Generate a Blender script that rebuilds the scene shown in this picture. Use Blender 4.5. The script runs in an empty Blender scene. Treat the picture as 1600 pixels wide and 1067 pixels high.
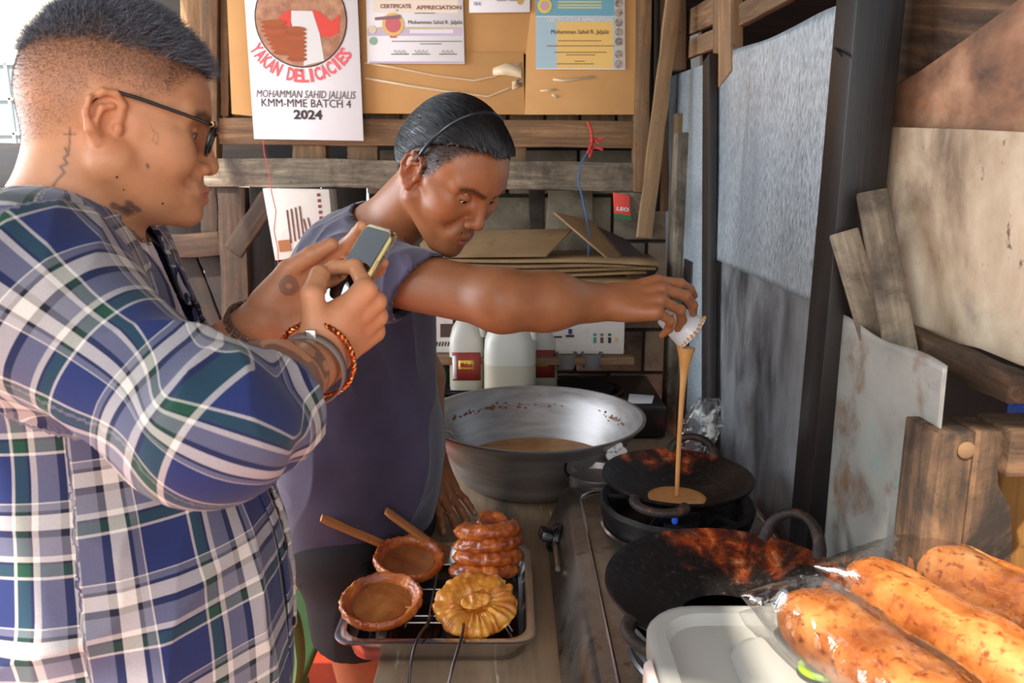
import bpy, bmesh, math, random
import numpy as np
from mathutils import Vector, Matrix, noise as mnoise

random.seed(7)
RNG = np.random.default_rng(7)
SC = bpy.context.scene
COL = SC.collection

# ------------------------------------------------------------------ camera, world, sun, exposure
FPX, PITCH, CAMZ = 1250.0, math.radians(12), 1.55
cam_d = bpy.data.cameras.new('camera')
cam_d.lens = 36.0 * FPX / 1600.0
cam_d.sensor_width = 36.0
cam_d.clip_start = 0.02
cam_d.dof.use_dof = True
cam_d.dof.focus_distance = 1.32
cam_d.dof.aperture_fstop = 8.0
cam = bpy.data.objects.new('camera', cam_d)
cam.location = (0, 0, CAMZ)
cam.rotation_euler = (math.pi / 2 - PITCH, 0, 0)
COL.objects.link(cam)
SC.camera = cam

world = bpy.data.worlds.new('sky')
SC.world = world
world.use_nodes = True
_wn = world.node_tree.nodes
_wn['Background'].inputs['Color'].default_value = (0.80, 0.90, 1.0, 1)
_wn['Background'].inputs['Strength'].default_value = 1.15

sun_d = bpy.data.lights.new('sun', 'SUN')
sun_d.energy = 6.0
sun_d.color = (1.0, 0.90, 0.76)
sun_d.angle = math.radians(1.2)
sun = bpy.data.objects.new('sun', sun_d)
sun.rotation_euler = Vector((0.22, 0.70, -1.0)).to_track_quat('-Z', 'Y').to_euler()
COL.objects.link(sun)

def area(name, loc, look, sx, sy, power, color):
    d = bpy.data.lights.new(name, 'AREA')
    d.shape = 'RECTANGLE'; d.size = sx; d.size_y = sy; d.energy = power; d.color = color
    o = bpy.data.objects.new(name, d)
    o.location = loc
    o.rotation_euler = (Vector(look) - Vector(loc)).to_track_quat('-Z', 'Y').to_euler()
    COL.objects.link(o)
    return o
# daylight through the open front and the open left side of the stall
area('front_opening_light', (-0.9, -1.5, 2.0), (0.0, 1.5, 1.1), 2.0, 1.3, 22, (1.0, 0.93, 0.84))
area('left_opening_light', (-2.7, 1.7, 1.7), (0.0, 1.6, 1.2), 2.4, 1.6, 78, (0.84, 0.92, 1.0))

SC.view_settings.view_transform = 'Standard'
SC.view_settings.look = 'None'
SC.view_settings.gamma = 1.0
SC.view_settings.use_curve_mapping = False
SC.view_settings.exposure = 0.38

# ------------------------------------------------------------------ photo pixel -> place
_F = Vector((0, math.cos(PITCH), -math.sin(PITCH)))
_U = Vector((0, math.sin(PITCH), math.cos(PITCH)))
_R = Vector((1, 0, 0))
def ray(px, py):
    return _F + _R * ((px - 800) / FPX) - _U * ((py - 533.5) / FPX)
def at_y(px, py, Y):
    r = ray(px, py); t = Y / r.y
    return Vector((0, 0, CAMZ)) + r * t
def at_z(px, py, z):
    r = ray(px, py); t = (z - CAMZ) / r.z
    return Vector((0, 0, CAMZ)) + r * t
def at_x(px, py, X):
    r = ray(px, py); t = X / r.x
    return Vector((0, 0, CAMZ)) + r * t

# ------------------------------------------------------------------ object helpers
def tag(o, label, cat, group=None):
    o['label'] = label; o['category'] = cat
    if group: o['group'] = group
    return o
def thing(name, label, cat, loc=(0, 0, 0), rot=(0, 0, 0), group=None):
    o = bpy.data.objects.new(name, None)
    o.empty_display_size = 0.05
    o.location = loc; o.rotation_euler = rot
    COL.objects.link(o)
    return tag(o, label, cat, group)
def setting(o):
    o['kind'] = 'structure'
    return o
def stuff(o):
    o['kind'] = 'stuff'
    return o

class MB:
    """collects vertices and faces of one mesh"""
    def __init__(s): s.v = []; s.f = []; s.mi = []
    def add(s, v, f, mi=0):
        n = len(s.v)
        s.v.extend([tuple(map(float, p)) for p in v])
        s.f.extend([tuple(int(i) + n for i in q) for q in f])
        s.mi.extend([mi] * len(f))
        return s
    def box(s, c, size, R=None, mi=0):
        c = Vector(c); hx, hy, hz = [x / 2 for x in size]
        vs = []
        for x in (-hx, hx):
            for y in (-hy, hy):
                for z in (-hz, hz):
                    p = Vector((x, y, z))
                    if R is not None: p = R @ p
                    vs.append(c + p)
        return s.add(vs, [(0, 1, 3, 2), (4, 6, 7, 5), (0, 4, 5, 1), (2, 3, 7, 6), (0, 2, 6, 4), (1, 5, 7, 3)], mi)
    def tube(s, pts, r, n=8, caps=True, mi=0, closed=False):
        pts = [Vector(p) for p in pts]
        m = len(pts)
        rs = r if hasattr(r, '__len__') else [r] * m
        t0 = (pts[1] - pts[0]).normalized()
        a = t0.orthogonal().normalized()
        vs = []; prev = t0
        for i, p in enumerate(pts):
            if closed: t = (pts[(i + 1) % m] - pts[i - 1]).normalized()
            elif i == 0: t = t0
            elif i == m - 1: t = (pts[i] - pts[i - 1]).normalized()
            else: t = (pts[i + 1] - pts[i - 1]).normalized()
            q = prev.rotation_difference(t)
            a = (q @ a); a = (a - t * a.dot(t)).normalized(); b = t.cross(a); prev = t
            for k in range(n):
                w = 2 * math.pi * k / n
                vs.append(p + (a * math.cos(w) + b * math.sin(w)) * rs[i])
        f = []
        for i in range(m if closed else m - 1):
            j = (i + 1) % m
            for k in range(n):
                l = (k + 1) % n
                f.append((i * n + k, i * n + l, j * n + l, j * n + k))
        if caps and not closed:
            f.append(tuple(range(n))[::-1]); f.append(tuple((m - 1) * n + k for k in range(n)))
        return s.add(vs, f, mi)
    def lathe(s, prof, n=48, c=(0, 0, 0), mi=0, sx=1, sy=1, jit=None):
        vs = []; f = []; m = len(prof)
        for i, (r, z) in enumerate(prof):
            for k in range(n):
                w = 2 * math.pi * k / n
                rr = r if jit is None else r * (1 + jit(w, i))
                vs.append((c[0] + rr * math.cos(w) * sx, c[1] + rr * math.sin(w) * sy, c[2] + z))
        for i in range(m - 1):
            for k in range(n):
                l = (k + 1) % n
                f.append((i * n + k, i * n + l, (i + 1) * n + l, (i + 1) * n + k))
        if prof[0][0] > 1e-5: f.append(tuple(range(n))[::-1])
        if prof[-1][0] > 1e-5: f.append(tuple((m - 1) * n + k for k in range(n)))
        return s.add(vs, f, mi)
    def loft(s, rings, caps=True, mi=0, closed=True):
        n = len(rings[0]); vs = [p for r in rings for p in r]; f = []
        for i in range(len(rings) - 1):
            for k in range(n if closed else n - 1):
                l = (k + 1) % n
                f.append((i * n + k, i * n + l, (i + 1) * n + l, (i + 1) * n + k))
        if caps and closed:
            f.append(tuple(range(n))[::-1]); f.append(tuple((len(rings) - 1) * n + k for k in range(n)))
        return s.add(vs, f, mi)
    def grid(s, fn, nu, nv, mi=0):
        vs = [fn(i / nu, j / nv) for j in range(nv + 1) for i in range(nu + 1)]
        f = [(j * (nu + 1) + i, j * (nu + 1) + i + 1, (j + 1) * (nu + 1) + i + 1, (j + 1) * (nu + 1) + i) for j in range(nv) for i in range(nu)]
        return s.add(vs, f, mi)
    def prism(s, poly, ext, mi=0):
        n = len(poly); poly = [Vector(p) for p in poly]; e = Vector(ext)
        vs = poly + [p + e for p in poly]
        f = [tuple(range(n)), tuple(range(2 * n - 1, n - 1, -1))]
        for k in range(n):
            l = (k + 1) % n
            f.append((k, k + n, l + n, l))
        return s.add(vs, f, mi)

def fix(bm, bevel=0, seg=2, ang=35):
    bmesh.ops.remove_doubles(bm, verts=bm.verts, dist=1e-6)
    bmesh.ops.recalc_face_normals(bm, faces=bm.faces)
    if bevel:
        es = [e for e in bm.edges if len(e.link_faces) == 2 and e.calc_face_angle(0) > math.radians(ang)]
        if es:
            bmesh.ops.bevel(bm, geom=es, offset=bevel, segments=seg, affect='EDGES', clamp_overlap=True, profile=0.5)

def build(name, mb, mat, parent=None, bevel=0, seg=2, smooth=True, loc=None, frame=None, solid=0, sub=0, local=False, ang=38):
    """links one mesh object. Vertices come in world space (or, with local, in the parent's own space, or in FRAME)"""
    me = bpy.data.meshes.new(name)
    me.from_pydata(mb.v, [], mb.f)
    bm = bmesh.new(); bm.from_mesh(me)
    fl = None
    if any(mb.mi):
        for fc, i in zip(bm.faces, mb.mi): fc.material_index = i
    fix(bm, bevel, seg)
    for fc in bm.faces: fc.smooth = smooth
    bm.to_mesh(me); bm.free()
    for m in (mat if isinstance(mat, (list, tuple)) else [mat]): me.materials.append(m)
    if smooth: me.set_sharp_from_angle(angle=math.radians(ang))
    o = bpy.data.objects.new(name, me)
    COL.objects.link(o)
    M = frame.copy() if frame is not None else Matrix.Identity(4)
    if frame is None and not local:
        if parent is None:
            if loc is None:
                vs = np.array(mb.v); c = (vs.min(0) + vs.max(0)) / 2
                loc = Vector((c[0], c[1], vs[:, 2].min()))
            me.transform(Matrix.Translation(-Vector(loc)))
            M = Matrix.Translation(loc)
        else:
            me.transform(world_of(parent).inverted())
            M = Matrix.Identity(4)
        if parent is not None: o.parent = parent
        o.matrix_basis = M
    else:
        if parent is not None:
            o.parent = parent
            if not local: M = world_of(parent).inverted() @ M
        o.matrix_basis = M
    if solid:
        s = o.modifiers.new('thickness', 'SOLIDIFY'); s.thickness = solid; s.offset = 0
    if sub:
        s = o.modifiers.new('smooth', 'SUBSURF'); s.levels = sub; s.render_levels = sub
    return o

def world_of(o):
    M = Matrix.LocRotScale(o.location, o.rotation_euler.to_quaternion(), o.scale)
    return world_of(o.parent) @ M if o.parent else M

def frame_of(p0, p1, wdir):
    """x along p0->p1, y near wdir"""
    p0 = Vector(p0); p1 = Vector(p1)
    x = (p1 - p0).normalized(); y = Vector(wdir); y = (y - x * y.dot(x)).normalized(); z = x.cross(y)
    M = Matrix((x, y, z)).transposed().to_4x4(); M.translation = p0
    return M, (p1 - p0).length

def board(name, p0, p1, wdir, w, t, mat, parent=None, bevel=0.0025, rough_edge=0.0, seg=10):
    """a plank from p0 to p1: w wide along wdir, t thick, with slightly uneven edges; grain runs along local x"""
    M, L = frame_of(p0, p1, wdir)
    mb = MB(); rings = []
    for i in range(seg + 1):
        x = L * i / seg
        j = [random.uniform(-1, 1) * rough_edge for _ in range(4)]
        rings.append([(x, -w / 2 + j[0], -t / 2), (x, w / 2 + j[1], -t / 2), (x, w / 2 + j[2], t / 2), (x, -w / 2 + j[3], t / 2)])
    mb.loft(rings)
    return build(name, mb, mat, parent, bevel=bevel, frame=M, smooth=True)

def sheet(name, poly, thick, mat, parent=None, bevel=0.001, nrm=None, warp=0.0):
    """a flat sheet with outline POLY (points in space), THICK deep away from the viewer side"""
    poly = [Vector(p) for p in poly]
    n = Vector((0, 0, 0)); c = sum(poly, Vector()) / len(poly)
    for i, p in enumerate(poly):
        n += (p - c).cross(poly[(i + 1) % len(poly)] - c)
    n.normalize()
    if n.dot(c - Vector((0, 0, CAMZ))) < 0: n = -n
    e = max(((poly[(i + 1) % len(poly)] - p) for i, p in enumerate(poly)), key=lambda v: v.length)
    M, L = frame_of(c, c + e, n.cross(e))
    Mi = M.inverted()
    loc = [Mi @ p for p in poly]
    nz = (Mi.to_3x3() @ n)
    mb = MB().prism(loc, nz * thick)
    return build(name, mb, mat, parent, bevel=bevel, frame=M, smooth=True)

def copy_tree(root, **kw):
    r = root.copy(); COL.objects.link(r)
    for ch in root.children:
        c = ch.copy(); COL.objects.link(c); c.parent = r
        for g in ch.children:
            d = g.copy(); COL.objects.link(d); d.parent = c
    return r

# ------------------------------------------------------------------ materials
def new_mat(name):
    m = bpy.data.materials.new(name); m.use_nodes = True
    nt = m.node_tree
    return m, nt, nt.nodes['Principled BSDF']
def lin(c):
    return tuple(((x / 255) / 12.92 if x / 255 <= 0.04045 else ((x / 255 + 0.055) / 1.055) ** 2.4) for x in c) + (1,)
def N(nt, kind, **kw):
    n = nt.nodes.new(kind)
    for k, v in kw.items():
        if k in n.inputs.keys(): n.inputs[k].default_value = v
        else: setattr(n, k, v)
    return n
def ramp(nt, fac, stops):
    r = nt.nodes.new('ShaderNodeValToRGB')
    el = r.color_ramp.elements
    while len(el) < len(stops): el.new(0.5)
    for e, (p, c) in zip(el, stops):
        e.position = p; e.color = c if len(c) == 4 else lin(c)
    nt.links.new(fac, r.inputs['Fac'])
    return r.outputs['Color']
def mixc(nt, fac, a, b, mode='MIX'):
    m = nt.nodes.new('ShaderNodeMix'); m.data_type = 'RGBA'; m.blend_type = mode
    ins = [i for i in m.inputs if i.enabled]
    for sock, v in zip(ins, (fac, a, b)):
        if hasattr(v, 'is_output'): nt.links.new(v, sock)
        else: sock.default_value = v if not isinstance(v, tuple) or len(v) == 4 else lin(v)
    return [o for o in m.outputs if o.enabled][0]
def coords(nt, scale=(1, 1, 1), kind='Object', rand=True):
    tc = nt.nodes.new('ShaderNodeTexCoord'); mp = nt.nodes.new('ShaderNodeMapping')
    nt.links.new(tc.outputs[kind], mp.inputs['Vector'])
    mp.inputs['Scale'].default_value = scale
    if rand:
        oi = nt.nodes.new('ShaderNodeObjectInfo')
        mu = N(nt, 'ShaderNodeMath', operation='MULTIPLY'); mu.inputs[1].default_value = 37.0
        nt.links.new(oi.outputs['Random'], mu.inputs[0]); nt.links.new(mu.outputs[0], mp.inputs['Location'])
    return mp.outputs['Vector']
def noise(nt, vec, scale, detail=6, rough=0.6, dist=0.0):
    n = N(nt, 'ShaderNodeTexNoise', Scale=scale, Detail=detail, Roughness=rough, Distortion=dist)
    nt.links.new(vec, n.inputs['Vector'])
    return n.outputs['Fac']
def bump(nt, bsdf, h, strength=0.3, dist=0.002):
    b = N(nt, 'ShaderNodeBump', Strength=strength, Distance=dist)
    nt.links.new(h, b.inputs['Height']); nt.links.new(b.outputs['Normal'], bsdf.inputs['Normal'])

def speckled(name, stops, scale=6, vscale=(1, 1, 1), rough=0.6, metal=0.0, bmp=0.2, bscale=None, detail=8, dist=0.3, fine=None, kind='Object', bdist=0.002, rrange=None, coat=0):
    """noise through a colour ramp; FINE = (scale, colour, low, high) adds spots of a second colour"""
    m, nt, b = new_mat(name)
    v = coords(nt, vscale, kind)
    f = noise(nt, v, scale, detail, 0.62, dist)
    c = ramp(nt, f, stops)
    for s in (fine if isinstance(fine, list) else [fine] if fine else []):
        f2 = noise(nt, v, s[0], 5, 0.6, 0.2)
        k = ramp(nt, f2, [(s[2], (0, 0, 0, 1)), (s[3], (1, 1, 1, 1))])
        c = mixc(nt, k, c, lin(s[1]))
    nt.links.new(c, b.inputs['Base Color'])
    b.inputs['Roughness'].default_value = rough; b.inputs['Metallic'].default_value = metal
    if coat: b.inputs['Coat Weight'].default_value = coat; b.inputs['Coat Roughness'].default_value = 0.12
    if rrange:
        rr = N(nt, 'ShaderNodeMapRange'); nt.links.new(f, rr.inputs['Value'])
        rr.inputs['From Min'].default_value = 0.3; rr.inputs['From Max'].default_value = 0.7
        rr.inputs['To Min'].default_value, rr.inputs['To Max'].default_value = rrange
        nt.links.new(rr.outputs[0], b.inputs['Roughness'])
    if bmp: bump(nt, b, noise(nt, v, bscale or scale * 6, 6, 0.65), bmp, bdist)
    return m
def plain(name, c, rough=0.5, metal=0.0, **kw):
    m, nt, b = new_mat(name)
    b.inputs['Base Color'].default_value = lin(c); b.inputs['Roughness'].default_value = rough; b.inputs['Metallic'].default_value = metal
    for k, v in kw.items(): b.inputs[k.replace('_', ' ')].default_value = v
    return m
def wood(name, dark, light, stain=None, rough=0.75, grain=60, stretch=0.06, bmp=0.35, axis=0):
    m, nt, b = new_mat(name)
    v = coords(nt, tuple(stretch if i == axis else 1 for i in range(3)))
    g = noise(nt, v, grain, 8, 0.65, 0.6)
    c = ramp(nt, g, [(0.3, dark), (0.52, tuple((a + q) // 2 for a, q in zip(dark, light))), (0.72, light)])
    v2 = coords(nt, (1, 1, 1))
    s = noise(nt, v2, 7, 7, 0.7, 0.4)
    if stain:
        k = ramp(nt, s, [(0.42, (0, 0, 0, 1)), (0.66, (1, 1, 1, 1))])
        c = mixc(nt, k, c, lin(stain))
    sp = noise(nt, v2, 90, 4, 0.6)
    k2 = ramp(nt, sp, [(0.62, (0, 0, 0, 1)), (0.72, (0.6, 0.6, 0.6, 1))])
    c = mixc(nt, k2, c, lin(tuple(int(x * 0.45) for x in dark)))
    oi = nt.nodes.new('ShaderNodeObjectInfo')
    hv = N(nt, 'ShaderNodeHueSaturation'); mr = N(nt, 'ShaderNodeMapRange')
    nt.links.new(oi.outputs['Random'], mr.inputs['Value']); mr.inputs['To Min'].default_value = 0.72; mr.inputs['To Max'].default_value = 1.22
    nt.links.new(mr.outputs[0], hv.inputs['Value']); nt.links.new(c, hv.inputs['Color'])
    nt.links.new(hv.outputs['Color'], b.inputs['Base Color'])
    b.inputs['Roughness'].default_value = rough
    bump(nt, b, g, bmp, 0.002)
    return m

MAT = {}
MAT['wood'] = wood('weathered wood', (78, 54, 36), (168, 128, 88), (112, 88, 62))
MAT['wood_light'] = wood('pale wood', (118, 88, 58), (190, 152, 108), (150, 118, 84))
MAT['wood_grey'] = wood('grey worn wood', (92, 82, 68), (176, 160, 136), (66, 54, 44))
MAT['wood_dark'] = wood('sooty wood', (17, 13, 12), (52, 36, 29), (24, 20, 20), rough=0.48)
MAT['wood_end'] = wood('charred end grain wood', (58, 42, 30), (140, 106, 76), (36, 29, 24), rough=0.85, bmp=0.6)
MAT['wood_dark_v'] = wood('sooty upright wood', (13, 10, 10), (42, 28, 24), (20, 17, 19), rough=0.42, axis=2)
MAT['wood_end_v'] = wood('charred upright wood', (52, 38, 28), (150, 112, 78), (36, 29, 24), rough=0.85, bmp=0.6, axis=2)
MAT['wood_brown'] = wood('dark brown wood', (40, 27, 18), (108, 76, 50), (52, 38, 28))
MAT['wood_gap'] = wood('dark planks and gap darkness', (28, 20, 15), (66, 48, 36), (30, 24, 20))
MAT['plywood'] = speckled('worn plywood', [(0.30, (120, 100, 82)), (0.44, (176, 154, 128)), (0.62, (216, 198, 172))], 9, (0.5, 1, 1), 0.8, bmp=0.3, fine=[(11, (124, 112, 108), 0.56, 0.74), (34, (112, 62, 38), 0.68, 0.73), (60, (84, 74, 66), 0.66, 0.74)])
MAT['plywood_burnt'] = speckled('scorched plywood', [(0.30, (80, 62, 52)), (0.45, (140, 100, 74)), (0.66, (190, 148, 116))], 8, (1, 1, 1), 0.8, bmp=0.35, fine=(28, (176, 108, 62), 0.64, 0.75))
MAT['table_wood'] = speckled('greasy table wood', [(0.3, (96, 78, 60)), (0.5, (150, 124, 98)), (0.7, (176, 150, 122))], 5, (1, 0.15, 1), 0.6, bmp=0.25, fine=[(5, (66, 52, 42), 0.55, 0.7), (40, (206, 192, 170), 0.66, 0.72)])
MAT['cardboard'] = speckled('brown cardboard', [(0.3, (196, 146, 88)), (0.7, (214, 164, 104))], 3, (1, 1, 1), 0.8, bmp=0.1, bscale=60)
MAT['cardboard_dim'] = speckled('old cardboard', [(0.3, (130, 102, 70)), (0.7, (176, 142, 100))], 4, (1, 1, 1), 0.85, bmp=0.15, fine=(9, (96, 76, 54), 0.6, 0.75))
MAT['tape'] = plain('clear tape scar', (228, 204, 168), 0.35)
MAT['galv'] = speckled('galvanised steel', [(0.30, (132, 142, 150)), (0.5, (184, 196, 204)), (0.7, (212, 220, 224))], 190, (1, 1, 0.35), 0.42, 0.55, bmp=0.03, bscale=60, fine=[(2.2, (122, 128, 138), 0.5, 0.75), (5, (120, 104, 92), 0.66, 0.8)], rrange=(0.34, 0.5))
MAT['galv_soot'] = speckled('sooty steel', [(0.30, (88, 88, 92)), (0.48, (146, 148, 152)), (0.7, (182, 186, 188))], 6, (1, 1.4, 0.7), 0.42, 0.6, bmp=0.1, bscale=50, fine=[(7, (112, 84, 58), 0.56, 0.75), (3.2, (36, 33, 36), 0.50, 0.72)], rrange=(0.34, 0.55))
MAT['galv_rust'] = speckled('rust-stained zinc sheet', [(0.30, (138, 136, 132)), (0.5, (172, 170, 162)), (0.7, (190, 188, 180))], 6, (1, 1, 1), 0.5, 0.45, bmp=0.1, bscale=50, fine=[(8, (128, 82, 40), 0.57, 0.72), (5, (142, 176, 172), 0.64, 0.78), (6, (70, 60, 54), 0.64, 0.8)])
MAT['block'] = speckled('concrete block', [(0.3, (112, 102, 86)), (0.7, (152, 140, 118))], 14, (1, 1, 1), 0.95, bmp=0.7, bscale=90, fine=(6, (84, 72, 60), 0.56, 0.75), bdist=0.004)
MAT['mortar'] = speckled('mortar', [(0.3, (44, 38, 32)), (0.7, (72, 64, 54))], 20, rough=0.95, bmp=0.6)
MAT['alu'] = speckled('dull aluminium', [(0.3, (142, 136, 134)), (0.7, (182, 178, 176))], 6, (1, 1, 6), 0.34, 0.8, bmp=0.05, bscale=40, fine=(7, (150, 138, 126), 0.58, 0.74), rrange=(0.36, 0.55))
MAT['steel'] = speckled('stainless steel', [(0.3, (186, 184, 184)), (0.7, (214, 212, 210))], 5, (1, 1, 1), 0.22, 1.0, bmp=0.02, rrange=(0.16, 0.30))
MAT['stove_steel'] = speckled('greasy stove steel', [(0.3, (92, 84, 76)), (0.5, (140, 132, 124)), (0.7, (176, 170, 162))], 5, (1, 1, 1), 0.3, 0.85, bmp=0.08, bscale=30, fine=[(8, (92, 62, 34), 0.55, 0.72), (16, (30, 26, 24), 0.60, 0.72)], rrange=(0.2, 0.42))
MAT['oil_dark'] = plain('dark oil pool', (24, 16, 12), 0.08, 0.0)
MAT['black_iron'] = speckled('black cast iron', [(0.3, (12, 11, 11)), (0.7, (36, 32, 30))], 30, rough=0.5, metal=0.3, bmp=0.6, bscale=160, fine=(90, (110, 100, 96), 0.70, 0.78), bdist=0.001)
MAT['black_plastic'] = plain('black plastic', (18, 18, 19), 0.25)
MAT['pp_white'] = plain('milky plastic', (226, 222, 214), 0.35, Subsurface_Weight=0.0, Transmission_Weight=0.35)
MAT['white_plastic'] = plain('white plastic', (226, 224, 222), 0.4)
MAT['paper'] = plain('white paper', (240, 238, 240), 0.5)
MAT['ink'] = plain('dark print', (52, 48, 50), 0.6)
MAT['red'] = plain('red print', (226, 74, 60), 0.6)
MAT['pinkred'] = plain('pink red print', (232, 104, 108), 0.6)
MAT['floor'] = speckled('red painted floor', [(0.3, (150, 44, 22)), (0.7, (196, 66, 34))], 5, rough=0.5, bmp=0.2)
MAT['ground'] = speckled('pale ground', [(0.3, (150, 140, 126)), (0.7, (190, 180, 164))], 3, rough=0.9, bmp=0.2)
MAT['roof'] = speckled('brown roof underside', [(0.3, (70, 58, 48)), (0.7, (112, 96, 80))], 5, rough=0.8)
MAT['dim_backdrop'] = speckled('darkness behind gaps', [(0.3, (30, 28, 28)), (0.7, (54, 50, 48))], 4, rough=0.9)
MAT['pale_wall'] = speckled('pale house wall and daylight slit', [(0.3, (226, 220, 208)), (0.7, (240, 236, 228))], 3, rough=0.9)

# ================================================================== the setting
def at_v(px, py, A, B):
    """point on the vertical plane through the floor points A and B"""
    r = ray(px, py)
    d = Vector((B[0] - A[0], B[1] - A[1])); n = Vector((-d.y, d.x))
    t = n.dot(Vector(A)) / n.dot(Vector((r.x, r.y)))
    return Vector((0, 0, CAMZ)) + r * t
YB = 2.55
XR = 0.50
def by(pts, Y): return [at_y(x, y, Y) for x, y in pts]
def bx_(pts, X): return [at_x(x, y, X) for x, y in pts]

floor = setting(build('floor', MB().box((0, 1.0, -0.03), (5.0, 5.4, 0.06)), MAT['floor']))
ground = setting(build('ground', MB().box((0, 4, -0.10), (60, 60, 0.06)), MAT['ground']))

# corrugated roof over the stall (unseen; front edge stepped to shape the sun patches, left open)
mb = MB(); nn = 64
def roofpt(u, v):
    x = -1.05 + 2.6 * u; y0 = 0.02 if x < -0.70 else -0.16 if x < -0.02 else 0.14; y = y0 + (3.3 - y0) * v
    return (x, y, 2.30 + 0.08 * v + 0.015 * math.sin(u * nn * 1.2))
mb.grid(roofpt, nn * 3, 2)
setting(build('ceiling', mb, MAT['roof'], solid=0.004))

# ---- back wall: mortar core with concrete blocks, and the plank framing in front of it
wall_back = setting(build('wall_back', MB().box((0.16, 2.86, 0.78), (1.30, 0.16, 1.56)), MAT['mortar']))
bw, bh = 0.24, 0.155
for r in range(7):
    for c in range(7):
        x0 = -0.49 + c * bw + (bw / 2 if r % 2 else 0); z0 = 0.62 + r * bh - 0.08
        w = bw - 0.012
        if x0 + w > 0.82: w = 0.82 - x0
        if w < 0.05: continue
        mb = MB(); dy = random.uniform(0, 0.006)
        mb.box((x0 + w / 2, 2.772 + dy, z0 + bh / 2), (w, 0.03, bh - 0.012))
        build('block', mb, MAT['block'], wall_back, bevel=0.004)
# thin concrete stud with a broken edge, right of the face of the man who cooks
P = by([(858, 296), (926, 296), (929, 392), (851, 392)], 2.74)
sheet('block', P, 0.03, MAT['block'], wall_back, bevel=0.004)
sheet('block', by([(826, 296), (851, 296), (849, 390), (829, 390)], 2.755), 0.02, MAT['mortar'], wall_back, bevel=0.003)  # dark strip laid over the blocks to paint the dark gap

dark_back = MB()
dark_back.box((0.0, 2.98, 1.95), (3.0, 0.03, 0.85))  # dark sheet put in for the darkness behind the plank gaps
build('gap_dark_sheet', dark_back, MAT['wood_gap'], wall_back)
def hplank(x0, y0a, y0b, x1, y1a, y1b, Y, mat, t=0.03, name='plank', re=0.0015):
    a = (at_y(x0, y0a, Y) + at_y(x0, y0b, Y)) / 2; b = (at_y(x1, y1a, Y) + at_y(x1, y1b, Y)) / 2
    w = (at_y(x0, y0a, Y) - at_y(x0, y0b, Y)).length
    w2 = (at_y(x1, y1a, Y) - at_y(x1, y1b, Y)).length
    return board(name, a, b, (0, 0, 1), (w + w2) / 2, t, mat, wall_back, rough_edge=re)
def vplank(x0, x1, ya, yb, Y, mat, t=0.03, name='plank', xb=None, re=0.0015, parent='back'):
    xb = xb or (x0, x1)
    a = (at_y(x0, ya, Y) + at_y(x1, ya, Y)) / 2; b = (at_y(xb[0], yb, Y) + at_y(xb[1], yb, Y)) / 2
    w = (at_y(x0, ya, Y) - at_y(x1, ya, Y)).length
    return board(name, a, b, (1, 0, 0), w, t, mat, {'back': wall_back}.get(parent, parent), rough_edge=re)
hplank(330, 184, 226, 1006, 190, 231, 2.545, MAT['wood'])
hplank(322, 246, 292, 1002, 255, 297, 2.545, MAT['wood_grey'], 0.05, re=0.003)
for xa, xb in ((460, 512), (545, 592), (793, 822)):
    vplank(xa, xb, 222, 252, 2.58, MAT['wood'], 0.05, 'spacer_block')
x = 352
for w in (54, 56, 55, 58, 54, 57, 56, 53, 58, 54, 57, 50):
    vplank(x, x + w - 3, -110, 200, 2.585, MAT['wood'], 0.02)
    x += w
vplank(286, 318, -120, 262, 2.56, MAT['wood_light'], 0.05, 'post')
vplank(316, 344, -120, 255, 2.54, MAT['wood'], 0.05, 'post')
vplank(347, 360, -110, 182, 2.55, MAT['wood'], 0.03, 'batten')
vplank(994, 1018, -110, 300, 2.535, MAT['wood'], 0.05, 'post', (990, 1008))
vplank(1020, 1030, -110, 330, 2.57, MAT['wood_dark'], 0.03, 'batten')
vplank(1030, 1044, -110, 330, 2.56, MAT['wood'], 0.03, 'batten')
vplank(1046, 1070, -110, 110, 2.50, MAT['wood'], 0.05, 'post')
# lower left framing: post, brace, rails, slats and the dark boards behind
vplank(343, 386, 292, 600, 2.56, MAT['wood_brown'], 0.05, 'post', (356, 396))
board('brace', at_y(366, 392, 2.55), at_y(424, 306, 2.55), (1, 0, 0), 0.062, 0.04, MAT['wood_brown'], wall_back, rough_edge=0.002)
hplank(150, 374, 410, 346, 362, 398, 2.56, MAT['wood_brown'], 0.04, 'rail')
vplank(316, 342, 292, 366, 2.60, MAT['wood_brown'], 0.03, 'plank')
for xa in (168, 205, 240, 276, 312):
    vplank(xa, xa + 30, 398, 560, 2.60, MAT['wood_gap'], 0.02, 'slat', (xa + 62, xa + 92))
for xa, xb in ((-60, -10), (-8, 60), (62, 120), (123, 180), (183, 246), (249, 318), (320, 374), (390, 432), (436, 500), (503, 572)):
    vplank(xa, xb, 290, 900, 2.86, MAT['wood_gap'], 0.02, 'plank')
vplank(374, 390, 345, 900, 2.85, MAT['wood_gap'], 0.02, 'plank')
vplank(430, 438, 306, 900, 2.85, MAT['wood_gap'], 0.02, 'plank')
hplank(-60, 222, 290, 330, 232, 300, 2.72, MAT['wood_dark'], 0.04, 'rail')
sheet('gusset', by([(966, 301), (1012, 301), (1012, 352)], 2.52), 0.02, MAT['wood_grey'], wall_back)

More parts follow.
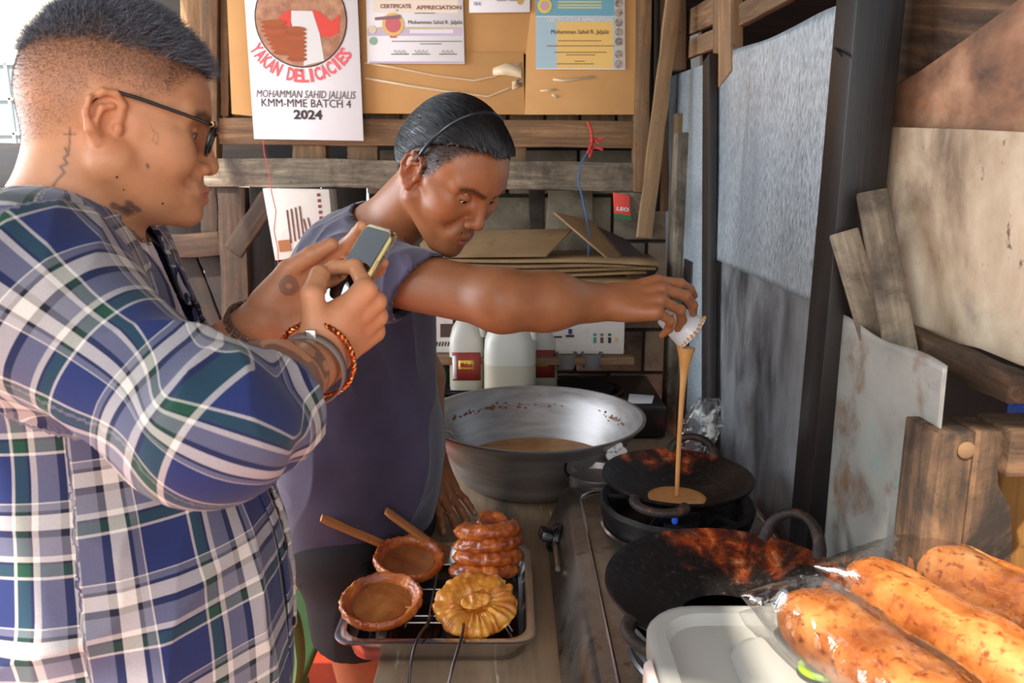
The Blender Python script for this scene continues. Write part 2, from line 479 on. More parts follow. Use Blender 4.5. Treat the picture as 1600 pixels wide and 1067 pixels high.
# ---- right wall: zinc sheets, battens, post, plywood and boards along the plane x = XR
wall_right = setting(build('wall_right', MB().box((1.35, 1.9, 1.3), (0.04, 3.4, 2.6)), MAT['dim_backdrop']))  # far dark sheet added as the darkness seen through the gaps
PR = wall_right
sheet('zinc_sheet', bx_([(1040, 122), (1110, 97), (1110, 720), (1040, 720)], XR + 0.01), 0.002, MAT['galv'], PR)
def warped(name, quad, mat, X, amp=0.008, nu=40, nv=40):
    a, b, c, d = [at_x(x, y, X) for x, y in quad]
    mb = MB()
    def fn(u, v):
        p = a.lerp(b, u).lerp(d.lerp(c, u), v)
        w = mnoise.noise(Vector((p.y * 2.6, p.z * 2.2, X * 9))) * amp + mnoise.noise(Vector((p.y * 7, p.z * 3, 4))) * amp * 0.25
        if v < 0.001: p = p + Vector((0, 0, 0.004 * math.sin(u * 9)))
        return (p.x + w, p.y, p.z)
    mb.grid(fn, nu, nv)
    return build(name, mb, mat, PR, solid=0.0016)
warped('zinc_sheet', [(1116, 92), (1330, 4), (1290, 478), (1112, 402)], MAT['galv'], XR)
warped('zinc_sheet', [(1113, 392), (1292, 468), (1262, 960), (1108, 760)], MAT['galv_soot'], XR + 0.012)
warped('zinc_sheet', [(1300, 486), (1478, 574), (1436, 1000), (1255, 940)], MAT['galv_rust'], 0.490, 0.003)
board('batten', at_x(1109, 90, XR - 0.012), at_x(1107, 740, XR - 0.012), (0, 1, 0), 0.07, 0.02, MAT['wood_dark'], PR, rough_edge=0.001)
# tall dark post
mb = MB()
mb.loft([[(0.458, 1.16, 0.70), (0.525, 1.16, 0.70), (0.525, 1.235, 0.70), (0.458, 1.235, 0.70)],
         [(0.466, 1.16, 1.5), (0.533, 1.16, 1.5), (0.533, 1.235, 1.5), (0.466, 1.235, 1.5)],
         [(0.474, 1.16, 2.32), (0.541, 1.16, 2.32), (0.541, 1.235, 2.32), (0.474, 1.235, 2.32)]])
build('post', mb, MAT['wood_dark_v'], PR, bevel=0.002)
nl = MB().tube([at_x(1305, 76, 0.468), at_x(1316, 88, 0.455)], 0.0018, 6)
build('nail', nl, MAT['black_iron'], PR)
# plywood behind the post
PA, PBk = (0.545, 1.16), (0.605, 0.90)
PA2, PB2 = (0.565, 1.16), (0.625, 0.90)
pw = sheet('plywood_panel', [at_v(x, y, PA, PBk) for x, y in [(1380, 198), (1500, 201), (1640, 208), (1640, 586), (1590, 570), (1530, 545), (1424, 520), (1374, 380)]], 0.012, MAT['plywood'], PR, bevel=0.002)
sheet('plywood_panel', [at_v(x, y, PA2, PB2) for x, y in [(1390, 140), (1440, 108), (1500, 66), (1560, 22), (1600, -8), (1700, -8), (1700, 260), (1385, 255)]], 0.010, MAT['plywood_burnt'], PR, bevel=0.002)
sheet('plywood_panel', [at_v(x, y, (0.585, 1.16), (0.645, 0.90)) for x, y in [(1380, -60), (1720, -60), (1720, 230), (1380, 230)]], 0.010, MAT['wood_end'], PR, bevel=0.002)
# end post that faces the photographer, charred along its right edge
cp = [(0.487, 0.868), (0.535, 0.868)]
mb = MB().loft([[(0.474, 0.862, z), (0.524, 0.862, z), (0.524, 0.925, z), (0.474, 0.925, z)] for z in (0.60, 0.85, 1.1, 1.262)])
build('post', mb, MAT['wood_end_v'], PR, bevel=0.003)
mb = MB(); rings = []
prof = [(0.60, 0.575), (0.80, 0.580), (0.86, 0.572), (0.92, 0.580), (0.99, 0.571), (1.03, 0.583), (1.09, 0.588), (1.135, 0.585), (1.17, 0.578), (1.19, 0.565), (1.20, 0.560), (1.262, 0.560)]
for z, x in prof: rings.append([(0.526, 0.866, z), (x, 0.866, z), (x, 0.925, z), (0.526, 0.925, z)])
mb.loft(rings)
build('post', mb, MAT['wood_end_v'], PR, bevel=0.003)
kb = MB().lathe([(0.0, 0.0), (0.009, 0.0), (0.010, 0.003), (0.006, 0.005), (0, 0.005)], 14)
build('knot', kb, MAT['wood'], PR, frame=Matrix.Translation(at_y(1508, 702, 0.862)) @ Matrix.Rotation(math.pi / 2, 4, 'X'))
board('beam', at_v(1418, 520, PA, PBk) + Vector((-0.02, 0, 0)), at_v(1600, 592, PA, PBk) + Vector((-0.035, -0.05, 0)), (0, 0, 1), 0.035, 0.03, MAT['wood_end'], PR, rough_edge=0.002)
mb = MB().loft([[(0.556, 0.85, z), (x, 0.85, z), (x, 0.92, z), (0.556, 0.92, z)] for z, x in ((1.212, 0.60), (1.225, 0.625), (1.25, 0.618), (1.268, 0.63))])
build('beam', mb, MAT['wood_end'], PR, bevel=0.004)
# slats high up, with daylight and darkness behind them
for (a, b, w) in (((1062, 44), (1122, 14), 0.07), ((1062, 84), (1122, 60), 0.05), ((1150, 30), (1250, -28), 0.05)):
    board('slat', at_x(*a, XR + 0.03), at_x(*b, XR + 0.03), (0, 0, 1), w, 0.02, MAT['wood'], PR, rough_edge=0.001)
board('post', at_x(1135, -120, XR + 0.015), at_x(1137, 130, XR + 0.015), (0, 1, 0), 0.16, 0.03, MAT['wood'], PR)
sheet('daylight_slit', [at_x(x, y, 0.62) for x, y in [(1076, 20), (1090, 14), (1094, 112), (1080, 116)]], 0.01, MAT['pale_wall'], PR)  # bright slit of daylight painted as a pale sheet
board('plank', (0.5, 2.42, 0.2), (0.5, 2.42, 1.66), (0, 1, 0), 0.07, 0.04, MAT['wood_grey'], PR, rough_edge=0.002)
board('plank', (0.505, 2.50, 0.2), (0.505, 2.50, 1.72), (0, 1, 0), 0.05, 0.03, MAT['wood'], PR, rough_edge=0.002)
board('plank', (0.515, 2.30, 0.2), (0.515, 2.30, 1.30), (0, 1, 0), 0.10, 0.02, MAT['wood_dark'], PR, rough_edge=0.002)

# ---- outside, left: a pale house with a barred window
house = thing('house', 'overexposed pale house with a gridded window seen beyond the open left side', 'house', (-3.6, 6.2, 0))
build('wall', MB().box((-3.9, 6.3, 1.5), (5.0, 0.2, 3.4)), MAT['pale_wall'], house)
winpane = plain('pale window glass', (170, 186, 196), 0.2)
wv = MB().box((-3.72, 6.19, 1.95), (0.62, 0.02, 0.75))
wnd = build('window', wv, winpane, house)
g = MB()
for i in range(5): g.box((-4.03 + 0.155 * i, 6.17, 1.95), (0.018, 0.018, 0.75))
for i in range(4): g.box((-3.72, 6.17, 1.575 + 0.25 * i), (0.62, 0.018, 0.018))
build('grille', g, MAT['white_plastic'], wnd)

# ================================================================== things on and before the back wall
def rect_y(x0, y0, x1, y1): return [(x0, y0), (x1, y0), (x1, y1), (x0, y1)]
def text_mesh(body, size, bold=False):
    cu = bpy.data.curves.new('lettering', 'FONT'); cu.body = body; cu.size = size
    cu.align_x = 'CENTER'; cu.align_y = 'CENTER'; cu.extrude = 0.0003; cu.offset = size * (0.035 if bold else 0)
    cu.resolution_u = 2
    o = bpy.data.objects.new('tmp', cu); COL.objects.link(o)
    dg = bpy.context.evaluated_depsgraph_get(); dg.update()
    me = bpy.data.meshes.new_from_object(o.evaluated_get(dg))
    bpy.data.objects.remove(o)
    return me
def lettering(body, size, M, mat, parent, fit=None, bold=False, shear=0.0, name='lettering'):
    me = text_mesh(body, size, bold)
    vs = np.array([v.co for v in me.vertices])
    if fit is not None:
        k = fit / max(1e-6, vs[:, 0].max() - vs[:, 0].min())
        me.transform(Matrix.Diagonal((k, 1, 1, 1)))
    if shear: me.transform(Matrix(((1, shear, 0, 0), (0, 1, 0, 0), (0, 0, 1, 0), (0, 0, 0, 1))))
    me.materials.clear(); me.materials.append(mat)
    o = bpy.data.objects.new(name, me); COL.objects.link(o)
    if parent: o.parent = parent; o.matrix_basis = world_of(parent).inverted() @ M
    else: o.matrix_basis = M
    return o
def face_frame(p, xdir, updir):
    x = Vector(xdir).normalized(); y = Vector(updir); y = (y - x * y.dot(x)).normalized(); z = x.cross(y)
    M = Matrix((x, y, z)).transposed().to_4x4(); M.translation = p
    return M
def blob(name, poly2, M, mat, parent, t=0.0004):
    """flat printed shape, outline in the frame M"""
    mb = MB().prism([Vector((x, y, 0)) for x, y in poly2], (0, 0, t))
    return build(name, mb, mat, parent, frame=M, smooth=False)
def circ(cx, cy, r, n=40, a0=0, a1=2 * math.pi): return [(cx + r * math.cos(a0 + (a1 - a0) * i / n), cy + r * math.sin(a0 + (a1 - a0) * i / n)) for i in range(n if a1 - a0 > 6.2 else n + 1)]

# cardboard sheets nailed over the planks
YC = 2.522
def cardb(label, pts, Y, mat='cardboard'):
    o = sheet('cardboard_sheet', by(pts, Y), 0.005, MAT[mat], bevel=0.0006)
    return tag(o, label, 'cardboard', 'cardboard sheets nailed to the back wall')
c1 = cardb('narrow upright cardboard strip behind the left edge of the white poster', [(352, -60), (400, -60), (400, 182), (362, 178)], YC)
c2 = cardb('wide low cardboard sheet with pale tape scars left of the seam below the certificates', [(564, 84), (818, 82), (820, 179), (564, 177)], YC - 0.004)
c3 = cardb('right-hand cardboard sheet behind the blue and orange certificate', [(822, 80), (838, -60), (996, -60), (991, 179), (820, 179)], YC - 0.008)
c4 = cardb('upper cardboard sheet between the two framed-looking certificates', [(560, -60), (842, -60), (840, 84), (560, 86)], YC)
def scar(pts, Y, w, parent):
    mb = MB(); P = [at_y(x, y, Y) for x, y in pts]
    n = len(P); vs = []
    for i, p in enumerate(P):
        ww = w * (0.6 + 0.6 * random.random())
        vs += [p + Vector((0, 0, ww)), p - Vector((0, 0, ww))]
    mb.add(vs, [(2 * i, 2 * i + 1, 2 * i + 3, 2 * i + 2) for i in range(n - 1)])
    build('tape_scar', mb, MAT['tape'], parent, solid=0.0004)
scar([(570, 98), (620, 106), (680, 118), (740, 126), (772, 120), (800, 104), (814, 98)], YC - 0.0095, 0.003, c2)
scar([(570, 122), (640, 134), (700, 143), (762, 151), (790, 140), (806, 134)], YC - 0.0095, 0.003, c2)
scar([(770, 112), (790, 108), (814, 112), (816, 128), (800, 134)], YC - 0.0096, 0.016, c2)
scar([(864, 124), (880, 126), (928, 120)], YC - 0.0135, 0.003, c3)
scar([(844, 142), (868, 140)], YC - 0.0135, 0.003, c3)
scar([(862, 148), (872, 152)], YC - 0.0135, 0.003, c3)

# white poster
TL, TR, BR, BL = (378, -60), (556, -60), (568, 220), (397, 217)
YP = 2.49
o = sheet('poster', by([TL, TR, BR, BL], YP), 0.003, MAT['paper'], bevel=0.0003)
poster = tag(o, 'white poster with a round food logo and black lettering hanging on the cardboard', 'poster')
fx = (at_y(566, 190, YP) - at_y(397, 187, YP)).normalized()
def pf(px, py, d=0.0012): 
    return face_frame(at_y(px, py, YP - d), fx, (0, 0.0, 1))
grey = plain('grey print', (92, 88, 92), 0.6)
px2m = (at_y(566, 150, YP) - at_y(466, 150, YP)).length / 100
lettering('MOHAMMAN SAHID JALJALIS', 16.5 * px2m, pf(478, 148), grey, poster, fit=154 * px2m, shear=0.15)
lettering('KMM-MME BATCH 4', 17.5 * px2m, pf(478, 162), MAT['ink'], poster, fit=140 * px2m)
lettering('2024', 19 * px2m, pf(481, 180), MAT['ink'], poster, fit=45 * px2m, bold=True)
# round logo: brown photo disc with a pile of pastries (the cartoon cook is left out)
LM = pf(470, 30)
blob('logo_ring', circ(0, 0, 71 * px2m), LM, MAT['ink'], poster)
LM2 = pf(470, 30, 0.0020)
blob('logo_disc', circ(0, 0, 69 * px2m), LM2, speckled('logo photo', [(0.3, (150, 96, 72)), (0.7, (206, 158, 124))], 30, bmp=0), poster)
LM3 = pf(470, 30, 0.0026)
blob('logo_apron', [(x * px2m, y * px2m) for x, y in [(2, -68), (34, -60), (28, -20), (18, 12), (-14, 12), (-16, -22), (4, -30)]], LM3, MAT['white_plastic'], poster)
blob('logo_shirt', [(x * px2m, y * px2m) for x, y in [(-46, -10), (-24, 10), (-16, 14), (-14, -12)]], LM3, MAT['red'], poster)
blob('logo_shirt', [(x * px2m, y * px2m) for x, y in [(18, 14), (28, 12), (46, -2), (60, 8), (58, -18), (44, -26), (30, -24)]], LM3, MAT['red'], poster)
for i in range(8):
    y = -58 + i * 6.2
    for k, cx in enumerate((-42 - min(0, 0), -8)):
        ww = 20 if k == 0 else 16
        yy = y + (9 if k == 0 else 0); xs = cx + (max(0, 5 - i) * 3.4 if k == 0 else 0)
        blob('logo_pastry', [(px2m * (xs + ww * math.cos(a)), px2m * (yy + 4.2 * math.sin(a))) for a in np.linspace(0, 2 * math.pi, 14)[:-1]],
             pf(470, 30, 0.0030 + 0.0002 * i), plain('logo pastry', (164 + 6 * (i % 3), 84 + 7 * (i % 2), 48), 0.7), poster, 0.0002)
word = 'YAKAN DELICACIES'
for i, ch in enumerate(word):
    if ch == ' ': continue
    a = math.radians(-90 - 58 + 112 * i / (len(word) - 1))
    R = 84 * px2m
    M = pf(470, 30, 0.0012) @ Matrix.Translation((R * math.cos(a), R * math.sin(a), 0)) @ Matrix.Rotation(a + math.pi / 2, 4, 'Z')
    lettering(ch, 27 * px2m, M, MAT['pinkred'], poster, fit=11.5 * px2m if ch != 'I' else 5 * px2m, bold=True)

# certificates
def cert(label, pts, Y, stripes):
    o = sheet('certificate', by(pts, Y), 0.0015, MAT['paper'], bevel=0.0002)
    tag(o, label, 'certificate', 'certificates on the cardboard')
    for (pp, col, d) in stripes:
        sheet('print', by(pp, Y - d), 0.0002, plain('print', col, 0.35), o, bevel=0)
    return o
YQ = 2.505
cA = cert('white certificate with a purple band and round pink emblem next to the poster', [(571, -50), (722, -50), (726, 100), (574, 99)], YQ,
          [(rect_y(574, 44, 722, 56), (206, 190, 214), 0.0004), (rect_y(590, 42, 720, 45), (216, 196, 150), 0.0006), (rect_y(640, 46, 708, 52), (238, 236, 244), 0.0007),
           (rect_y(577, 96, 724, 99), (196, 180, 200), 0.0005), (rect_y(583, -50, 716, 20), (248, 232, 216), 0.0003)])
def cf(px, py, d): return face_frame(at_y(px, py, YQ - d), (1, 0, 0), (0, 0, 1))
q = (at_y(700, 60, YQ) - at_y(600, 60, YQ)).length / 100
lettering('CERTIFICATE', 8 * q, cf(618, 10, 0.001), plain('brown print', (150, 110, 92), 0.6), cA, fit=48 * q, bold=True)
lettering('APPRECIATION', 8 * q, cf(686, 12, 0.001), plain('brown print', (150, 110, 92), 0.6), cA, fit=70 * q, bold=True)
lettering('Mohamman Sahid R. Jaljalis', 8 * q, cf(680, 35, 0.001), MAT['ink'], cA, fit=84 * q)
lettering('of', 4 * q, cf(620, 16, 0.001), MAT['ink'], cA)
for y, x0, x1 in ((20, 648, 680), (64, 612, 722), (68, 656, 690)):
    sheet('print', by(rect_y(x0, y, x1, y + 1.2), YQ - 0.0008), 0.0002, grey, cA, bevel=0)
for x in (625, 658, 700):
    lettering('signature', 3, cf(x, 82, 0.001), grey, cA, fit=24 * q) if False else None
    sheet('print', by(rect_y(x - 14, 84, x + 14, 85.4), YQ - 0.0008), 0.0002, grey, cA, bevel=0)
    mb = MB().tube([at_y(x - 10 + k * 2.2, 81 + 3 * math.sin(k * 2.1 + x), YQ - 0.001) for k in range(10)], 0.0006, 4)
    build('signature', mb, MAT['ink'], cA)
blob('emblem', circ(0, 0, 17 * q), cf(614, 38, 0.0010), plain('emblem gold', (236, 196, 120), 0.5), cA)
blob('emblem', circ(0, 0, 12 * q), cf(614, 38, 0.0016), plain('emblem pink', (214, 110, 120), 0.5), cA)
blob('emblem', [(x * q, y * q) for x, y in [(-28, 6), (12, 8), (12, 14), (-28, 10)]], cf(614, 38, 0.0020), plain('emblem ribbon', (150, 110, 116), 0.5), cA)
blob('emblem', [(x * q, y * q) for x, y in [(-7, -10), (7, -10), (5, -20), (-5, -20)]], cf(614, 38, 0.0008), plain('emblem red', (224, 110, 96), 0.5), cA)
blob('emblem', circ(0, 0, 6 * q), cf(582, 46, 0.0012), plain('emblem cream', (236, 220, 190), 0.5), cA)
blob('emblem', circ(0, 0, 6 * q), cf(583, 64, 0.0012), plain('emblem green', (150, 190, 160), 0.5), cA)

cB = cert('blue and orange certificate with a photo strip along its right edge', [(837, -40), (976, -40), (977, 109), (838, 108)], YQ,
          [(rect_y(837, 26, 960, 107), (172, 200, 214), 0.0003), (rect_y(837, -40, 962, 25), (112, 170, 190), 0.0004), (rect_y(870, 34, 958, 107), (240, 196, 110), 0.0005), (rect_y(960, -40, 976, 108), (190, 190, 178), 0.0005)])
lettering('CERTIFICATE OF APPRECIATION', 7.5 * q, cf(906, 31, 0.001), MAT['white_plastic'], cB, fit=102 * q, bold=True)
lettering('Mohamman Sahid R. Jaljalis', 9 * q, cf(906, 50, 0.001), MAT['ink'], cB, fit=90 * q)
brn = plain('small print', (150, 120, 70), 0.6)
for y, x0, x1 in ((63, 872, 940), (71, 854, 960), (81, 866, 948), (85, 884, 930), (95, 898, 914), (99, 870, 928)):
    sheet('print', by(rect_y(x0, y, x1, y + 1.5), YQ - 0.0009), 0.0002, brn, cB, bevel=0)
for y in (2, 7, 11):
    sheet('print', by(rect_y(872, y, 940, y + 2), YQ - 0.0009), 0.0002, plain('yellow print', (226, 214, 130), 0.6), cB, bevel=0)
blob('emblem', circ(0, 0, 11 * q), cf(851, 9, 0.0010), plain('emblem yellow', (236, 206, 96), 0.5), cB)
blob('emblem', circ(0, 0, 7 * q), cf(851, 9, 0.0016), plain('emblem rose', (206, 170, 170), 0.5), cB)
for y in (5, 20, 35, 50, 65, 85, 100):
    blob('photo', circ(0, 0, 6.5 * q, 8), cf(967, y, 0.0010), speckled('photo print', [(0.35, (96, 80, 70)), (0.65, (196, 170, 160))], 90, bmp=0), cB)
cC = cert('white paper certificate cut off by the top of the picture between two others', [(733, -60), (828, -60), (828, 19), (733, 20)], YQ, [])
lettering('Good Vibes', 6 * q, cf(792, 0, 0.001), grey, cC, fit=32 * q)
blob('emblem', circ(0, 0, 5 * q), cf(813, 2, 0.0012), plain('emblem mustard', (196, 160, 90), 0.5), cC)
lettering('SILK', 7 * q, cf(746, 6, 0.001), plain('blue print', (90, 110, 190), 0.6), cC, fit=12 * q)

# strings
def cord(name, label, pts, r, mat, cat='string'):
    o = build(name, MB().tube(pts, r, 6), mat); return tag(o, label, cat)
cord('red_thread', 'thin red thread hanging from the poster down the left framing', [at_y(x, y, 2.47) for x, y in [(411, 218), (413, 240), (419, 262), (424, 300), (431, 330), (428, 360), (434, 390), (436, 440), (436, 480)]], 0.0012, MAT['red'])
cord('blue_string', 'blue string hanging down from the nail under the cardboard', [at_y(x, y, Y) for x, y, Y in [(921, 232, 2.48), (906, 258, 2.48), (903, 282, 2.47), (910, 310, 2.46), (917, 345, 2.44), (921, 370, 2.42), (918, 410, 2.40), (917, 440, 2.39)]], 0.0022, plain('blue string', (52, 104, 164), 0.5))
kn = MB()
for a, b in (((918, 190), (925, 222)), ((925, 222), (943, 216)), ((920, 232), (942, 234)), ((926, 214), (918, 240)), ((924, 226), (921, 246)), ((922, 220), (936, 224))):
    A, B = at_y(*a, 2.49), at_y(*b, 2.475); Mi = (A + B) / 2 + Vector((0.004, -0.006, 0.004))
    kn.tube([A, Mi, B], 0.004, 6)
tag(build('red_rag', kn, plain('red rag', (196, 56, 50), 0.7)), 'knotted red plastic rag tied to the nail on the lower plank', 'rag')

# leaning stick in the corner
o = board('leaning_stick', at_y(1057, -40, 2.40), at_y(1006, 372, 2.30), (1, 0, 0), 0.042, 0.02, MAT['wood_light'], rough_edge=0.003)
tag(o, 'long pale splintered stick leaning in the corner beside the zinc wall', 'stick')
# red sachet
sa = sheet('sachet', by([(958, 300), (984, 306), (986, 345), (960, 341)], 2.50), 0.006, MAT['red'], bevel=0.002)
tag(sa, 'small red and green sachet hanging under the corner gusset', 'sachet')
sheet('print', by([(960, 333), (986, 337), (986, 345), (960, 341)], 2.497), 0.001, plain('green print', (40, 110, 70), 0.5), sa, bevel=0)
lettering('LEO', 8 * q, face_frame(at_y(973, 327, 2.4955), (1, 0, -0.1), (0, 0, 1)), MAT['white_plastic'], sa, fit=20 * q, bold=True)

# ---- shelf, cartons and flattened boxes
shelf = thing('shelf', 'dark wooden shelf along the block wall carrying cartons', 'shelf', (0.05, 2.45, 0))
board('shelf_board', (-0.62, 2.46, 1.003), (0.36, 2.46, 1.003), (0, 1, 0), 0.34, 0.022, MAT['wood'], shelf)
for x in (-0.58, 0.33): board('bracket', (x, 2.60, 0.93), (x, 2.60, 0.99), (1, 0, 0), 0.04, 0.03, MAT['wood_dark'], shelf)
carton_white = speckled('white carton', [(0.3, (214, 204, 194)), (0.7, (234, 226, 216))], 8, bmp=0.05, fine=(5, (186, 168, 150), 0.6, 0.75))
def carton(label, x0, x1, y0, y1, Yf, zb, h, marks):
    a = at_y(x0, y1, Yf); b = at_y(x1, y1, Yf)
    mb = MB().box(((a.x + b.x) / 2, Yf + 0.13, zb + h / 2), (b.x - a.x, 0.26, h))
    o = build('carton', mb, carton_white, bevel=0.002)
    tag(o, label, 'carton', 'white cartons on the shelf')
    for pp, col in marks: sheet('print', by(pp, Yf - 0.001), 0.0004, plain('print', col, 0.6), o, bevel=0)
    return o
K1 = (40, 44, 44)
ct = carton('white carton with a row of coloured squares behind the outstretched arm', 856, 975, 450, 545, 2.33, 1.016, 0.18,
       [(rect_y(927, 527, 932, 536), (60, 150, 140)), (rect_y(938, 527, 943, 536), (110, 50, 44)), (rect_y(950, 527, 955, 536), K1), (rect_y(961, 527, 966, 536), (220, 190, 110)),
        (rect_y(927, 521, 932, 525), (80, 140, 130)), (rect_y(938, 521, 943, 525), (140, 100, 96)), (rect_y(950, 521, 955, 525), (60, 80, 60)),
        (rect_y(863, 525, 878, 528), K1), (rect_y(884, 523, 897, 527), K1), (rect_y(888, 514, 894, 522), (30, 60, 120))])
carton('white carton with a dark scissors square partly hidden by the purple shirt', 560, 708, 450, 546, 2.35, 1.016, 0.18,
       [(rect_y(688, 506, 708, 527), (70, 48, 42))] + [([(671 + 4.6 * i, 541), (673 + 4.6 * i, 534), (675.5 + 4.6 * i, 534), (673.5 + 4.6 * i, 541)], K1) for i in range(8)])
lc = sheet('carton', by([(410, 294), (514, 296), (524, 398), (430, 407)], 2.47), 0.10, carton_white, bevel=0.002)
tag(lc, 'tilted white printed box behind the purple shirt with a brown mascot-like stamp', 'carton', 'white cartons on the shelf')
lc['label'] = 'tilted white box with rows of brown print hanging left of the cook'
bp = plain('brown box print', (110, 66, 52), 0.6)
for i in range(6):
    x = 447 + 6.5 * i
    sheet('print', by([(x, 328 - 2 * i + 22 * (i > 3)), (x + 2.5, 328 - 2 * i + 22 * (i > 3)), (x + 9, 380 - 3 * i), (x + 6.5, 380 - 3 * i)], 2.468), 0.0004, bp, lc, bevel=0)
sheet('print', by([(434, 376), (452, 374), (455, 392), (437, 394)], 2.468), 0.0004, plain('orange stamp', (176, 112, 66), 0.6), lc, bevel=0)
for i in range(5): sheet('print', by(rect_y(495 + i, 302 + 9 * i, 500 + i, 307 + 9 * i), 2.468), 0.0004, plain('red brown print', (130, 50, 46), 0.6), lc, bevel=0)

# flattened cardboard on top of the cartons
random.seed(11)
zt = 1.200
for i in range(9):
    t = 0.006 + 0.003 * random.random()
    w = random.uniform(0.62, 0.80); d = random.uniform(0.26, 0.32)
    a = random.uniform(-0.10, 0.10); xo = random.uniform(-0.03, 0.03) + 0.02
    fr = Matrix.Translation((xo, 2.44, zt + t / 2)) @ Matrix.Rotation(a, 4, 'Z') @ Matrix.Rotation(random.uniform(-0.015, 0.03), 4, 'Y')
    mb = MB().grid(lambda u, v: ((u - 0.5) * w, (v - 0.5) * d, 0.004 * math.sin(u * 9 + i) * u), 14, 2)
    o = build('flattened_box', mb, MAT['cardboard_dim'], frame=fr, solid=t * 0.8)
    tag(o, 'flattened brown cardboard box, ' + ('lowest', 'second from the bottom', 'third from the bottom', 'fourth from the bottom', 'middle one', 'fifth from the top', 'fourth from the top', 'third from the top', 'second from the top')[i] + ' of the pile', 'cardboard', 'flattened boxes piled on the shelf')
    zt += t + 0.004
o = sheet('flattened_box', [Vector((-0.30, 2.34, zt + 0.004)), Vector((0.10, 2.32, zt + 0.010)), Vector((0.19, 2.50, zt + 0.075)), Vector((-0.26, 2.54, zt + 0.06))], 0.006, MAT['cardboard_dim'])
tag(o, 'topmost flattened cardboard box with a taped edge below the face of the cook', 'cardboard', 'flattened boxes piled on the shelf')
o = sheet('flattened_box', [at_y(866, 331, 2.42), at_y(930, 345, 2.52), at_y(1034, 436, 2.50), at_y(1000, 446, 2.36)], 0.006, MAT['cardboard_dim'])
tag(o, 'cardboard flap with a white edge leaning diagonally at the end of the pile', 'cardboard')
o = sheet('flattened_box', [at_y(930, 352, 2.50), at_y(975, 372, 2.54), at_y(1030, 420, 2.50), at_y(1012, 436, 2.42)], 0.02, plain('brown glossy board', (78, 62, 58), 0.35))
tag(o, 'dark glossy brown folded carton leaning beside the zinc wall', 'carton')

# ================================================================== table, stove, pans, food
ZT = 0.80
table = thing('table', 'long greasy wooden work table under the basin and stove', 'table', (0.13, 1.6, 0))
build('tabletop', MB().box((0.130, 1.60, ZT - 0.0175), (0.678, 2.02, 0.035)), MAT['table_wood'], table, bevel=0.004)
for x, y in ((-0.17, 0.66), (0.43, 0.66), (-0.17, 2.54), (0.43, 2.54)):
    board('leg', (x, y, 0), (x, y, ZT - 0.036), (1, 0, 0), 0.06, 0.06, MAT['wood'], table)
board('apron', (-0.19, 0.62, ZT - 0.075), (-0.19, 2.58, ZT - 0.075), (0, 0, 1), 0.07, 0.02, MAT['wood'], table)
board('apron', (-0.18, 0.61, ZT - 0.075), (0.46, 0.61, ZT - 0.075), (0, 0, 1), 0.07, 0.02, MAT['wood'], table)

# ---- gas stove
def wok_mat(name, rust_dir, zlo, zhi):
    """black seasoned iron with burnt-on orange crust along one side of the bowl"""
    m, nt, b = new_mat(name)
    tc = nt.nodes.new('ShaderNodeTexCoord'); v = tc.outputs['Object']
    n1 = noise(nt, v, 34, 8, 0.7, 0.4); n2 = noise(nt, v, 120, 5, 0.6); n3 = noise(nt, v, 12, 6, 0.6)
    base = ramp(nt, n2, [(0.35, (13, 11, 11)), (0.6, (34, 28, 27)), (0.74, (86, 72, 66))])
    crust = ramp(nt, n1, [(0.30, (30, 12, 8)), (0.44, (104, 36, 15)), (0.56, (192, 84, 30)), (0.68, (226, 168, 124))])
    dot = N(nt, 'ShaderNodeVectorMath', operation='DOT_PRODUCT'); dot.inputs[1].default_value = rust_dir
    nt.links.new(v, dot.inputs[0])
    mr = N(nt, 'ShaderNodeMapRange'); nt.links.new(dot.outputs['Value'], mr.inputs['Value'])
    mr.inputs['From Min'].default_value = zlo; mr.inputs['From Max'].default_value = zhi
    mr.inputs['To Min'].default_value = -0.30; mr.inputs['To Max'].default_value = 0.16
    ad = N(nt, 'ShaderNodeMath', operation='ADD'); nt.links.new(mr.outputs[0], ad.inputs[0]); nt.links.new(n3, ad.inputs[1])
    k = ramp(nt, ad.outputs[0], [(0.46, (0, 0, 0, 1)), (0.62, (1, 1, 1, 1))])
    n4 = noise(nt, v, 26, 4, 0.5)
    k3 = ramp(nt, n4, [(0.42, (0.15, 0.15, 0.15, 1)), (0.6, (1, 1, 1, 1))])
    k = mixc(nt, 1.0, k, k3, 'MULTIPLY')
    c = mixc(nt, k, base, crust)
    nt.links.new(c, b.inputs['Base Color']); b.inputs['Roughness'].default_value = 0.38; b.inputs['Metallic'].default_value = 0.25
    bump(nt, b, n2, 0.5, 0.0015)
    return m
SX0, SX1, SY0, SY1, SZ = 0.105, 0.485, 0.78, 1.575, 0.905
stove = thing('gas_stove', 'greasy steel two-burner gas stove with black knobs on its left side', 'stove', (0.29, 1.18, ZT))
mb = MB()
pf_ = [(SX0 - 0.035, ZT + 0.012), (SX1, ZT + 0.012), (SX1, SZ), (SX0 + 0.012, SZ), (SX0, SZ - 0.008)]
mb.loft([[(x, y, z) for x, z in pf_] for y in np.linspace(SY0, SY1, 8)])
build('body', mb, MAT['stove_steel'], stove, bevel=0.006, seg=3)
rr = []
def rrect(x0, x1, y0, y1, r, z, n=6):
    out = []
    for cx, cy, a0 in ((x1 - r, y1 - r, 0), (x0 + r, y1 - r, 90), (x0 + r, y0 + r, 180), (x1 - r, y0 + r, 270)):
        for i in range(n + 1):
            a = math.radians(a0 + 90 * i / n); out.append((cx + r * math.cos(a), cy + r * math.sin(a), z))
    return out
build('top_bead', MB().tube(rrect(SX0 + 0.032, SX1 - 0.012, SY0 + 0.05, SY1 - 0.03, 0.045, SZ + 0.0005), 0.0035, 8, closed=True), MAT['steel'], stove)
burners = [(0.303, 1.385), (0.296, 0.985)]
WOKZ = 0.955
